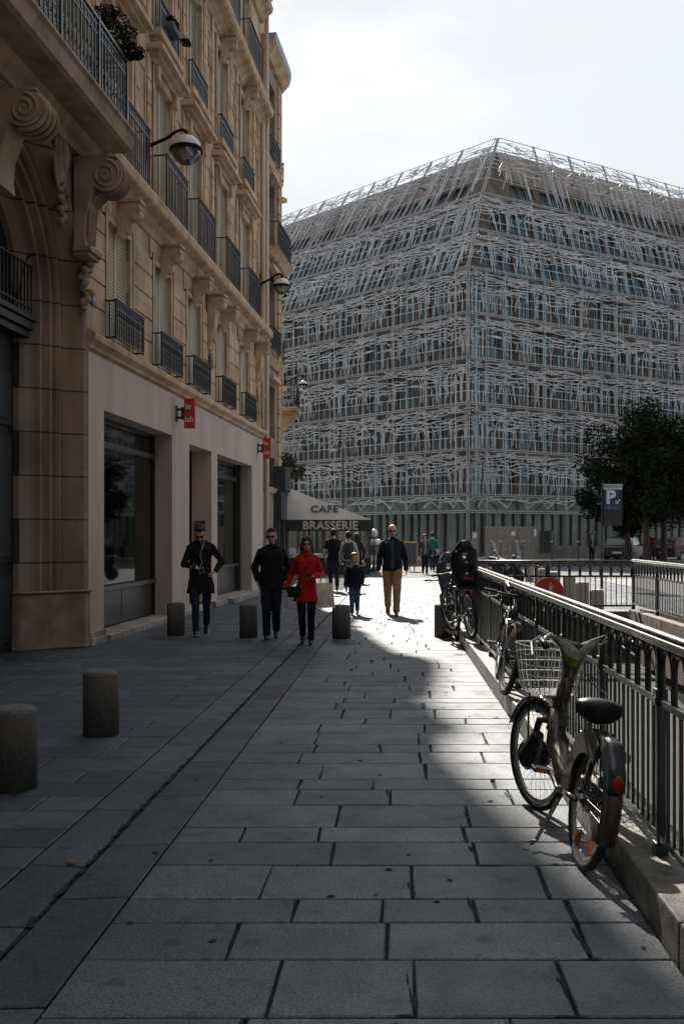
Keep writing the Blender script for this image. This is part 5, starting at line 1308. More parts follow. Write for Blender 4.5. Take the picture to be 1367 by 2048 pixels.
# ============================================================ RAILINGS
RG = mat('dark_green_rail', (.012, .022, .018), .38, var=.4, scale=10, spec=.6)
WORN = mat('worn_rail', (.11, .115, .105), .38, .6, var=.45, scale=14, spec=.8)
def street_railing(name, label, p0, p1, zb, zt, npan, group, narch=6):
    """p0,p1 (x,y); panels of arches over a mid rail with bars below"""
    A = V((p0[0], p0[1], 0)); B_ = V((p1[0], p1[1], 0)); d = (B_-A); Lt = d.length; d.normalize()
    ang = atan2(d.y, d.x); t = thing(name, label, 'railing', (A.x, A.y, 0), ang, group)
    m = MB(); m.box(-.03, Lt+.03, -.035, .035, zt-.045, zt-.005); h_ = m.build('top_rail', WORN, t, bevel=.01)
    m = MB(); m.tube([(-.03, 0, zt+.003), (Lt+.03, 0, zt+.003)], .026, 10, flat=.8); m.build('handrail', WORN, t, smooth=True)
    pw_ = Lt/npan
    post = None
    for i in range(npan+1):
        if post is None:
            m = MB(); m.box(-.02, .02, -.02, .02, zb, zt-.045); m.box(-.03, .03, -.03, .03, zb, zb+.06); m.box(-.028, .028, -.028, .028, .72*(zt-zb)+zb-.04, .72*(zt-zb)+zb+.04)
            m.tube([(0, 0, zt-.3), (0, .03, zt-.3)], .02, 6); post = m.build('post', RG, t, bevel=.004); post.location = (0, 0, 0)
        else: copyobj(post, t, (i*pw_, 0, 0))
    mid = zb+(zt-zb)*.70
    m = MB(); n = narch; g = (pw_-.04)/n
    m.box(.02, pw_-.02, -.014, .014, mid-.016, mid+.016); m.box(.02, pw_-.02, -.014, .014, zb+.07, zb+.10)
    r = g/2-.012; am = MB()
    for k in range(n):
        x = .02+g*(k+.5); zt2 = zt-.06; zc = zt2-r
        pts = [(x-r, 0, mid+.016)]+[(x-r*cos(pi*j/12), 0, zc+r*sin(pi*j/12)) for j in range(13)]+[(x+r, 0, mid+.016)]
        am.tube(pts, .0125, 6, cap=False); m.box(x-.008, x+.008, -.008, .008, zb+.10, mid-.016)
        m.box(x-g/2-.006, x-g/2+.006, -.006, .006, zb+.10, mid-.016)
        m.ell((x-g/2, 0, zt2-.012), (.02, .014, .026), 6, 4) if k else None
    pan = m.build('bar_panel', RG, t); arc = am.build('arch_band', mat('rim_lit_gloss_green', (.05, .06, .055), .28, .5, var=.3, scale=12), t, smooth=True)  # arches get a lighter green standing for the light they catch
    for i in range(1, npan): copyobj(pan, t, (i*pw_, 0, 0)); copyobj(arc, t, (i*pw_, 0, 0))
    return t
street_railing('street_railing', 'long dark green railing with small arches and worn top rail, right beside the parked bikes', (RX(-1.6), -1.6), (RX(17.0), 17.0), .17, 1.18, 15, 'railings round the parking ramp')
street_railing('street_railing', 'short railing across the far end of the ramp, in front of the granite bollards', (RX(17)+.03, 17.03), (4.97, 17.03), .34, 1.18, 2, 'railings round the parking ramp', 8)
street_railing('street_railing', 'dark railing along the right side of the ramp on brown coping stones', (4.21+.0445*17, 17.0), (4.21+.0445*-1, -1), .38, 1.20, 12, 'railings round the parking ramp', 8)
# ============================================================ BOLLARDS
BG = mat('bollard_granite', (.15, .135, .12), .75, var=.5, scale=55, bump=.5, bscale=140, detail=8, col2=(.075, .07, .062))
def bollard_mb(r, h):
    m = MB(); m.lathe([(r, -.05), (r, h-.035), (r-.012, h-.012), (r-.035, h), (.001, h+.006)], n=36); return m
first = None
bl = [(29, 6.47, 'nearest short granite bollard, cut by the left edge of the picture'), (202, 8.2, 'granite bollard alone on the dark pavement in front of the pier'),
      (352, 16.26, 'granite bollard beside the shop step, next to the man with earphones'), (497, 15.9, 'granite bollard left of the man in sunglasses and black coat'),
      (682, 15.75, 'granite bollard right of the woman in red'), (886, 15.95, 'granite bollard at the kerb by the child seat bicycle')]
for px, Y_, lb in bl:
    loc = (fpos(px, Y_), Y_, 0)
    if first is None:
        first = bollard_mb(.145, .53).build('granite_bollard', BG, smooth=False, label=lb, cat='bollard', group='granite bollards on the pavement'); first.location = loc
        first.data.polygons.foreach_set('use_smooth', [len(p.vertices) == 4 for p in first.data.polygons])
    else: c = first.copy(); C.objects.link(c); c.location = loc; c['label'] = lb; c.rotation_euler = (0, 0, px)
PB = mat('pale_bollard_granite', (.34, .29, .24), .7, var=.3, scale=30, bump=.5, col2=(.2, .17, .14))
first = None
for px, Y_, h, lb in [(1192, 20.6, .50, 'nearest pale granite bollard beyond the far railing, rightmost of the row'), (1163, 22.2, .58, 'second pale bollard from the right beyond the far railing'), (1137, 24.0, .66, 'third pale bollard from the right, just right of the red sign'), (1108, 26.0, .66, 'pale bollard directly above the red sign'), (1086, 28.4, .66, 'pale bollard above the left edge of the red sign'), (1077, 31.5, .66, 'small pale bollard in the middle of the far row'), (1058, 34.5, .66, 'farthest pale bollard in the row, beside the scooter')]:
    m = MB(); w_ = .15; m.lathe([(w_, -.05), (w_, h-.03), (w_-.02, h), (.001, h+.004)], n=24); c = m.build('granite_bollard', PB, label=lb, cat='bollard', group='pale bollards beyond the far railing'); c.location = (fpos(px, Y_), Y_, 0)
# ============================================================ BICYCLES
RUB = mat('tyre_rubber', (.02, .02, .021), .75, var=.3, scale=40)
CHR = mat('chrome', (.55, .55, .55), .18, 1.0, var=.1)
ALU = mat('brushed_rim', (.42, .42, .42), .3, .9, var=.15)
BLP = mat('black_plastic', (.012, .012, .013), .4)
ORG = mat('orange_reflector', (.75, .22, .02), .25, var=.1)
RREF = mat('red_reflector', (.35, .01, .01), .25)
def axisM(M): return M
def wheel(parent, M, R, tr, knob=False, spokes=28, rimc=None, disc=False):
    """wheel in its own xz plane, hub at the origin of M"""
    m = MB(); m.M = M; n = 48
    m.tube([(R_*cos(2*pi*i/n), 0, R_*sin(2*pi*i/n)) for i in range(n) for R_ in (R-tr,)], tr, 8, closed=True)
    if knob:
        for i in range(64):
            a = 2*pi*i/64
            for y, dr in ((-tr*.55, -.003), (0, .002), (tr*.55, -.003)):
                aa = a+(.05 if y == 0 else 0); q = V((cos(aa), 0, sin(aa))); m.bar(q*(R-.012+dr)+V((0, y, 0)), q*(R+.006+dr)+V((0, y, 0)), .016)
    w_ = m.build('wheel', RUB, parent, smooth=not knob)
    m = MB(); m.M = M; ri = R-2*tr
    m.lathe([(ri-.025, -.009), (ri-.008, -.013), (ri+.006, -.012), (ri+.006, .012), (ri-.008, .013), (ri-.025, .009), (ri-.025, -.009)], n=48, axis='y', caps=False); m.build('rim', rimc or ALU, w_)
    m = MB(); m.M = M
    for i in range(spokes):
        a = 2*pi*i/spokes; b = a+(.5 if i % 2 else -.5); s_ = 1 if i % 4 < 2 else -1
        m.tube([(.03*cos(b), s_*.025, .03*sin(b)), ((ri-.02)*cos(a), 0, (ri-.02)*sin(a))], .0012, 3, cap=False)
    m.build('spokes', mat('spoke_steel', (.25, .25, .25), .5, .6), w_)
    m = MB(); m.M = M; m.lathe([(.001, -.055), (.012, -.055), (.014, -.04), (.032, -.035), (.018, -.025), (.018, .025), (.032, .035), (.014, .04), (.012, .055), (.001, .055)], n=14, axis='y')
    if disc: m.lathe([(.001, -.05), (.075, -.045), (.08, -.02), (.05, -.015)], n=22, axis='y')
    m.build('hub', BLP, w_, smooth=False)
    return w_
def pedal_set(t, c, M=None, q=0.0, armm=None):
    m = MB(); m.M = M; m.lathe([(.02, -.06), (.02, .06)], c, 12, axis='y')
    for s_ in (1, -1):
        e = (c[0]+.165*cos(q)*s_, c[1]+s_*.075, c[2]+.165*sin(q)*s_); m.tube([(c[0], c[1]+s_*.06, c[2]), (e[0], e[1]-s_*.005, e[2])], [.014, .010], 8)
        m.tube([e, (e[0], e[1]+s_*.03, e[2])], .007, 6)
    k = m.build('crank', armm or ALU, t)
    for s_ in (1, -1):
        e = (c[0]+.165*cos(q)*s_, c[1]+s_*.125, c[2]+.165*sin(q)*s_); m = MB(); m.M = M; m.box(e[0]-.045, e[0]+.045, e[1]-.045, e[1]+.045, e[2]-.012, e[2]+.012); p = m.build('pedal', BLP, t, bevel=.004)
        m = MB(); m.M = M; m.box(e[0]-.0465, e[0]-.0455, e[1]-.03, e[1]+.03, e[2]-.007, e[2]+.007); m.box(e[0]+.0455, e[0]+.0465, e[1]-.03, e[1]+.03, e[2]-.007, e[2]+.007); m.build('reflector', ORG, p)
def rotaxis(p, d, ang): p = V(p); return Matrix.Translation(p) @ Matrix.Rotation(ang, 4, V(d).normalized()) @ Matrix.Translation(-p)
def saddle(t, c, M=None, wd=.12, name='saddle'):
    m = MB(); m.M = M; rings = []
    for x, hw, z, th in ((-.14, .03, .02, .03), (-.13, wd*.75, .015, .075), (-.08, wd, .017, .095), (-.02, wd*.8, .0, .085), (.05, .05, -.01, .055), (.12, .026, -.002, .028), (.15, .012, -.008, .015)):
        rings.append((x, hw, z, th))
    n = 12; vs = []
    for x, hw, z, th in rings:
        for j in range(n): a = 2*pi*j/n; vs.append((c[0]+x, c[1]+hw*cos(a), c[2]+z+(th*.45 if sin(a) > 0 else th)*sin(a)))
    fs = [(i*n+j, i*n+(j+1) % n, (i+1)*n+(j+1) % n, (i+1)*n+j) for i in range(len(rings)-1) for j in range(n)]+[tuple(range(n)), tuple(range((len(rings)-1)*n, len(rings)*n))[::-1]]
    m.add(vs, fs); return m.build(name, BLP, t, smooth=True)
def share_bike():
    # rear hub at the origin, front towards +x
    ax, ay = 1.175, 4.92; hd = atan2(1.0, -.018)
    t = thing('city_bicycle', 'grey-brown shared city bicycle with wire basket and white-green handlebar cover, nearest to the camera', 'bicycle', (ax, ay, 0), 0)
    t.rotation_euler = (Matrix.Rotation(hd, 4, 'Z') @ Matrix.Rotation(radians(-11), 4, 'X')).to_euler() if False else (0, 0, 0)
    t.matrix_world = T(ax, ay, 0) @ Matrix.Rotation(hd, 4, 'Z') @ Matrix.Rotation(radians(9), 4, 'X')
    R = .33; PT = mat('taupe_bike_paint', (.085, .072, .06), .3, .5, var=.15, scale=4, coat=.3)
    W = 1.06; head = V((W-.20, 0, .62)); sax = V((-.32, 0, .95)).normalized()
    S = rotaxis(head, sax, radians(19))
    wheel(t, T(0, 0, R), R, .021, spokes=32); wheel(t, S @ T(W, 0, R), R, .021, spokes=32, disc=True)
    m = MB()
    # swooping main tube from the head to the crank, seat tube, stays
    m.tube([head+V((0, 0, .02)), head-sax*-.0+V((-.03, 0, -.16)), V((W-.36, 0, .42)), V((W-.50, 0, .33)), V((.42, 0, .29))], [.052, .055, .056, .052, .045], 14)
    m.tube([(.42, 0, .29), (.33, 0, .50), (.27, 0, .62)], [.04, .034, .028], 12)
    for s_ in (-1, 1): m.tube([(.40, s_*.03, .29), (.2, s_*.07, .31), (0, s_*.075, R)], .014, 8)
    m.build('frame', PT, t, smooth=True)
    m = MB(); m.tube([(.27, 0, .58), (.21, 0, .74)], .016, 10); m.build('seat_post', CHR, t, smooth=True)
    saddle(t, (.17, 0, .775), wd=.13)
    # fork and head column
    m = MB(); m.M = S
    m.tube([head-sax*.05, head+sax*.25], [.045, .04], 14)
    for s_ in (-1, 1): m.tube([head-sax*.05+V((.02, s_*.04, 0)), V((W-.10, s_*.062, .56)), V((W, s_*.065, R))], [.026, .022, .016], 10)
    m.build('fork', PT, t, smooth=True)
    top = head+sax*.25
    # cover: widening console between the bars
    m = MB(); m.M = S
    LFT = .085; n = 9; vs = []; rings = [(-.02, .045, .045), (.05, .055, .05), (.10, .08, .05), (.14, .125, .045), (.165, .165, .034), (.175, .19, .022)]
    for h_, hw, dp in rings:
        for j in range(14): a = 2*pi*j/14; q = top+sax*(h_+LFT*abs(cos(a))*hw/.2)+V((dp*sin(a), hw*cos(a), 0)); vs.append(q)
    m.add(vs, [(i*14+j, i*14+(j+1) % 14, (i+1)*14+(j+1) % 14, (i+1)*14+j) for i in range(len(rings)-1) for j in range(14)]+[tuple(range(14)), tuple(range(len(rings)*14-1, len(rings)*14-15, -1))])
    cv = m.build('handlebar_cover', PT, t, smooth=True)
    m = MB(); m.M = S; nn = 13
    for (r0, r1, mi) in ((1, 2, 1), (2, 5, 0)):
        vs = []
        for h_, hw, dp in rings[r0:r1+1]:
            for j in range(nn):
                a = radians(205+130*j/(nn-1)); vs.append(top+sax*(h_+LFT*abs(cos(a))*hw/.2)+V((dp*sin(a)*1.08-.001, hw*cos(a)*1.0, 0)))
        m.add(vs, [(i*nn+j, i*nn+j+1, (i+1)*nn+j+1, (i+1)*nn+j) for i in range(r1-r0) for j in range(nn-1)], mi)
    m.build('cover_decal', [mat('decal_pale', (.42, .44, .42), .35, var=.3, scale=25), mat('decal_green', (.16, .25, .05), .35, var=.3, scale=20)], cv, smooth=True, fix=False)
    m = MB(); m.M = S @ Matrix.Identity(4)
    m.build if False else None
    m.tube([top+sax*.20+V((-.02, -.14, .0)), top+sax*.24+V((-.03, -.20, .01)), top+sax*.22+V((-.10, -.29, .0))], .014, 8)
    m.tube([top+sax*.20+V((-.02, .14, .0)), top+sax*.24+V((-.03, .20, .01)), top+sax*.22+V((-.10, .29, .0))], .014, 8)
    m.build('handlebar', CHR, t, smooth=True)
    for s_ in (-1, 1):
        m = MB(); m.M = S; m.tube([top+sax*.225+V((-.08, s_*.275, .0)), top+sax*.215+V((-.19, s_*.31, -.01))], .019, 10); m.build('grip', BLP, t, smooth=True)
        m = MB(); m.M = S; m.tube([top+sax*.24+V((.0, s_*.24, .0)), top+sax*.22+V((.02, s_*.28, -.02)), top+sax*.18+V((-.10, s_*.33, -.04))], .008, 6); m.build('brake_lever', CHR, t)
    # basket: rounded wire box in front of the column
    m = MB(); m.M = S; bc_ = head+sax*.26+V((.21, 0, -.13)); wire = .0035
    def ringp(z, rx, ry, n=28): return [bc_+V((rx*math.copysign(abs(cos(2*pi*i/n))**.6, cos(2*pi*i/n)), ry*math.copysign(abs(sin(2*pi*i/n))**.6, sin(2*pi*i/n)), z)) for i in range(n)]
    lev = [(-.02, .11, .13), (.03, .13, .155), (.09, .14, .165), (.15, .15, .175), (.21, .16, .185), (.26, .165, .19)]
    for i, (z, rx, ry) in enumerate(lev): m.tube(ringp(z, rx, ry), .0055 if i == 5 else wire, 5, closed=True)
    for k in range(24):
        m.tube([ringp(z, rx, ry, 24)[k] for z, rx, ry in lev], wire, 4)
    for k in range(-5, 6):
        m.tube([bc_+V((-.11, k*.024, -.02)), bc_+V((.11, k*.024, -.02))], wire, 4); m.tube([bc_+V((k*.02, -.13, -.02)), bc_+V((k*.02, .13, -.02))], wire, 4)
    m.build('basket', mat('wire_zinc', (.62, .62, .62), .35, .5), t)
    m = MB(); m.M = S
    for s_ in (-1, 1): m.tube([bc_+V((.06, s_*.09, -.02)), V((W-.02+.03, s_*.075, .55)), V((W, s_*.07, R))], .006, 6)
    m.build('basket_stay', IRON, t)
    # mudguards
    def guard(M_, a0, a1, rg, wd, name, mt):
        g = MB(); g.M = M_; n = 20; vs = []
        for i in range(n+1):
            a = a0+(a1-a0)*i/n
            for y, dr in ((-wd, -.02), (-wd*.6, .0), (wd*.6, .0), (wd, -.02)): vs.append(((rg+dr)*cos(a), y, (rg+dr)*sin(a)))
        g.add(vs, [(i*4+j, (i+1)*4+j, (i+1)*4+j+1, i*4+j+1) for i in range(n) for j in range(3)]); o = g.build(name, mt, t, smooth=True, fix=False); s = o.modifiers.new('s', 'SOLIDIFY'); s.thickness = .004
    guard(S @ T(W, 0, R), radians(20), radians(140), R+.02, .035, 'front_mudguard', PT); guard(T(0, 0, R), radians(10), radians(200), R+.025, .045, 'rear_mudguard', PT)
    # skirt guard: sector plate each side of the rear wheel
    for s_ in (-1, 1):
        g = MB(); pts = [((R+.02)*cos(radians(a)), R+(R+.02)*sin(radians(a))) for a in range(-10, 120, 8)]+[((R*.70+.04*sin(radians(a)))*cos(radians(a)), R+(R*.70)*sin(radians(a))) for a in range(116, -11, -8)]
        g.prism(pts, s_*.052, s_*.056, 'xz'); o = g.build('skirt_guard', mat('skirt_plastic', (.10, .09, .08), .4, var=.2, scale=8), t)
    g = MB(); g.prism([(-.12, R-.06), (-.05, R+.03), (.35, .38), (.50, .34), (.52, .24), (.35, .20), (-.05, R-.09)], -.075, -.085, 'xz'); g.build('chain_case', BLP, t, bevel=.004)
    g = MB(); g.M = T(-.02, 0, -.05); g.prism([(-.12, .74), (-.22, .73), (-.34, .62), (-.37, .52), (-.30, .49), (-.18, .58)], -.04, .04, 'xz'); o = g.build('tail_lamp_housing', mat('blue_grey_plastic', (.03, .035, .045), .3), t, bevel=.025)
    g = MB(); g.ell((-.375, 0, .51), (.012, .03, .04), 10, 8); g.build('tail_light', RREF, o, smooth=True)
    pedal_set(t, (.42, 0, .28), q=radians(20))
    g = MB(); g.tube([(.36, .06, .24), (.30, .16, .02), (.27, .19, .012)], [.012, .010, .014], 8); g.build('kickstand', CHR, t)
    for (cx, M_, lst) in ((0, T(0, 0, R), (235, 300)), (W, S @ T(W, 0, R), (120,))):
        for a in lst: g = MB(); g.M = M_; g.box(.19, .25, -.012, .012, -.02, .02) if False else g.bar((.2*cos(radians(a)), 0, .2*sin(radians(a))), (.27*cos(radians(a)), 0, .27*sin(radians(a))), .035, .02); g.build('wheel_reflector', ORG, t, bevel=.004)
    g = MB(); g.M = S; g.ell(tuple(V((W-.10, -.09, .60))), (.02, .025, .035), 8, 6); g.build('side_reflector', ORG, t, smooth=True)
    g = MB(); g.M = S; g.tube([(W-.03, .075, R), (W-.12, .08, .48)], [.07, .035], 12); g.lathe([(.001, -.04), (.085, -.03), (.09, .01), (.07, .03), (.001, .03)], (W, .07, R), 22, axis='y'); g.build('hub_brake_housing', BLP, t, smooth=False)
    g = MB(); g.M = S; g.tube([top+V((-.03, -.06, 0)), top+V((-.10, -.2, -.1)), top+V((-.03, -.24, -.25)), top+V((.06, -.12, -.22)), top+V((.0, -.05, -.1))], .004, 5); g.build('cable_lock', CHR, t)
share_bike()
def plain_bike(loc, heading, lean, steer, label, R=.34, tr=.024, knob=False, paint=None, flat_bar=True, zoff=0):
    t = thing('bicycle', label, 'bicycle', loc, 0, 'bicycles leaning on the railing')
    t.matrix_world = T(*loc) @ Matrix.Rotation(heading, 4, 'Z') @ Matrix.Rotation(lean, 4, 'X')
    PT = paint; W = 1.04; head = V((W-.22, 0, .74)); sax = V((-.31, 0, .95)).normalized(); S = rotaxis(head, sax, steer)
    wheel(t, T(0, 0, R), R, tr, knob, 24); wheel(t, S @ T(W, 0, R), R, tr, knob, 24, disc=True)
    bb = V((.42, 0, .29)); st = V((.26, 0, .76)); hu = head+sax*.06; hl = head-sax*.07
    m = MB(); m.tube([hu, st+V((.01, 0, -.04))], .018, 10); m.tube([hl, bb], .023, 10); m.tube([bb, st], .017, 10)
    for s_ in (-1, 1): m.tube([bb+V((0, s_*.03, 0)), (0, s_*.065, R)], .011, 8); m.tube([st+V((0, s_*.015, -.05)), (0, s_*.065, R)], .009, 8)
    m.tube([hl, hu], .026, 10); m.build('frame', PT, t, smooth=True)
    m = MB(); m.tube([st, V((.20, 0, .93))], .014, 8); m.build('seat_post', BLP, t); saddle(t, (.18, 0, .96), wd=.08)
    m = MB(); m.M = S
    for s_ in (-1, 1): m.tube([hl+V((.01, s_*.055, -.01)), V((W-.10, s_*.062, R+.28)), V((W, s_*.06, R))], [.02, .019, .015], 10)
    m.tube([hl+V((.01, -.055, -.01)), hl+V((.01, .055, -.01))], .018, 8); m.tube([hl, hu+sax*.08], .015, 8); m.build('fork', PT if not knob else CHR, t, smooth=True)
    m = MB(); m.M = S; tp = hu+sax*.08
    m.tube([tp, tp+V((.07, 0, .03))], .016, 8); m.tube([tp+V((.02, -.30, .04)), tp+V((.06, -.12, .03)), tp+V((.07, 0, .03)), tp+V((.06, .12, .03)), tp+V((.02, .30, .04))], .013, 8); m.build('handlebar', BLP, t, smooth=True)
    for s_ in (-1, 1):
        m = MB(); m.M = S; m.tube([tp+V((.035, s_*.19, .038)), tp+V((.018, s_*.31, .041))], .018, 8); m.build('grip', BLP, t); m = MB(); m.M = S; m.tube([tp+V((.05, s_*.16, .03)), tp+V((.10, s_*.20, .0)), tp+V((.09, s_*.27, -.01))], .006, 5); m.build('brake_lever', CHR, t)
        m = MB(); m.M = S; m.tube([tp+V((.05, s_*.1, .02)), tp+V((.15, s_*.05, -.08)), tp+V((.06, s_*.02, -.2))], .004, 4); m.build('brake_cable', BLP, t)
    m = MB(); m.lathe([(.06, -.052), (.095, -.05), (.06, -.048)], bb, 26, axis='y'); m.build('chainring', CHR, t)
    pedal_set(t, bb, q=radians(-35), armm=CHR)
    g = MB(); g.M = S @ T(W, 0, R); g.bar((0, 0, .20), (0, 0, .26), .03, .02); g.build('wheel_reflector', ORG, t)
    return t, S, tp
BPT = mat('black_bike_paint', (.012, .012, .014), .3, coat=.4)
mt, S_, tp_ = plain_bike((1.60, 10.25, .17), atan2(-1.0, -.10), radians(-8), radians(7), 'black mountain bike with knobbly tyres and wide flat handlebar, facing the camera', R=.335, tr=.028, knob=True, paint=BPT)
# helper: child seat shell
def child_seat(t, c, colr, fz=0):
    m = MB(); n = 9; vs = []
    for i in range(n):
        z = i/(n-1); hw = .13+.05*sin(pi*z*.9)+(.0 if z < .8 else -.05*(z-.8)/.2); xb = -.02-.10*z
        for j in range(9): u = -1+2*j/8; vs.append((c[0]+xb+.10*(abs(u)**2.2)*(1-.3*z), c[1]+hw*u, c[2]+.66*z-(.05*abs(u)**3 if z > .8 else 0)))
    m.add(vs, [(i*9+j, i*9+j+1, (i+1)*9+j+1, (i+1)*9+j) for i in range(n-1) for j in range(8) if not (i in (2, 5) and j == 4)])
    o = m.build('child_seat_shell', colr, t, smooth=True, fix=False); s = o.modifiers.new('s', 'SOLIDIFY'); s.thickness = .018
    m = MB(); m.box(c[0]-.10, c[0]+.26, c[1]-.15, c[1]+.15, c[2]-.03, c[2]+.01)
    m.tube([(c[0]-.125, c[1]-.15, c[2]+.50), (c[0]-.13, c[1], c[2]+.60), (c[0]-.125, c[1]+.15, c[2]+.50)], .016, 8)
    m.build('seat_pan', colr, o, bevel=.008)
    for s_ in (-1, 1): m = MB(); m.prism([(c[0]+.06, c[2]), (c[0]+.2, c[2]), (c[0]+.26, c[2]-.34), (c[0]+.16, c[2]-.36)], c[1]+s_*.12, c[1]+s_*.15, 'xz'); m.build('foot_rest', colr, o, bevel=.008)
    m = MB(); m.box(c[0]-.09, c[0]-.075, c[1]-.06, c[1]+.06, c[2]+.10, c[2]+.14); m.build('seat_reflector', RREF, o, bevel=.004)
    m = MB()
    for z in (.18, .34, .46): m.box(c[0]-.02-.1*z/.58-.022, c[0]-.02-.1*z/.58-.01, c[1]-.015, c[1]+.015, c[2]+z, c[2]+z+.02)
    m.build('buckle', WHITEP, o)
    m = MB(); m.tube([(c[0]+.05, c[1]-.04, c[2]-.03), (c[0]+.2, c[1]-.04, c[2]-.14), (c[0]+.25, c[1], c[2]-.2)], .007, 6); m.tube([(c[0]+.05, c[1]+.04, c[2]-.03), (c[0]+.2, c[1]+.04, c[2]-.14)], .007, 6); m.build('mounting_bar', CHR, o)
h2 = atan2(1.0, -.14)
cb_, S2, tp2 = plain_bike((1.84, 14.1, .17), h2, radians(-6), radians(10), 'dark bicycle with a black child seat seen from behind, leaning on the railing', paint=BPT)
child_seat(cb_, (-.02, 0, .74), mat('seat_black', (.014, .014, .016), .45))
m = MB(); m.box(-.30, -.29, -.04, .04, .62, .66); m.build('tail_light', RREF, cb_)
cb2, S3, tp3 = plain_bike((1.80, 15.55, .0), atan2(1.0, -.05), radians(-7), radians(-10), 'bicycle with a grey-blue child seat, farthest in the row of parked bikes', paint=mat('blue_bike_paint', (.03, .05, .07), .3, coat=.4))
child_seat(cb2, (-.02, 0, .72), mat('seat_grey_blue', (.09, .11, .13), .5))
m = MB(); m.tube([(-.1, .1, .12), (.2, .12, .16)], .02, 8); m.build('yellow_lock', mat('yellow_plastic', (.6, .38, .03), .4), cb2)
# fallen leaves and twigs
rr = random.Random(8)
LFB = mat('fallen_leaf_brown', (.20, .07, .025), .7, var=.3, scale=30)
for i, (px, y_) in enumerate([(142, 1726), (565, 1388), (62, 1332), (985, 1383), (84, 1322), (990, 1436)]):
    Y_ = 1.65*1991/(y_-1068); m = MB(); a = rr.uniform(0, 6)
    m.add([(cos(a+k*pi/3)*(.035 if k % 2 else .022), sin(a+k*pi/3)*(.02 if k % 2 else .028), .006+.004*(k % 2)) for k in range(6)]+[(0, 0, .014)], [(k, (k+1) % 6, 6) for k in range(6)])
    lb = ['fallen brown leaf on the gutter stones at the lower left', 'small fallen leaf in the middle of the pavement', 'dry leaf near the foot of the pier', 'yellowish leaf at the kerb by the mountain bike', 'curled dry leaf beside the pier plinth', 'tiny leaf at the sunlit kerb'][i]
    o = m.build('fallen_leaf', LFB, label=lb, cat='leaf', group='fallen leaves on the paving', fix=False); o.location = (fpos(px, Y_), Y_, .001)
# ============================================================ PEOPLE
wr_tex = bpy.data.textures.new('cloth_wrinkles', 'CLOUDS'); wr_tex.noise_scale = .09; wr_tex.noise_depth = 3
def remesh(mb, vox, sm=3, wrinkle=0, f=.5):
    me = mb.mesh('tmp'); o = bpy.data.objects.new('tmp', me); C.objects.link(o)
    r = o.modifiers.new('r', 'REMESH'); r.mode = 'VOXEL'; r.voxel_size = vox
    s = o.modifiers.new('s', 'SMOOTH'); s.factor = f; s.iterations = sm
    if wrinkle: d = o.modifiers.new('d', 'DISPLACE'); d.texture = wr_tex; d.strength = wrinkle; d.mid_level = .5; d.texture_coords = 'LOCAL'
    dg = bpy.context.evaluated_depsgraph_get(); dg.update(); n = bpy.data.meshes.new_from_object(o.evaluated_get(dg)); bpy.data.objects.remove(o); bpy.data.meshes.remove(me)
    n.polygons.foreach_set('use_smooth', [True]*len(n.polygons)); return n
def put(name, me, m, parent):
    me.name = name; me.materials.clear(); me.materials.append(m); o = bpy.data.objects.new(name, me); C.objects.link(o); o.parent = parent; return o
SKIN = mat('skin_light', (.58, .36, .26), .55, var=.08, scale=8)
SKIN2 = mat('skin_tan', (.50, .30, .21), .55, var=.08, scale=8)
HAIRD = mat('hair_dark', (.012, .009, .007), .7, var=.4, scale=40)
HAIRB = mat('hair_brown', (.06, .032, .018), .7, var=.4, scale=40)
HAIRL = mat('hair_fair', (.22, .13, .07), .55, var=.35, scale=40)
def cloth(name, c, var=.12): return mat(name, c, .9, var=var, scale=9, bump=.25, bscale=260, spec=.2)
BLK = cloth('black_wool', (.013, .013, .016)); NVY = cloth('navy_cloth', (.014, .018, .030)); RED = cloth('red_wool', (.50, .018, .012), .08); JEAN = cloth('dark_denim', (.022, .034, .058), .3); JEANL = cloth('faded_denim', (.075, .11, .15), .3)
TAN = cloth('tan_chino', (.36, .20, .095)); DEN = cloth('denim_shirt', (.035, .07, .11)); GREYT = cloth('pale_grey_shirt', (.38, .37, .35)); GRYP = cloth('grey_trousers', (.13, .12, .12)); TEAL = cloth('teal_jumper', (.02, .12, .12)); BRN = cloth('brown_jacket', (.10, .045, .025)); GREY = cloth('grey_coat', (.22, .22, .22)); DGY = cloth('dark_grey_cloth', (.05, .05, .055))
SHOE = mat('dark_shoe', (.015, .013, .012), .45, var=.2, scale=10); SHOEB = mat('brown_shoe', (.12, .055, .03), .45, var=.2, scale=10); SOLE = mat('pale_sole', (.42, .40, .36), .7)
LENS = mat('sunglass_lens', (.006, .006, .007), .08, spec=.9)
def hand(mb, w, d, n, side, curl=.6, k=1.0):
    w = V(w); d = V(d).normalized(); n = V(n); n = (n-d*n.dot(d)).normalized(); sd_ = d.cross(n)*side
    R_ = Matrix((sd_, n, d)).transposed()
    mb.ell(tuple(w+d*.048*k), (.040*k, .017*k, .054*k), 10, 8, R=R_)
    for i, (o_, l) in enumerate(((.030, .070), (.010, .080), (-.011, .075), (-.031, .058))):
        c_ = curl*(1+.12*i); a = w+d*.085*k+sd_*o_*k; d1 = (d*cos(c_*.6)+n*sin(c_*.6)); b = a+d1*l*.5*k; d2 = (d*cos(c_*1.7)+n*sin(c_*1.7)); e = b+d2*l*.5*k
        mb.cap(a, b, .0092*k, .0086*k, 8); mb.cap(b, e, .0086*k, .0076*k, 8)
    a = w+d*.025*k+sd_*.030*k; b = a+(d*.6+sd_*.7+n*.35).normalized()*.036*k; e = b+(d*.9+sd_*.2+n*.4).normalized()*.030*k
    mb.cap(a, b, .012*k, .0105*k, 8); mb.cap(b, e, .0105*k, .0085*k, 8)
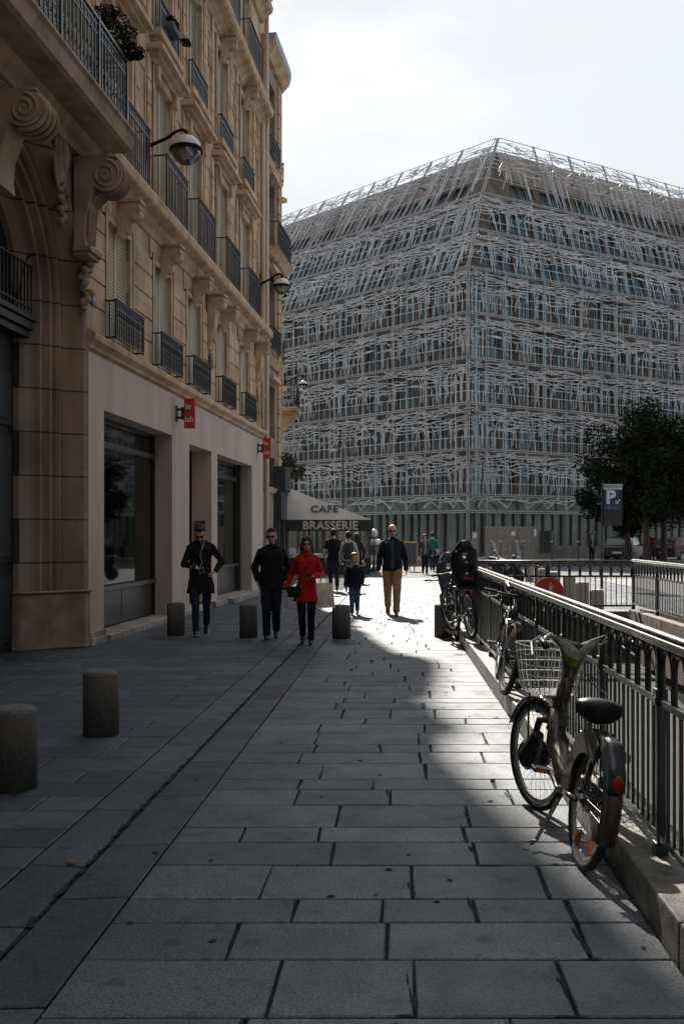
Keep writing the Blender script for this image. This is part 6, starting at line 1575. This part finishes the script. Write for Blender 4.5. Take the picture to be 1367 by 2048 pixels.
LEGS = {
 'stand': (((.10, -.01, .49), (.10, .02, .09), 0), ((-.10, -.03, .49), (-.11, .0, .09), 0)),
 'walkL': (((.085, -.16, .50), (.075, -.20, .09), 6), ((-.09, -.02, .48), (-.085, .24, .17), -38)),
 'walkR': (((.09, -.02, .48), (.085, .24, .17), -38), ((-.085, -.16, .50), (-.075, -.20, .09), 6)),
 'stepL': (((.08, -.10, .49), (.075, -.10, .085), 2), ((-.075, -.08, .48), (-.07, .13, .14), -25)),
 'stepR': (((.075, -.08, .48), (.07, .13, .14), -25), ((-.08, -.10, .49), (-.075, -.10, .085), 2)),
}
def person(label, px, Y_, H, yaw=0, legs='stand', arms=None, head=(0, 0), hs=1.0, skin=SKIN, top=BLK, hem=.80, girth=1.0, sleeve=1.0, trous=JEAN, leg=1.0, shoe=SHOE, hair='short', hairm=HAIRD, glasses=None,
           shirt=None, collar=None, female=False, flare=0.0, tee=False, curl=.6, hood=False, vox=.010, group=None, sole=False, xo=0):
    s = H/1.75; X_ = fpos(px, Y_)+xo
    t = thing('person', label, 'person', (X_, Y_, 0), yaw, group); t.scale = (s, s, s)
    t['pose_height'] = H; del t['pose_height']
    (kl, al, pl), (kr, ar, pr) = LEGS[legs]
    hips = (V((.092, .0, .93)), V((-.092, .0, .93))); sw = .158 if female else .178
    sh = (V((sw-.008, .01, 1.39)), V((-sw+.008, .01, 1.39)))
    arms = arms or {'L': ((.25, .04, 1.13), (.27, -.06, .89), (0, -.15, -1)), 'R': ((-.25, .04, 1.13), (-.27, -.06, .89), (0, -.15, -1))}
    A = (arms['L'], arms['R'])
    hp, ht = radians(head[0]), radians(head[1]); hs = hs*1.07; HM = T(0, .01, 1.50) @ Matrix.Rotation(ht, 4, 'Z') @ Matrix.Rotation(hp, 4, 'X') @ Matrix.Scale(hs, 4) @ T(0, -.01, -1.50)
    # ---- body: one continuous surface
    b = MB(); w_ = .93 if female else 1.0
    b.loft([(.84, 0, .005, .12, .08), (.90, 0, .005, .158, .105), (1.0, 0, 0, .145*w_, .098), (1.12, 0, -.002, .125*w_, .088), (1.25, 0, -.005, .148*w_, .10), (1.36, 0, .0, .16*w_, .10), (1.43, 0, .008, .135*w_, .075), (1.48, 0, .012, .07, .055)])
    for (k_, a_, p_), h_ in (((kl, al, pl), hips[0]), ((kr, ar, pr), hips[1])):
        b.cap(h_, k_, .082, .054); b.cap(k_, a_, .054, .036)
    for i, sgn in ((0, 1), (1, -1)):
        e, wv, d = A[i]; b.cap(sh[i], e, .048, .038); b.cap(e, wv, .038, .026); n_ = V((-sgn*1.0, -.1, .05)) if abs(V(d).normalized().z) > .6 else V((0, .2, -1)) ; hand(b, wv, d, n_, -1, curl)
        b.ell(tuple(sh[i]), (.048, .05, .048), 10, 8); b.cap((sh[i].x*.25, .014, 1.458), sh[i], .046, .046)
    b.cap((0, .012, 1.44), (0, -.002, 1.56), .056 if not female else .047, .050 if not female else .043)
    b.M = HM
    b.ell((0, .012, 1.655), (.076, .096, .092), 18, 12); b.ell((0, -.018, 1.605), (.062, .074, .088), 16, 10); b.ell((0, -.055, 1.556), (.036, .034, .030), 12, 8)
    b.cap((0, -.090, 1.640), (0, -.112, 1.606), .008, .0135, 8); b.ell((0, -.083, 1.654), (.052, .016, .010), 10, 6)
    b.ell((0, -.090, 1.574), (.024, .011, .0065), 10, 6); b.ell((0, -.088, 1.564), (.020, .011, .006), 10, 6)
    for sgn in (-1, 1): b.ell((sgn*.078, .012, 1.622), (.011, .022, .032), 8, 8)
    b.M = None
    put('body', remesh(b, min(vox, .010) if vox < .015 else vox, 2, f=.35), skin, t)
    # ---- trousers
    if trous:
        m = MB(); m.loft([(.82, 0, .008, .115, .09), (.90, 0, .008, .172, .122), (.98, 0, .004, .162, .112), (1.04, 0, .0, .150, .105)])
        for (k_, a_, p_), h_ in (((kl, al, pl), hips[0]), ((kr, ar, pr), hips[1])):
            K_ = V(k_); A_ = V(a_)+V((0, 0, .0)); m.cap(h_, K_, .102*leg, .075*leg); m.cap(K_, A_.lerp(K_, .05), .074*leg, .060*leg)
            m.cap(A_.lerp(K_, .04), A_.lerp(K_, .10), .066*leg, .060*leg)
        put('trousers', remesh(m, vox, 3, .016), trous, t)
    # ---- shoes
    for (k_, a_, p_) in ((kl, al, pl), (kr, ar, pr)):
        m = MB(); so_ = MB()
        fa = V((0, -cos(radians(p_)), sin(radians(p_)))); up = V((0, sin(radians(p_)), cos(radians(p_)))); heel = V(a_)-up*.05+fa*-.02; toe = V(a_)-up*.058+fa*.155
        m.cap(V(a_)+up*.0, heel, .044, .040); m.cap(heel, V(a_)-up*.045+fa*.08, .040, .043); m.cap(V(a_)-up*.045+fa*.08, toe, .043, .030)
        R_ = Matrix((V((1, 0, 0)), -fa, up)).transposed(); c_ = V(a_)-up*.082+fa*.07
        so_.ell(tuple(c_), (.05, .14, .012), 14, 6, R=R_)
        sh_ = put('shoe', remesh(m, min(vox, .009), 2), shoe, t)
        if sole: so_.build('sole', SOLE, sh_, smooth=True)
    # ---- top
    g = girth; m = MB()
    fl = flare
    rings = [(hem, 0, .004, (.175+fl)*g, (.125+fl)*g)]
    if hem < .75: rings.append((.80, 0, .004, (.175+fl*.6)*g, (.128+fl*.5)*g))
    rings += [(.92, 0, .004, .176*g, .130*g), (1.02, 0, 0, (.160 if not female else .150)*g, .122*g), (1.13, 0, -.002, (.152 if not female else .134)*g, .115*g), (1.26, 0, -.006, .168*g*w_, .124*g), (1.36, 0, 0, .178*g*w_, .122*g), (1.42, 0, .008, .152*g*w_, .100*g), (1.455, 0, .012, .105, .080), (1.478, 0, .016, .078, .068)]
    m.loft(rings, 24)
    for i in (0, 1):
        e, wv, d = A[i]; e = V(e); wv = V(wv)
        if tee: m.cap(sh[i], V(sh[i]).lerp(e, .62), .066*sleeve, .060*sleeve)
        else: m.cap(sh[i], e, .061*sleeve, .054*sleeve); m.cap(e, e.lerp(wv, .93), .056*sleeve, .046*sleeve); m.cap(e.lerp(wv, .86), e.lerp(wv, .96), .047*sleeve, .047*sleeve)
        m.ell(tuple(sh[i]), (.058*sleeve, .062, .056), 12, 8); m.cap((sh[i].x*.25, .014, 1.462), sh[i]+V((0, 0, .008)), .054, .056)
    tp = put('jacket' if not tee else 't_shirt', remesh(m, vox, 3, .020 if not tee else .012), top, t)
    if collar:
        m = MB(); n = 20; vs = []
        for j in range(n+1):
            a = radians(-75+330*0+ (j/n)*300) ; a = radians(-60)+radians(300)*j/n
            for r_, z in ((.078, 1.452), (.070, 1.52), (.098, 1.505), (.118, 1.43)): vs.append((r_*sin(a+pi)*-1*1.0, .012+r_*cos(a)*.92*-1*-1, z-(.05 if abs(j-n/2) > n*.38 else 0)*(1 if r_ > .09 else .3)))
        m.add(vs, [(j*4+k, (j+1)*4+k, (j+1)*4+k+1, j*4+k+1) for j in range(n) for k in range(3)])
        o = m.build('collar', collar, tp, smooth=True, fix=False); q = o.modifiers.new('s', 'SOLIDIFY'); q.thickness = .008
    if shirt:
        m = MB(); m.loft([(max(hem-.01, .90), 0, -.055*g, .050, .092*g), (1.02, 0, -.05, .055, .090*g), (1.13, 0, -.045, .060, .088*g), (1.26, 0, -.048, .062, .093*g), (1.37, 0, -.04, .062, .092*g), (1.44, 0, -.03, .055, .072), (1.475, 0, -.008, .060, .062)], 18)
        put('shirt', remesh(m, vox, 2, .008), shirt, t)
    if hood: m = MB(); m.M = T(0, .09, 1.46); m.tube([(.09*cos(a_), .06*sin(a_), .02*cos(2*a_)) for a_ in [i*pi/6 for i in range(12)]], .04, 8, closed=True); m.build('hood', top, tp, smooth=True)
    # ---- hair
    if hair:
        m = MB(); m.M = HM
        if hair in ('short', 'crop'):
            e = .008 if hair == 'crop' else .016
            m.ell((0, .034, 1.668), (.079+e*.4, .090+e*.3, .090+e*.4), 18, 12); m.ell((0, .050, 1.632), (.076+e*.3, .070, .072), 14, 10); m.ell((0, -.030, 1.728), (.060, .052, .020+e*.6), 12, 8)
            for q in range(9): r_ = random.Random(q); m.cap((r_.uniform(-.05, .05), -.01+r_.uniform(-.05, .05), 1.735), (r_.uniform(-.05, .05), -.035+r_.uniform(-.04, .04), 1.752), .013, .006, 6)
        else:
            m.ell((0, .022, 1.675), (.088, .106, .090), 18, 12); m.ell((0, .06, 1.62), (.082, .07, .10), 14, 10)
            L_ = 1.44 if hair == 'long' else (1.26 if hair == 'verylong' else 1.55)
            for sgn in (-1, 1):
                m.cap((sgn*.068, -.005, 1.66), (sgn*.086, .0, 1.56), .024, .024); m.cap((sgn*.086, .0, 1.56), (sgn*.088, -.02, L_), .026, .016)
                m.cap((sgn*.03, -.065, 1.726), (sgn*.072, -.030, 1.66), .018, .020)
            m.cap((0, .085, 1.62), (0, .09, L_-.02), .075, .05)
        hm = remesh(m, min(vox, .010), 1); hd = put('hair', hm, hairm, t)
    if glasses:
        m = MB(); m.M = HM
        for sgn in (-1, 1): m.ell((sgn*.032, -.093, 1.636), (.029, .010, .022), 16, 8); m.bar((sgn*.058, -.085, 1.642), (sgn*.082, .01, 1.645), .005, .008)
        m.bar((-.012, -.105, 1.643), (.012, -.105, 1.643), .005, .005); m.build('sunglasses' if glasses == 'sun' else 'glasses', LENS, t, smooth=True)
    elif abs(yaw) < 2:
        m = MB(); m.M = HM
        for sgn in (-1, 1): m.ell((sgn*.030, -.0865, 1.634), (.012, .008, .006), 10, 6)
        m.build('eyes', mat('eye_dark', (.03, .02, .015), .2), t, smooth=True)
        m = MB(); m.M = HM
        for sgn in (-1, 1): m.bar((sgn*.016, -.099, 1.656), (sgn*.046, -.090, 1.660), .006, .006)
        m.build('eyebrows', hairm, t)
    if abs(yaw) < 2:
        m = MB(); m.M = HM; m.ell((0, -.0985, 1.5695), (.021, .0045, .0048), 12, 6); m.build('lips', mat('lip_tone', (.30, .10, .08), .5), t, smooth=True)
    return t, s
def W2(t, s, q):     # point on the figure (1.75 m basis) to world
    return Matrix.Translation(t.location) @ Matrix.Rotation(t.rotation_euler.z, 4, 'Z') @ (V(q)*s)
def phone(t, s, q, label, ry=0):
    o = MB().box(-.036, .036, -.005, .005, -.07, .07).build('phone', mat('phone_dark', (.02, .02, .022), .15), label=label, cat='phone', bevel=.006)
    o.matrix_world = Matrix.Translation(W2(t, s, q)) @ Matrix.Rotation(t.rotation_euler.z, 4, 'Z') @ Matrix.Rotation(radians(-62), 4, 'X') @ Matrix.Rotation(ry, 4, 'Y')
    m = MB(); m.box(-.032, .032, .0052, .0062, -.064, .064); m.build('screen', mat('phone_screen', (.12, .13, .14), .1), o)
# man looking at his phone, with earphones
armsA = {'L': ((.33, .07, 1.17), (.235, -.07, 1.02), (-.7, -.45, -.35)), 'R': ((-.27, .0, 1.12), (-.13, -.22, 1.10), (.45, -.75, .05))}
pA, sA = person('man in a long dark coat looking down at his phone, wearing white earphones', 402, 16.3, 1.80, .12, 'walkR', armsA, head=(34, -6), top=BLK, hem=.66, flare=.045, girth=1.02, trous=JEAN, leg=.88, hair='short', hairm=HAIRD, glasses='clear', shirt=NVY, collar=BLK, vox=.009, sole=True)
phone(pA, sA, (-.10, -.31, 1.12), 'dark phone in the right hand of the man with earphones')
m = MB(); m.tube([(-.03, -.07, 1.56), (.03, -.13, 1.42), (-.01, -.155, 1.28), (.02, -.165, 1.14), (-.03, -.18, 1.06), (-.02, -.2, .98), (.05, -.18, 1.0), (.04, -.17, 1.08), (-.02, -.22, 1.06), (-.08, -.28, 1.10)], .0035, 5); m.tube([(.07, -.02, 1.57), (.05, -.12, 1.46), (.02, -.145, 1.36)], .003, 5); m.build('earphone_cable', WHITEP, pA)
# man with sunglasses, hands in pockets
armsB = {'L': ((.275, .08, 1.14), (.225, -.075, .95), (-.1, -.1, -1)), 'R': ((-.275, .08, 1.14), (-.225, -.075, .95), (.1, -.1, -1))}
pB, sB = person('man in a black zipped jacket and sunglasses walking with hands in his pockets', 543, 15.72, 1.72, .03, 'stepR', armsB, head=(3, -4), skin=SKIN2, top=BLK, hem=.80, girth=1.17, sleeve=1.14, trous=NVY, leg=1.02, glasses='sun', hairm=HAIRD, collar=BLK, shirt=None, vox=.009)
# woman in red
armsC = {'L': ((.25, .05, 1.14), (.13, -.17, 1.11), (-.55, -.75, .1)), 'R': ((-.26, .06, 1.13), (-.34, .0, .90), (-.2, -.15, -1))}
pC, sC = person('woman in a bright red coat, sunglasses and dark trousers walking towards the camera', 613, 15.0, 1.60, -.03, 'stepL', armsC, head=(0, 5), top=RED, hem=.70, flare=.045, girth=1.03, sleeve=.92, trous=BLK, leg=.90, female=True, hair='long', hairm=HAIRB, glasses='sun', collar=RED, vox=.009)
m = MB()
for z in (.86, .98, 1.10, 1.22, 1.33): m.ell((.035, -.137, z), (.010, .006, .010), 8, 6)
m.box(.06, .12, -.132, -.124, .93, .955); m.build('coat_buttons', mat('dark_red_button', (.25, .01, .01), .4), pC)
phone(pC, sC, (.075, -.27, 1.125), 'phone with a pale screen in the hand of the woman in red')
t = thing('shoulder_bag', 'small black bag on a strap worn across the red coat', 'handbag', W2(pC, sC, (-.19, -.13, .86)), -.2); t.scale = (.92,)*3
m = MB(); m.box(-.11, .11, -.035, .035, -.09, .085); m.build('bag_body', mat('black_leather', (.012, .012, .012), .35), t, bevel=.018); m = MB(); m.box(-.112, .112, -.042, -.034, -.02, .09); m.build('flap', mat('black_leather', (.012, .012, .012), .35), t, bevel=.004); m = MB(); m.box(-.02, .02, -.048, -.043, -.015, .01); m.build('clasp', mat('brass', (.35, .22, .08), .35, .8), t)
m = MB(); pts = [(.02, .02, .08), (.10, -.02, .2), (.20, -.035, .36), (.28, -.02, .50), (.325, .08, .60), (.31, .20, .52), (.15, .28, .25), (-.05, .22, .12), (-.10, .03, .08)]
m.tube(pts, .011, 6, flat=.4); m.build('strap', mat('black_leather', (.012, .012, .012), .35), t)
t = thing('tote_bag', 'cream canvas tote bag hanging from the forearm of the woman in red', 'bag', W2(pC, sC, (.285, -.04, .86)), .25)
m = MB(); n = 8; vs = []
for i in range(n+1):
    z = -.24+.36*i/n; bl = .022+.05*sin(pi*min(1, (1-i/n)*1.0))*.6
    for j in range(16): a = 2*pi*j/16; sg = cos(a); w0_ = .145-.012*i/n; vs.append((w0_*math.copysign(abs(sg)**.5, sg)+.03*(1-i/n), bl*sin(a)+.006*sin(5*a+i), z+.01*sin(3*a)))
m.add(vs, [(i*16+j, i*16+(j+1) % 16, (i+1)*16+(j+1) % 16, (i+1)*16+j) for i in range(n) for j in range(16)]+[tuple(range(16))]); m.build('bag_body', mat('cream_canvas', (.74, .66, .52), .9, var=.15, scale=8, bump=.3, bscale=200), t, smooth=True, fix=False)
m = MB()
for y in (-.025, .025): m.tube([(-.06, y, .10), (-.045, y*.8, .22), (-.01, 0, .275), (.03, y*.8, .22), (.06, y, .10)], .010, 5, flat=.4)
m.build('handle', mat('cream_canvas', (.74, .66, .52), .9), t)
# boy
armsD = {'L': ((.25, .07, 1.14), (.22, -.06, .93), (-.2, -.1, -1)), 'R': ((-.24, .03, 1.13), (-.28, -.04, .88), (0, -.15, -1))}
pD, sD = person('small boy with fair hair in a dark padded jacket and jeans, looking to the side', 709, 20.35, 1.20, -.05, 'stepR', armsD, head=(0, 38), hs=1.28, top=NVY, hem=.82, girth=1.22, sleeve=1.25, trous=JEANL, leg=1.1, shoe=mat('grey_trainer', (.2, .2, .2), .6), hair='short', hairm=HAIRL, hood=True, sole=True)
# bald man
pE, sE = person('bald bearded man in sunglasses, dark jacket, blue denim shirt and tan trousers', 784, 20.35, 1.83, -.04, 'walkL', None, head=(3, 4), skin=SKIN, top=NVY, hem=.86, girth=1.14, sleeve=1.1, trous=TAN, leg=1.12, shoe=SHOEB, hair=None, glasses='sun', shirt=DEN, collar=NVY, sole=True, curl=.8)
# two men and a woman walking away
pF, sF = person('man in a black t-shirt and jeans seen from behind, left of the backpack', 667, 28.9, 1.78, pi+.05, 'walkL', {'L': ((.27, .02, 1.14), (.24, -.12, .93), (0, -.3, -1)), 'R': ((-.27, .05, 1.13), (-.29, -.02, .89), (0, -.1, -1))}, top=BLK, hem=.90, tee=True, girth=1.05, trous=JEAN, hairm=HAIRD, hair='crop', vox=.013)
pG, sG = person('man in a pale shirt and grey trousers seen from behind, wearing a backpack', 697, 28.7, 1.70, pi-.05, 'stepR', None, top=GREYT, hem=.90, girth=1.06, trous=GRYP, hairm=HAIRD, vox=.013)
t = thing('backpack', 'dark grey backpack on the back of the man in the pale shirt', 'backpack', W2(pG, sG, (0, .16, 1.20)), pi)
m = MB(); m.M = Matrix.Rotation(pi, 4, 'Z')
m.loft([(-.24, 0, .02, .12, .06), (-.20, 0, .03, .145, .085), (.0, 0, .03, .15, .09), (.16, 0, .02, .13, .075), (.23, 0, .01, .09, .05)]); m.M = None
m.build('pack', mat('pack_fabric', (.035, .035, .037), .7, var=.3, scale=12), t, smooth=True)
m = MB(); m.M = Matrix.Rotation(pi, 4, 'Z'); m.loft([(-.19, 0, .10, .10, .03), (-.05, 0, .11, .11, .035), (.02, 0, .10, .10, .025)]); m.build('front_pocket', mat('pocket_fabric', (.08, .08, .08), .7), t, smooth=True)
m = MB()
for sgn in (-1, 1): m.tube([(sgn*.08, .01, .20), (sgn*.11, .10, .28), (sgn*.12, .24, .16), (sgn*.13, .22, -.05), (sgn*.12, .04, -.18)], .018, 6, flat=.4)
m.build('strap', mat('pack_fabric', (.035, .035, .037), .7), t)
person('woman with long dark hair and black coat, partly hidden behind the man with the backpack', 713, 33.5, 1.66, pi+.2, 'stand', None, top=BLK, hem=.62, flare=.03, trous=BLK, hair='verylong', hairm=HAIRD, female=True, vox=.014)
person('woman in a dark coat and pale scarf walking by the chalkboard, holding the child', 849, 41, 1.62, .05, 'stepL', {'L': ((.25, .02, 1.13), (.33, -.03, .95), (.3, -.1, -1)), 'R': ((-.25, .05, 1.13), (-.22, -.12, .95), (.2, -.3, -1))}, top=DGY, hem=.80, trous=BLK, hair='bob', hairm=HAIRD, female=True, shirt=GREY, glasses='sun', vox=.014)
person('person in a teal jumper walking away behind the chalkboard', 864, 44.5, 1.70, pi, 'stepR', None, top=TEAL, hem=.92, tee=False, girth=1.1, trous=JEAN, hairm=HAIRD, vox=.016)
person('small child in a dark coat and knitted hat holding the woman by the hand', 875, 41.2, .95, .0, 'stepR', {'L': ((.24, .03, 1.14), (.26, -.06, .90), (0, -.1, -1)), 'R': ((-.30, .02, 1.2), (-.48, .0, 1.30), (-.5, 0, .4))}, hs=1.4, top=NVY, hem=.75, girth=1.3, sleeve=1.3, trous=JEANL, leg=1.15, hair='short', hairm=GREY, vox=.018)
person('woman in dark clothes standing on the far pavement left of the dark car', 1182, 58.5, 1.66, .3, 'stand', None, top=DGY, hem=.85, trous=BLK, hair='bob', female=True, shirt=GREYT, vox=.018)
person('man in a brown jacket with a pale collar standing behind the parked car', 1303, 57.5, 1.78, .1, 'stand', {'L': ((.26, .0, 1.15), (.12, -.2, 1.18), (-.6, -.5, .1)), 'R': ((-.26, .03, 1.13), (-.27, -.06, .9), (0, -.1, -1))}, top=BRN, hem=.84, girth=1.12, trous=DGY, collar=GREYT, vox=.018)
person('person in a long pale grey coat with hands raised to the face', 1326, 57.3, 1.62, -.4, 'stand', {'L': ((.2, -.08, 1.18), (.06, -.2, 1.40), (-.2, -.1, 1)), 'R': ((-.2, -.08, 1.18), (-.06, -.2, 1.38), (.2, -.1, 1))}, top=GREY, hem=.40, flare=.03, trous=GREY, hair='bob', female=True, vox=.018)
# ============================================================ BUILDINGS BEHIND AND TO THE RIGHT OF THE CAMERA (unseen, added to shade the street)
def block(name, label, x0, x1, y0, y1, h, face):
    t = thing('apartment_building', label, 'building')  # added out-of-view mass that blocks sky light
    m = MB(); n = 0
    L_ = (y1-y0) if face == 'x' else (x1-x0); ops = []
    k = int(L_/2.8)
    for i in range(k):
        c = (i+.5)*L_/k
        for z in range(int(h/3.2)): ops.append((c-.55, c+.55, .8+z*3.2, 2.9+z*3.2))
    f = (lambda s, z, p: (x0-p, y0+s, z)) if face == 'x' else (lambda s, z, p: (x0+s, y1+p, z))
    wall_grid(m, f, 0, L_, 0, h, ops, .3)
    A = [(x0, y0), (x1, y0), (x1, y1), (x0, y1)]
    for i in range(4):
        if (face == 'x' and i == 3) or (face == 'y' and i == 2): continue
        a, b = A[i], A[(i+1) % 4]; m.add([(*a, 0), (*b, 0), (*b, h), (*a, h)], [(0, 1, 2, 3)])
    m.build('wall', mat('grey_render_wall', (.13, .14, .155), .85, var=.2, scale=1), t, fix=False)
    g = MB()
    for a, b, c, d in ops: g.add([f(a, c, -.3), f(b, c, -.3), f(b, d, -.3), f(a, d, -.3)], [(0, 1, 2, 3)])
    g.build('windows', mat('window_glass_dark', (.03, .04, .05), .08), t, fix=False, kind='stuff')
    g = MB(); g.add([(x0, y0, h), (x1, y0, h), (x1-1.5, y0+1.5, h+3), (x0+1.5, y0+1.5, h+3), (x0, y1, h), (x1, y1, h), (x1-1.5, y1-1.5, h+3), (x0+1.5, y1-1.5, h+3)], [(0, 1, 2, 3), (4, 5, 6, 7), (0, 3, 7, 4), (1, 5, 6, 2), (3, 2, 6, 7)]); g.build('roof', ZINC, t)
block('b', 'unseen apartment block added behind the camera to shade the street', -14, 26, -22, -2.6, 24, 'y')
block('b', 'unseen apartment block added right of the parking ramp to shade the street', 10.5, 24, -5, 22, 18, 'x')
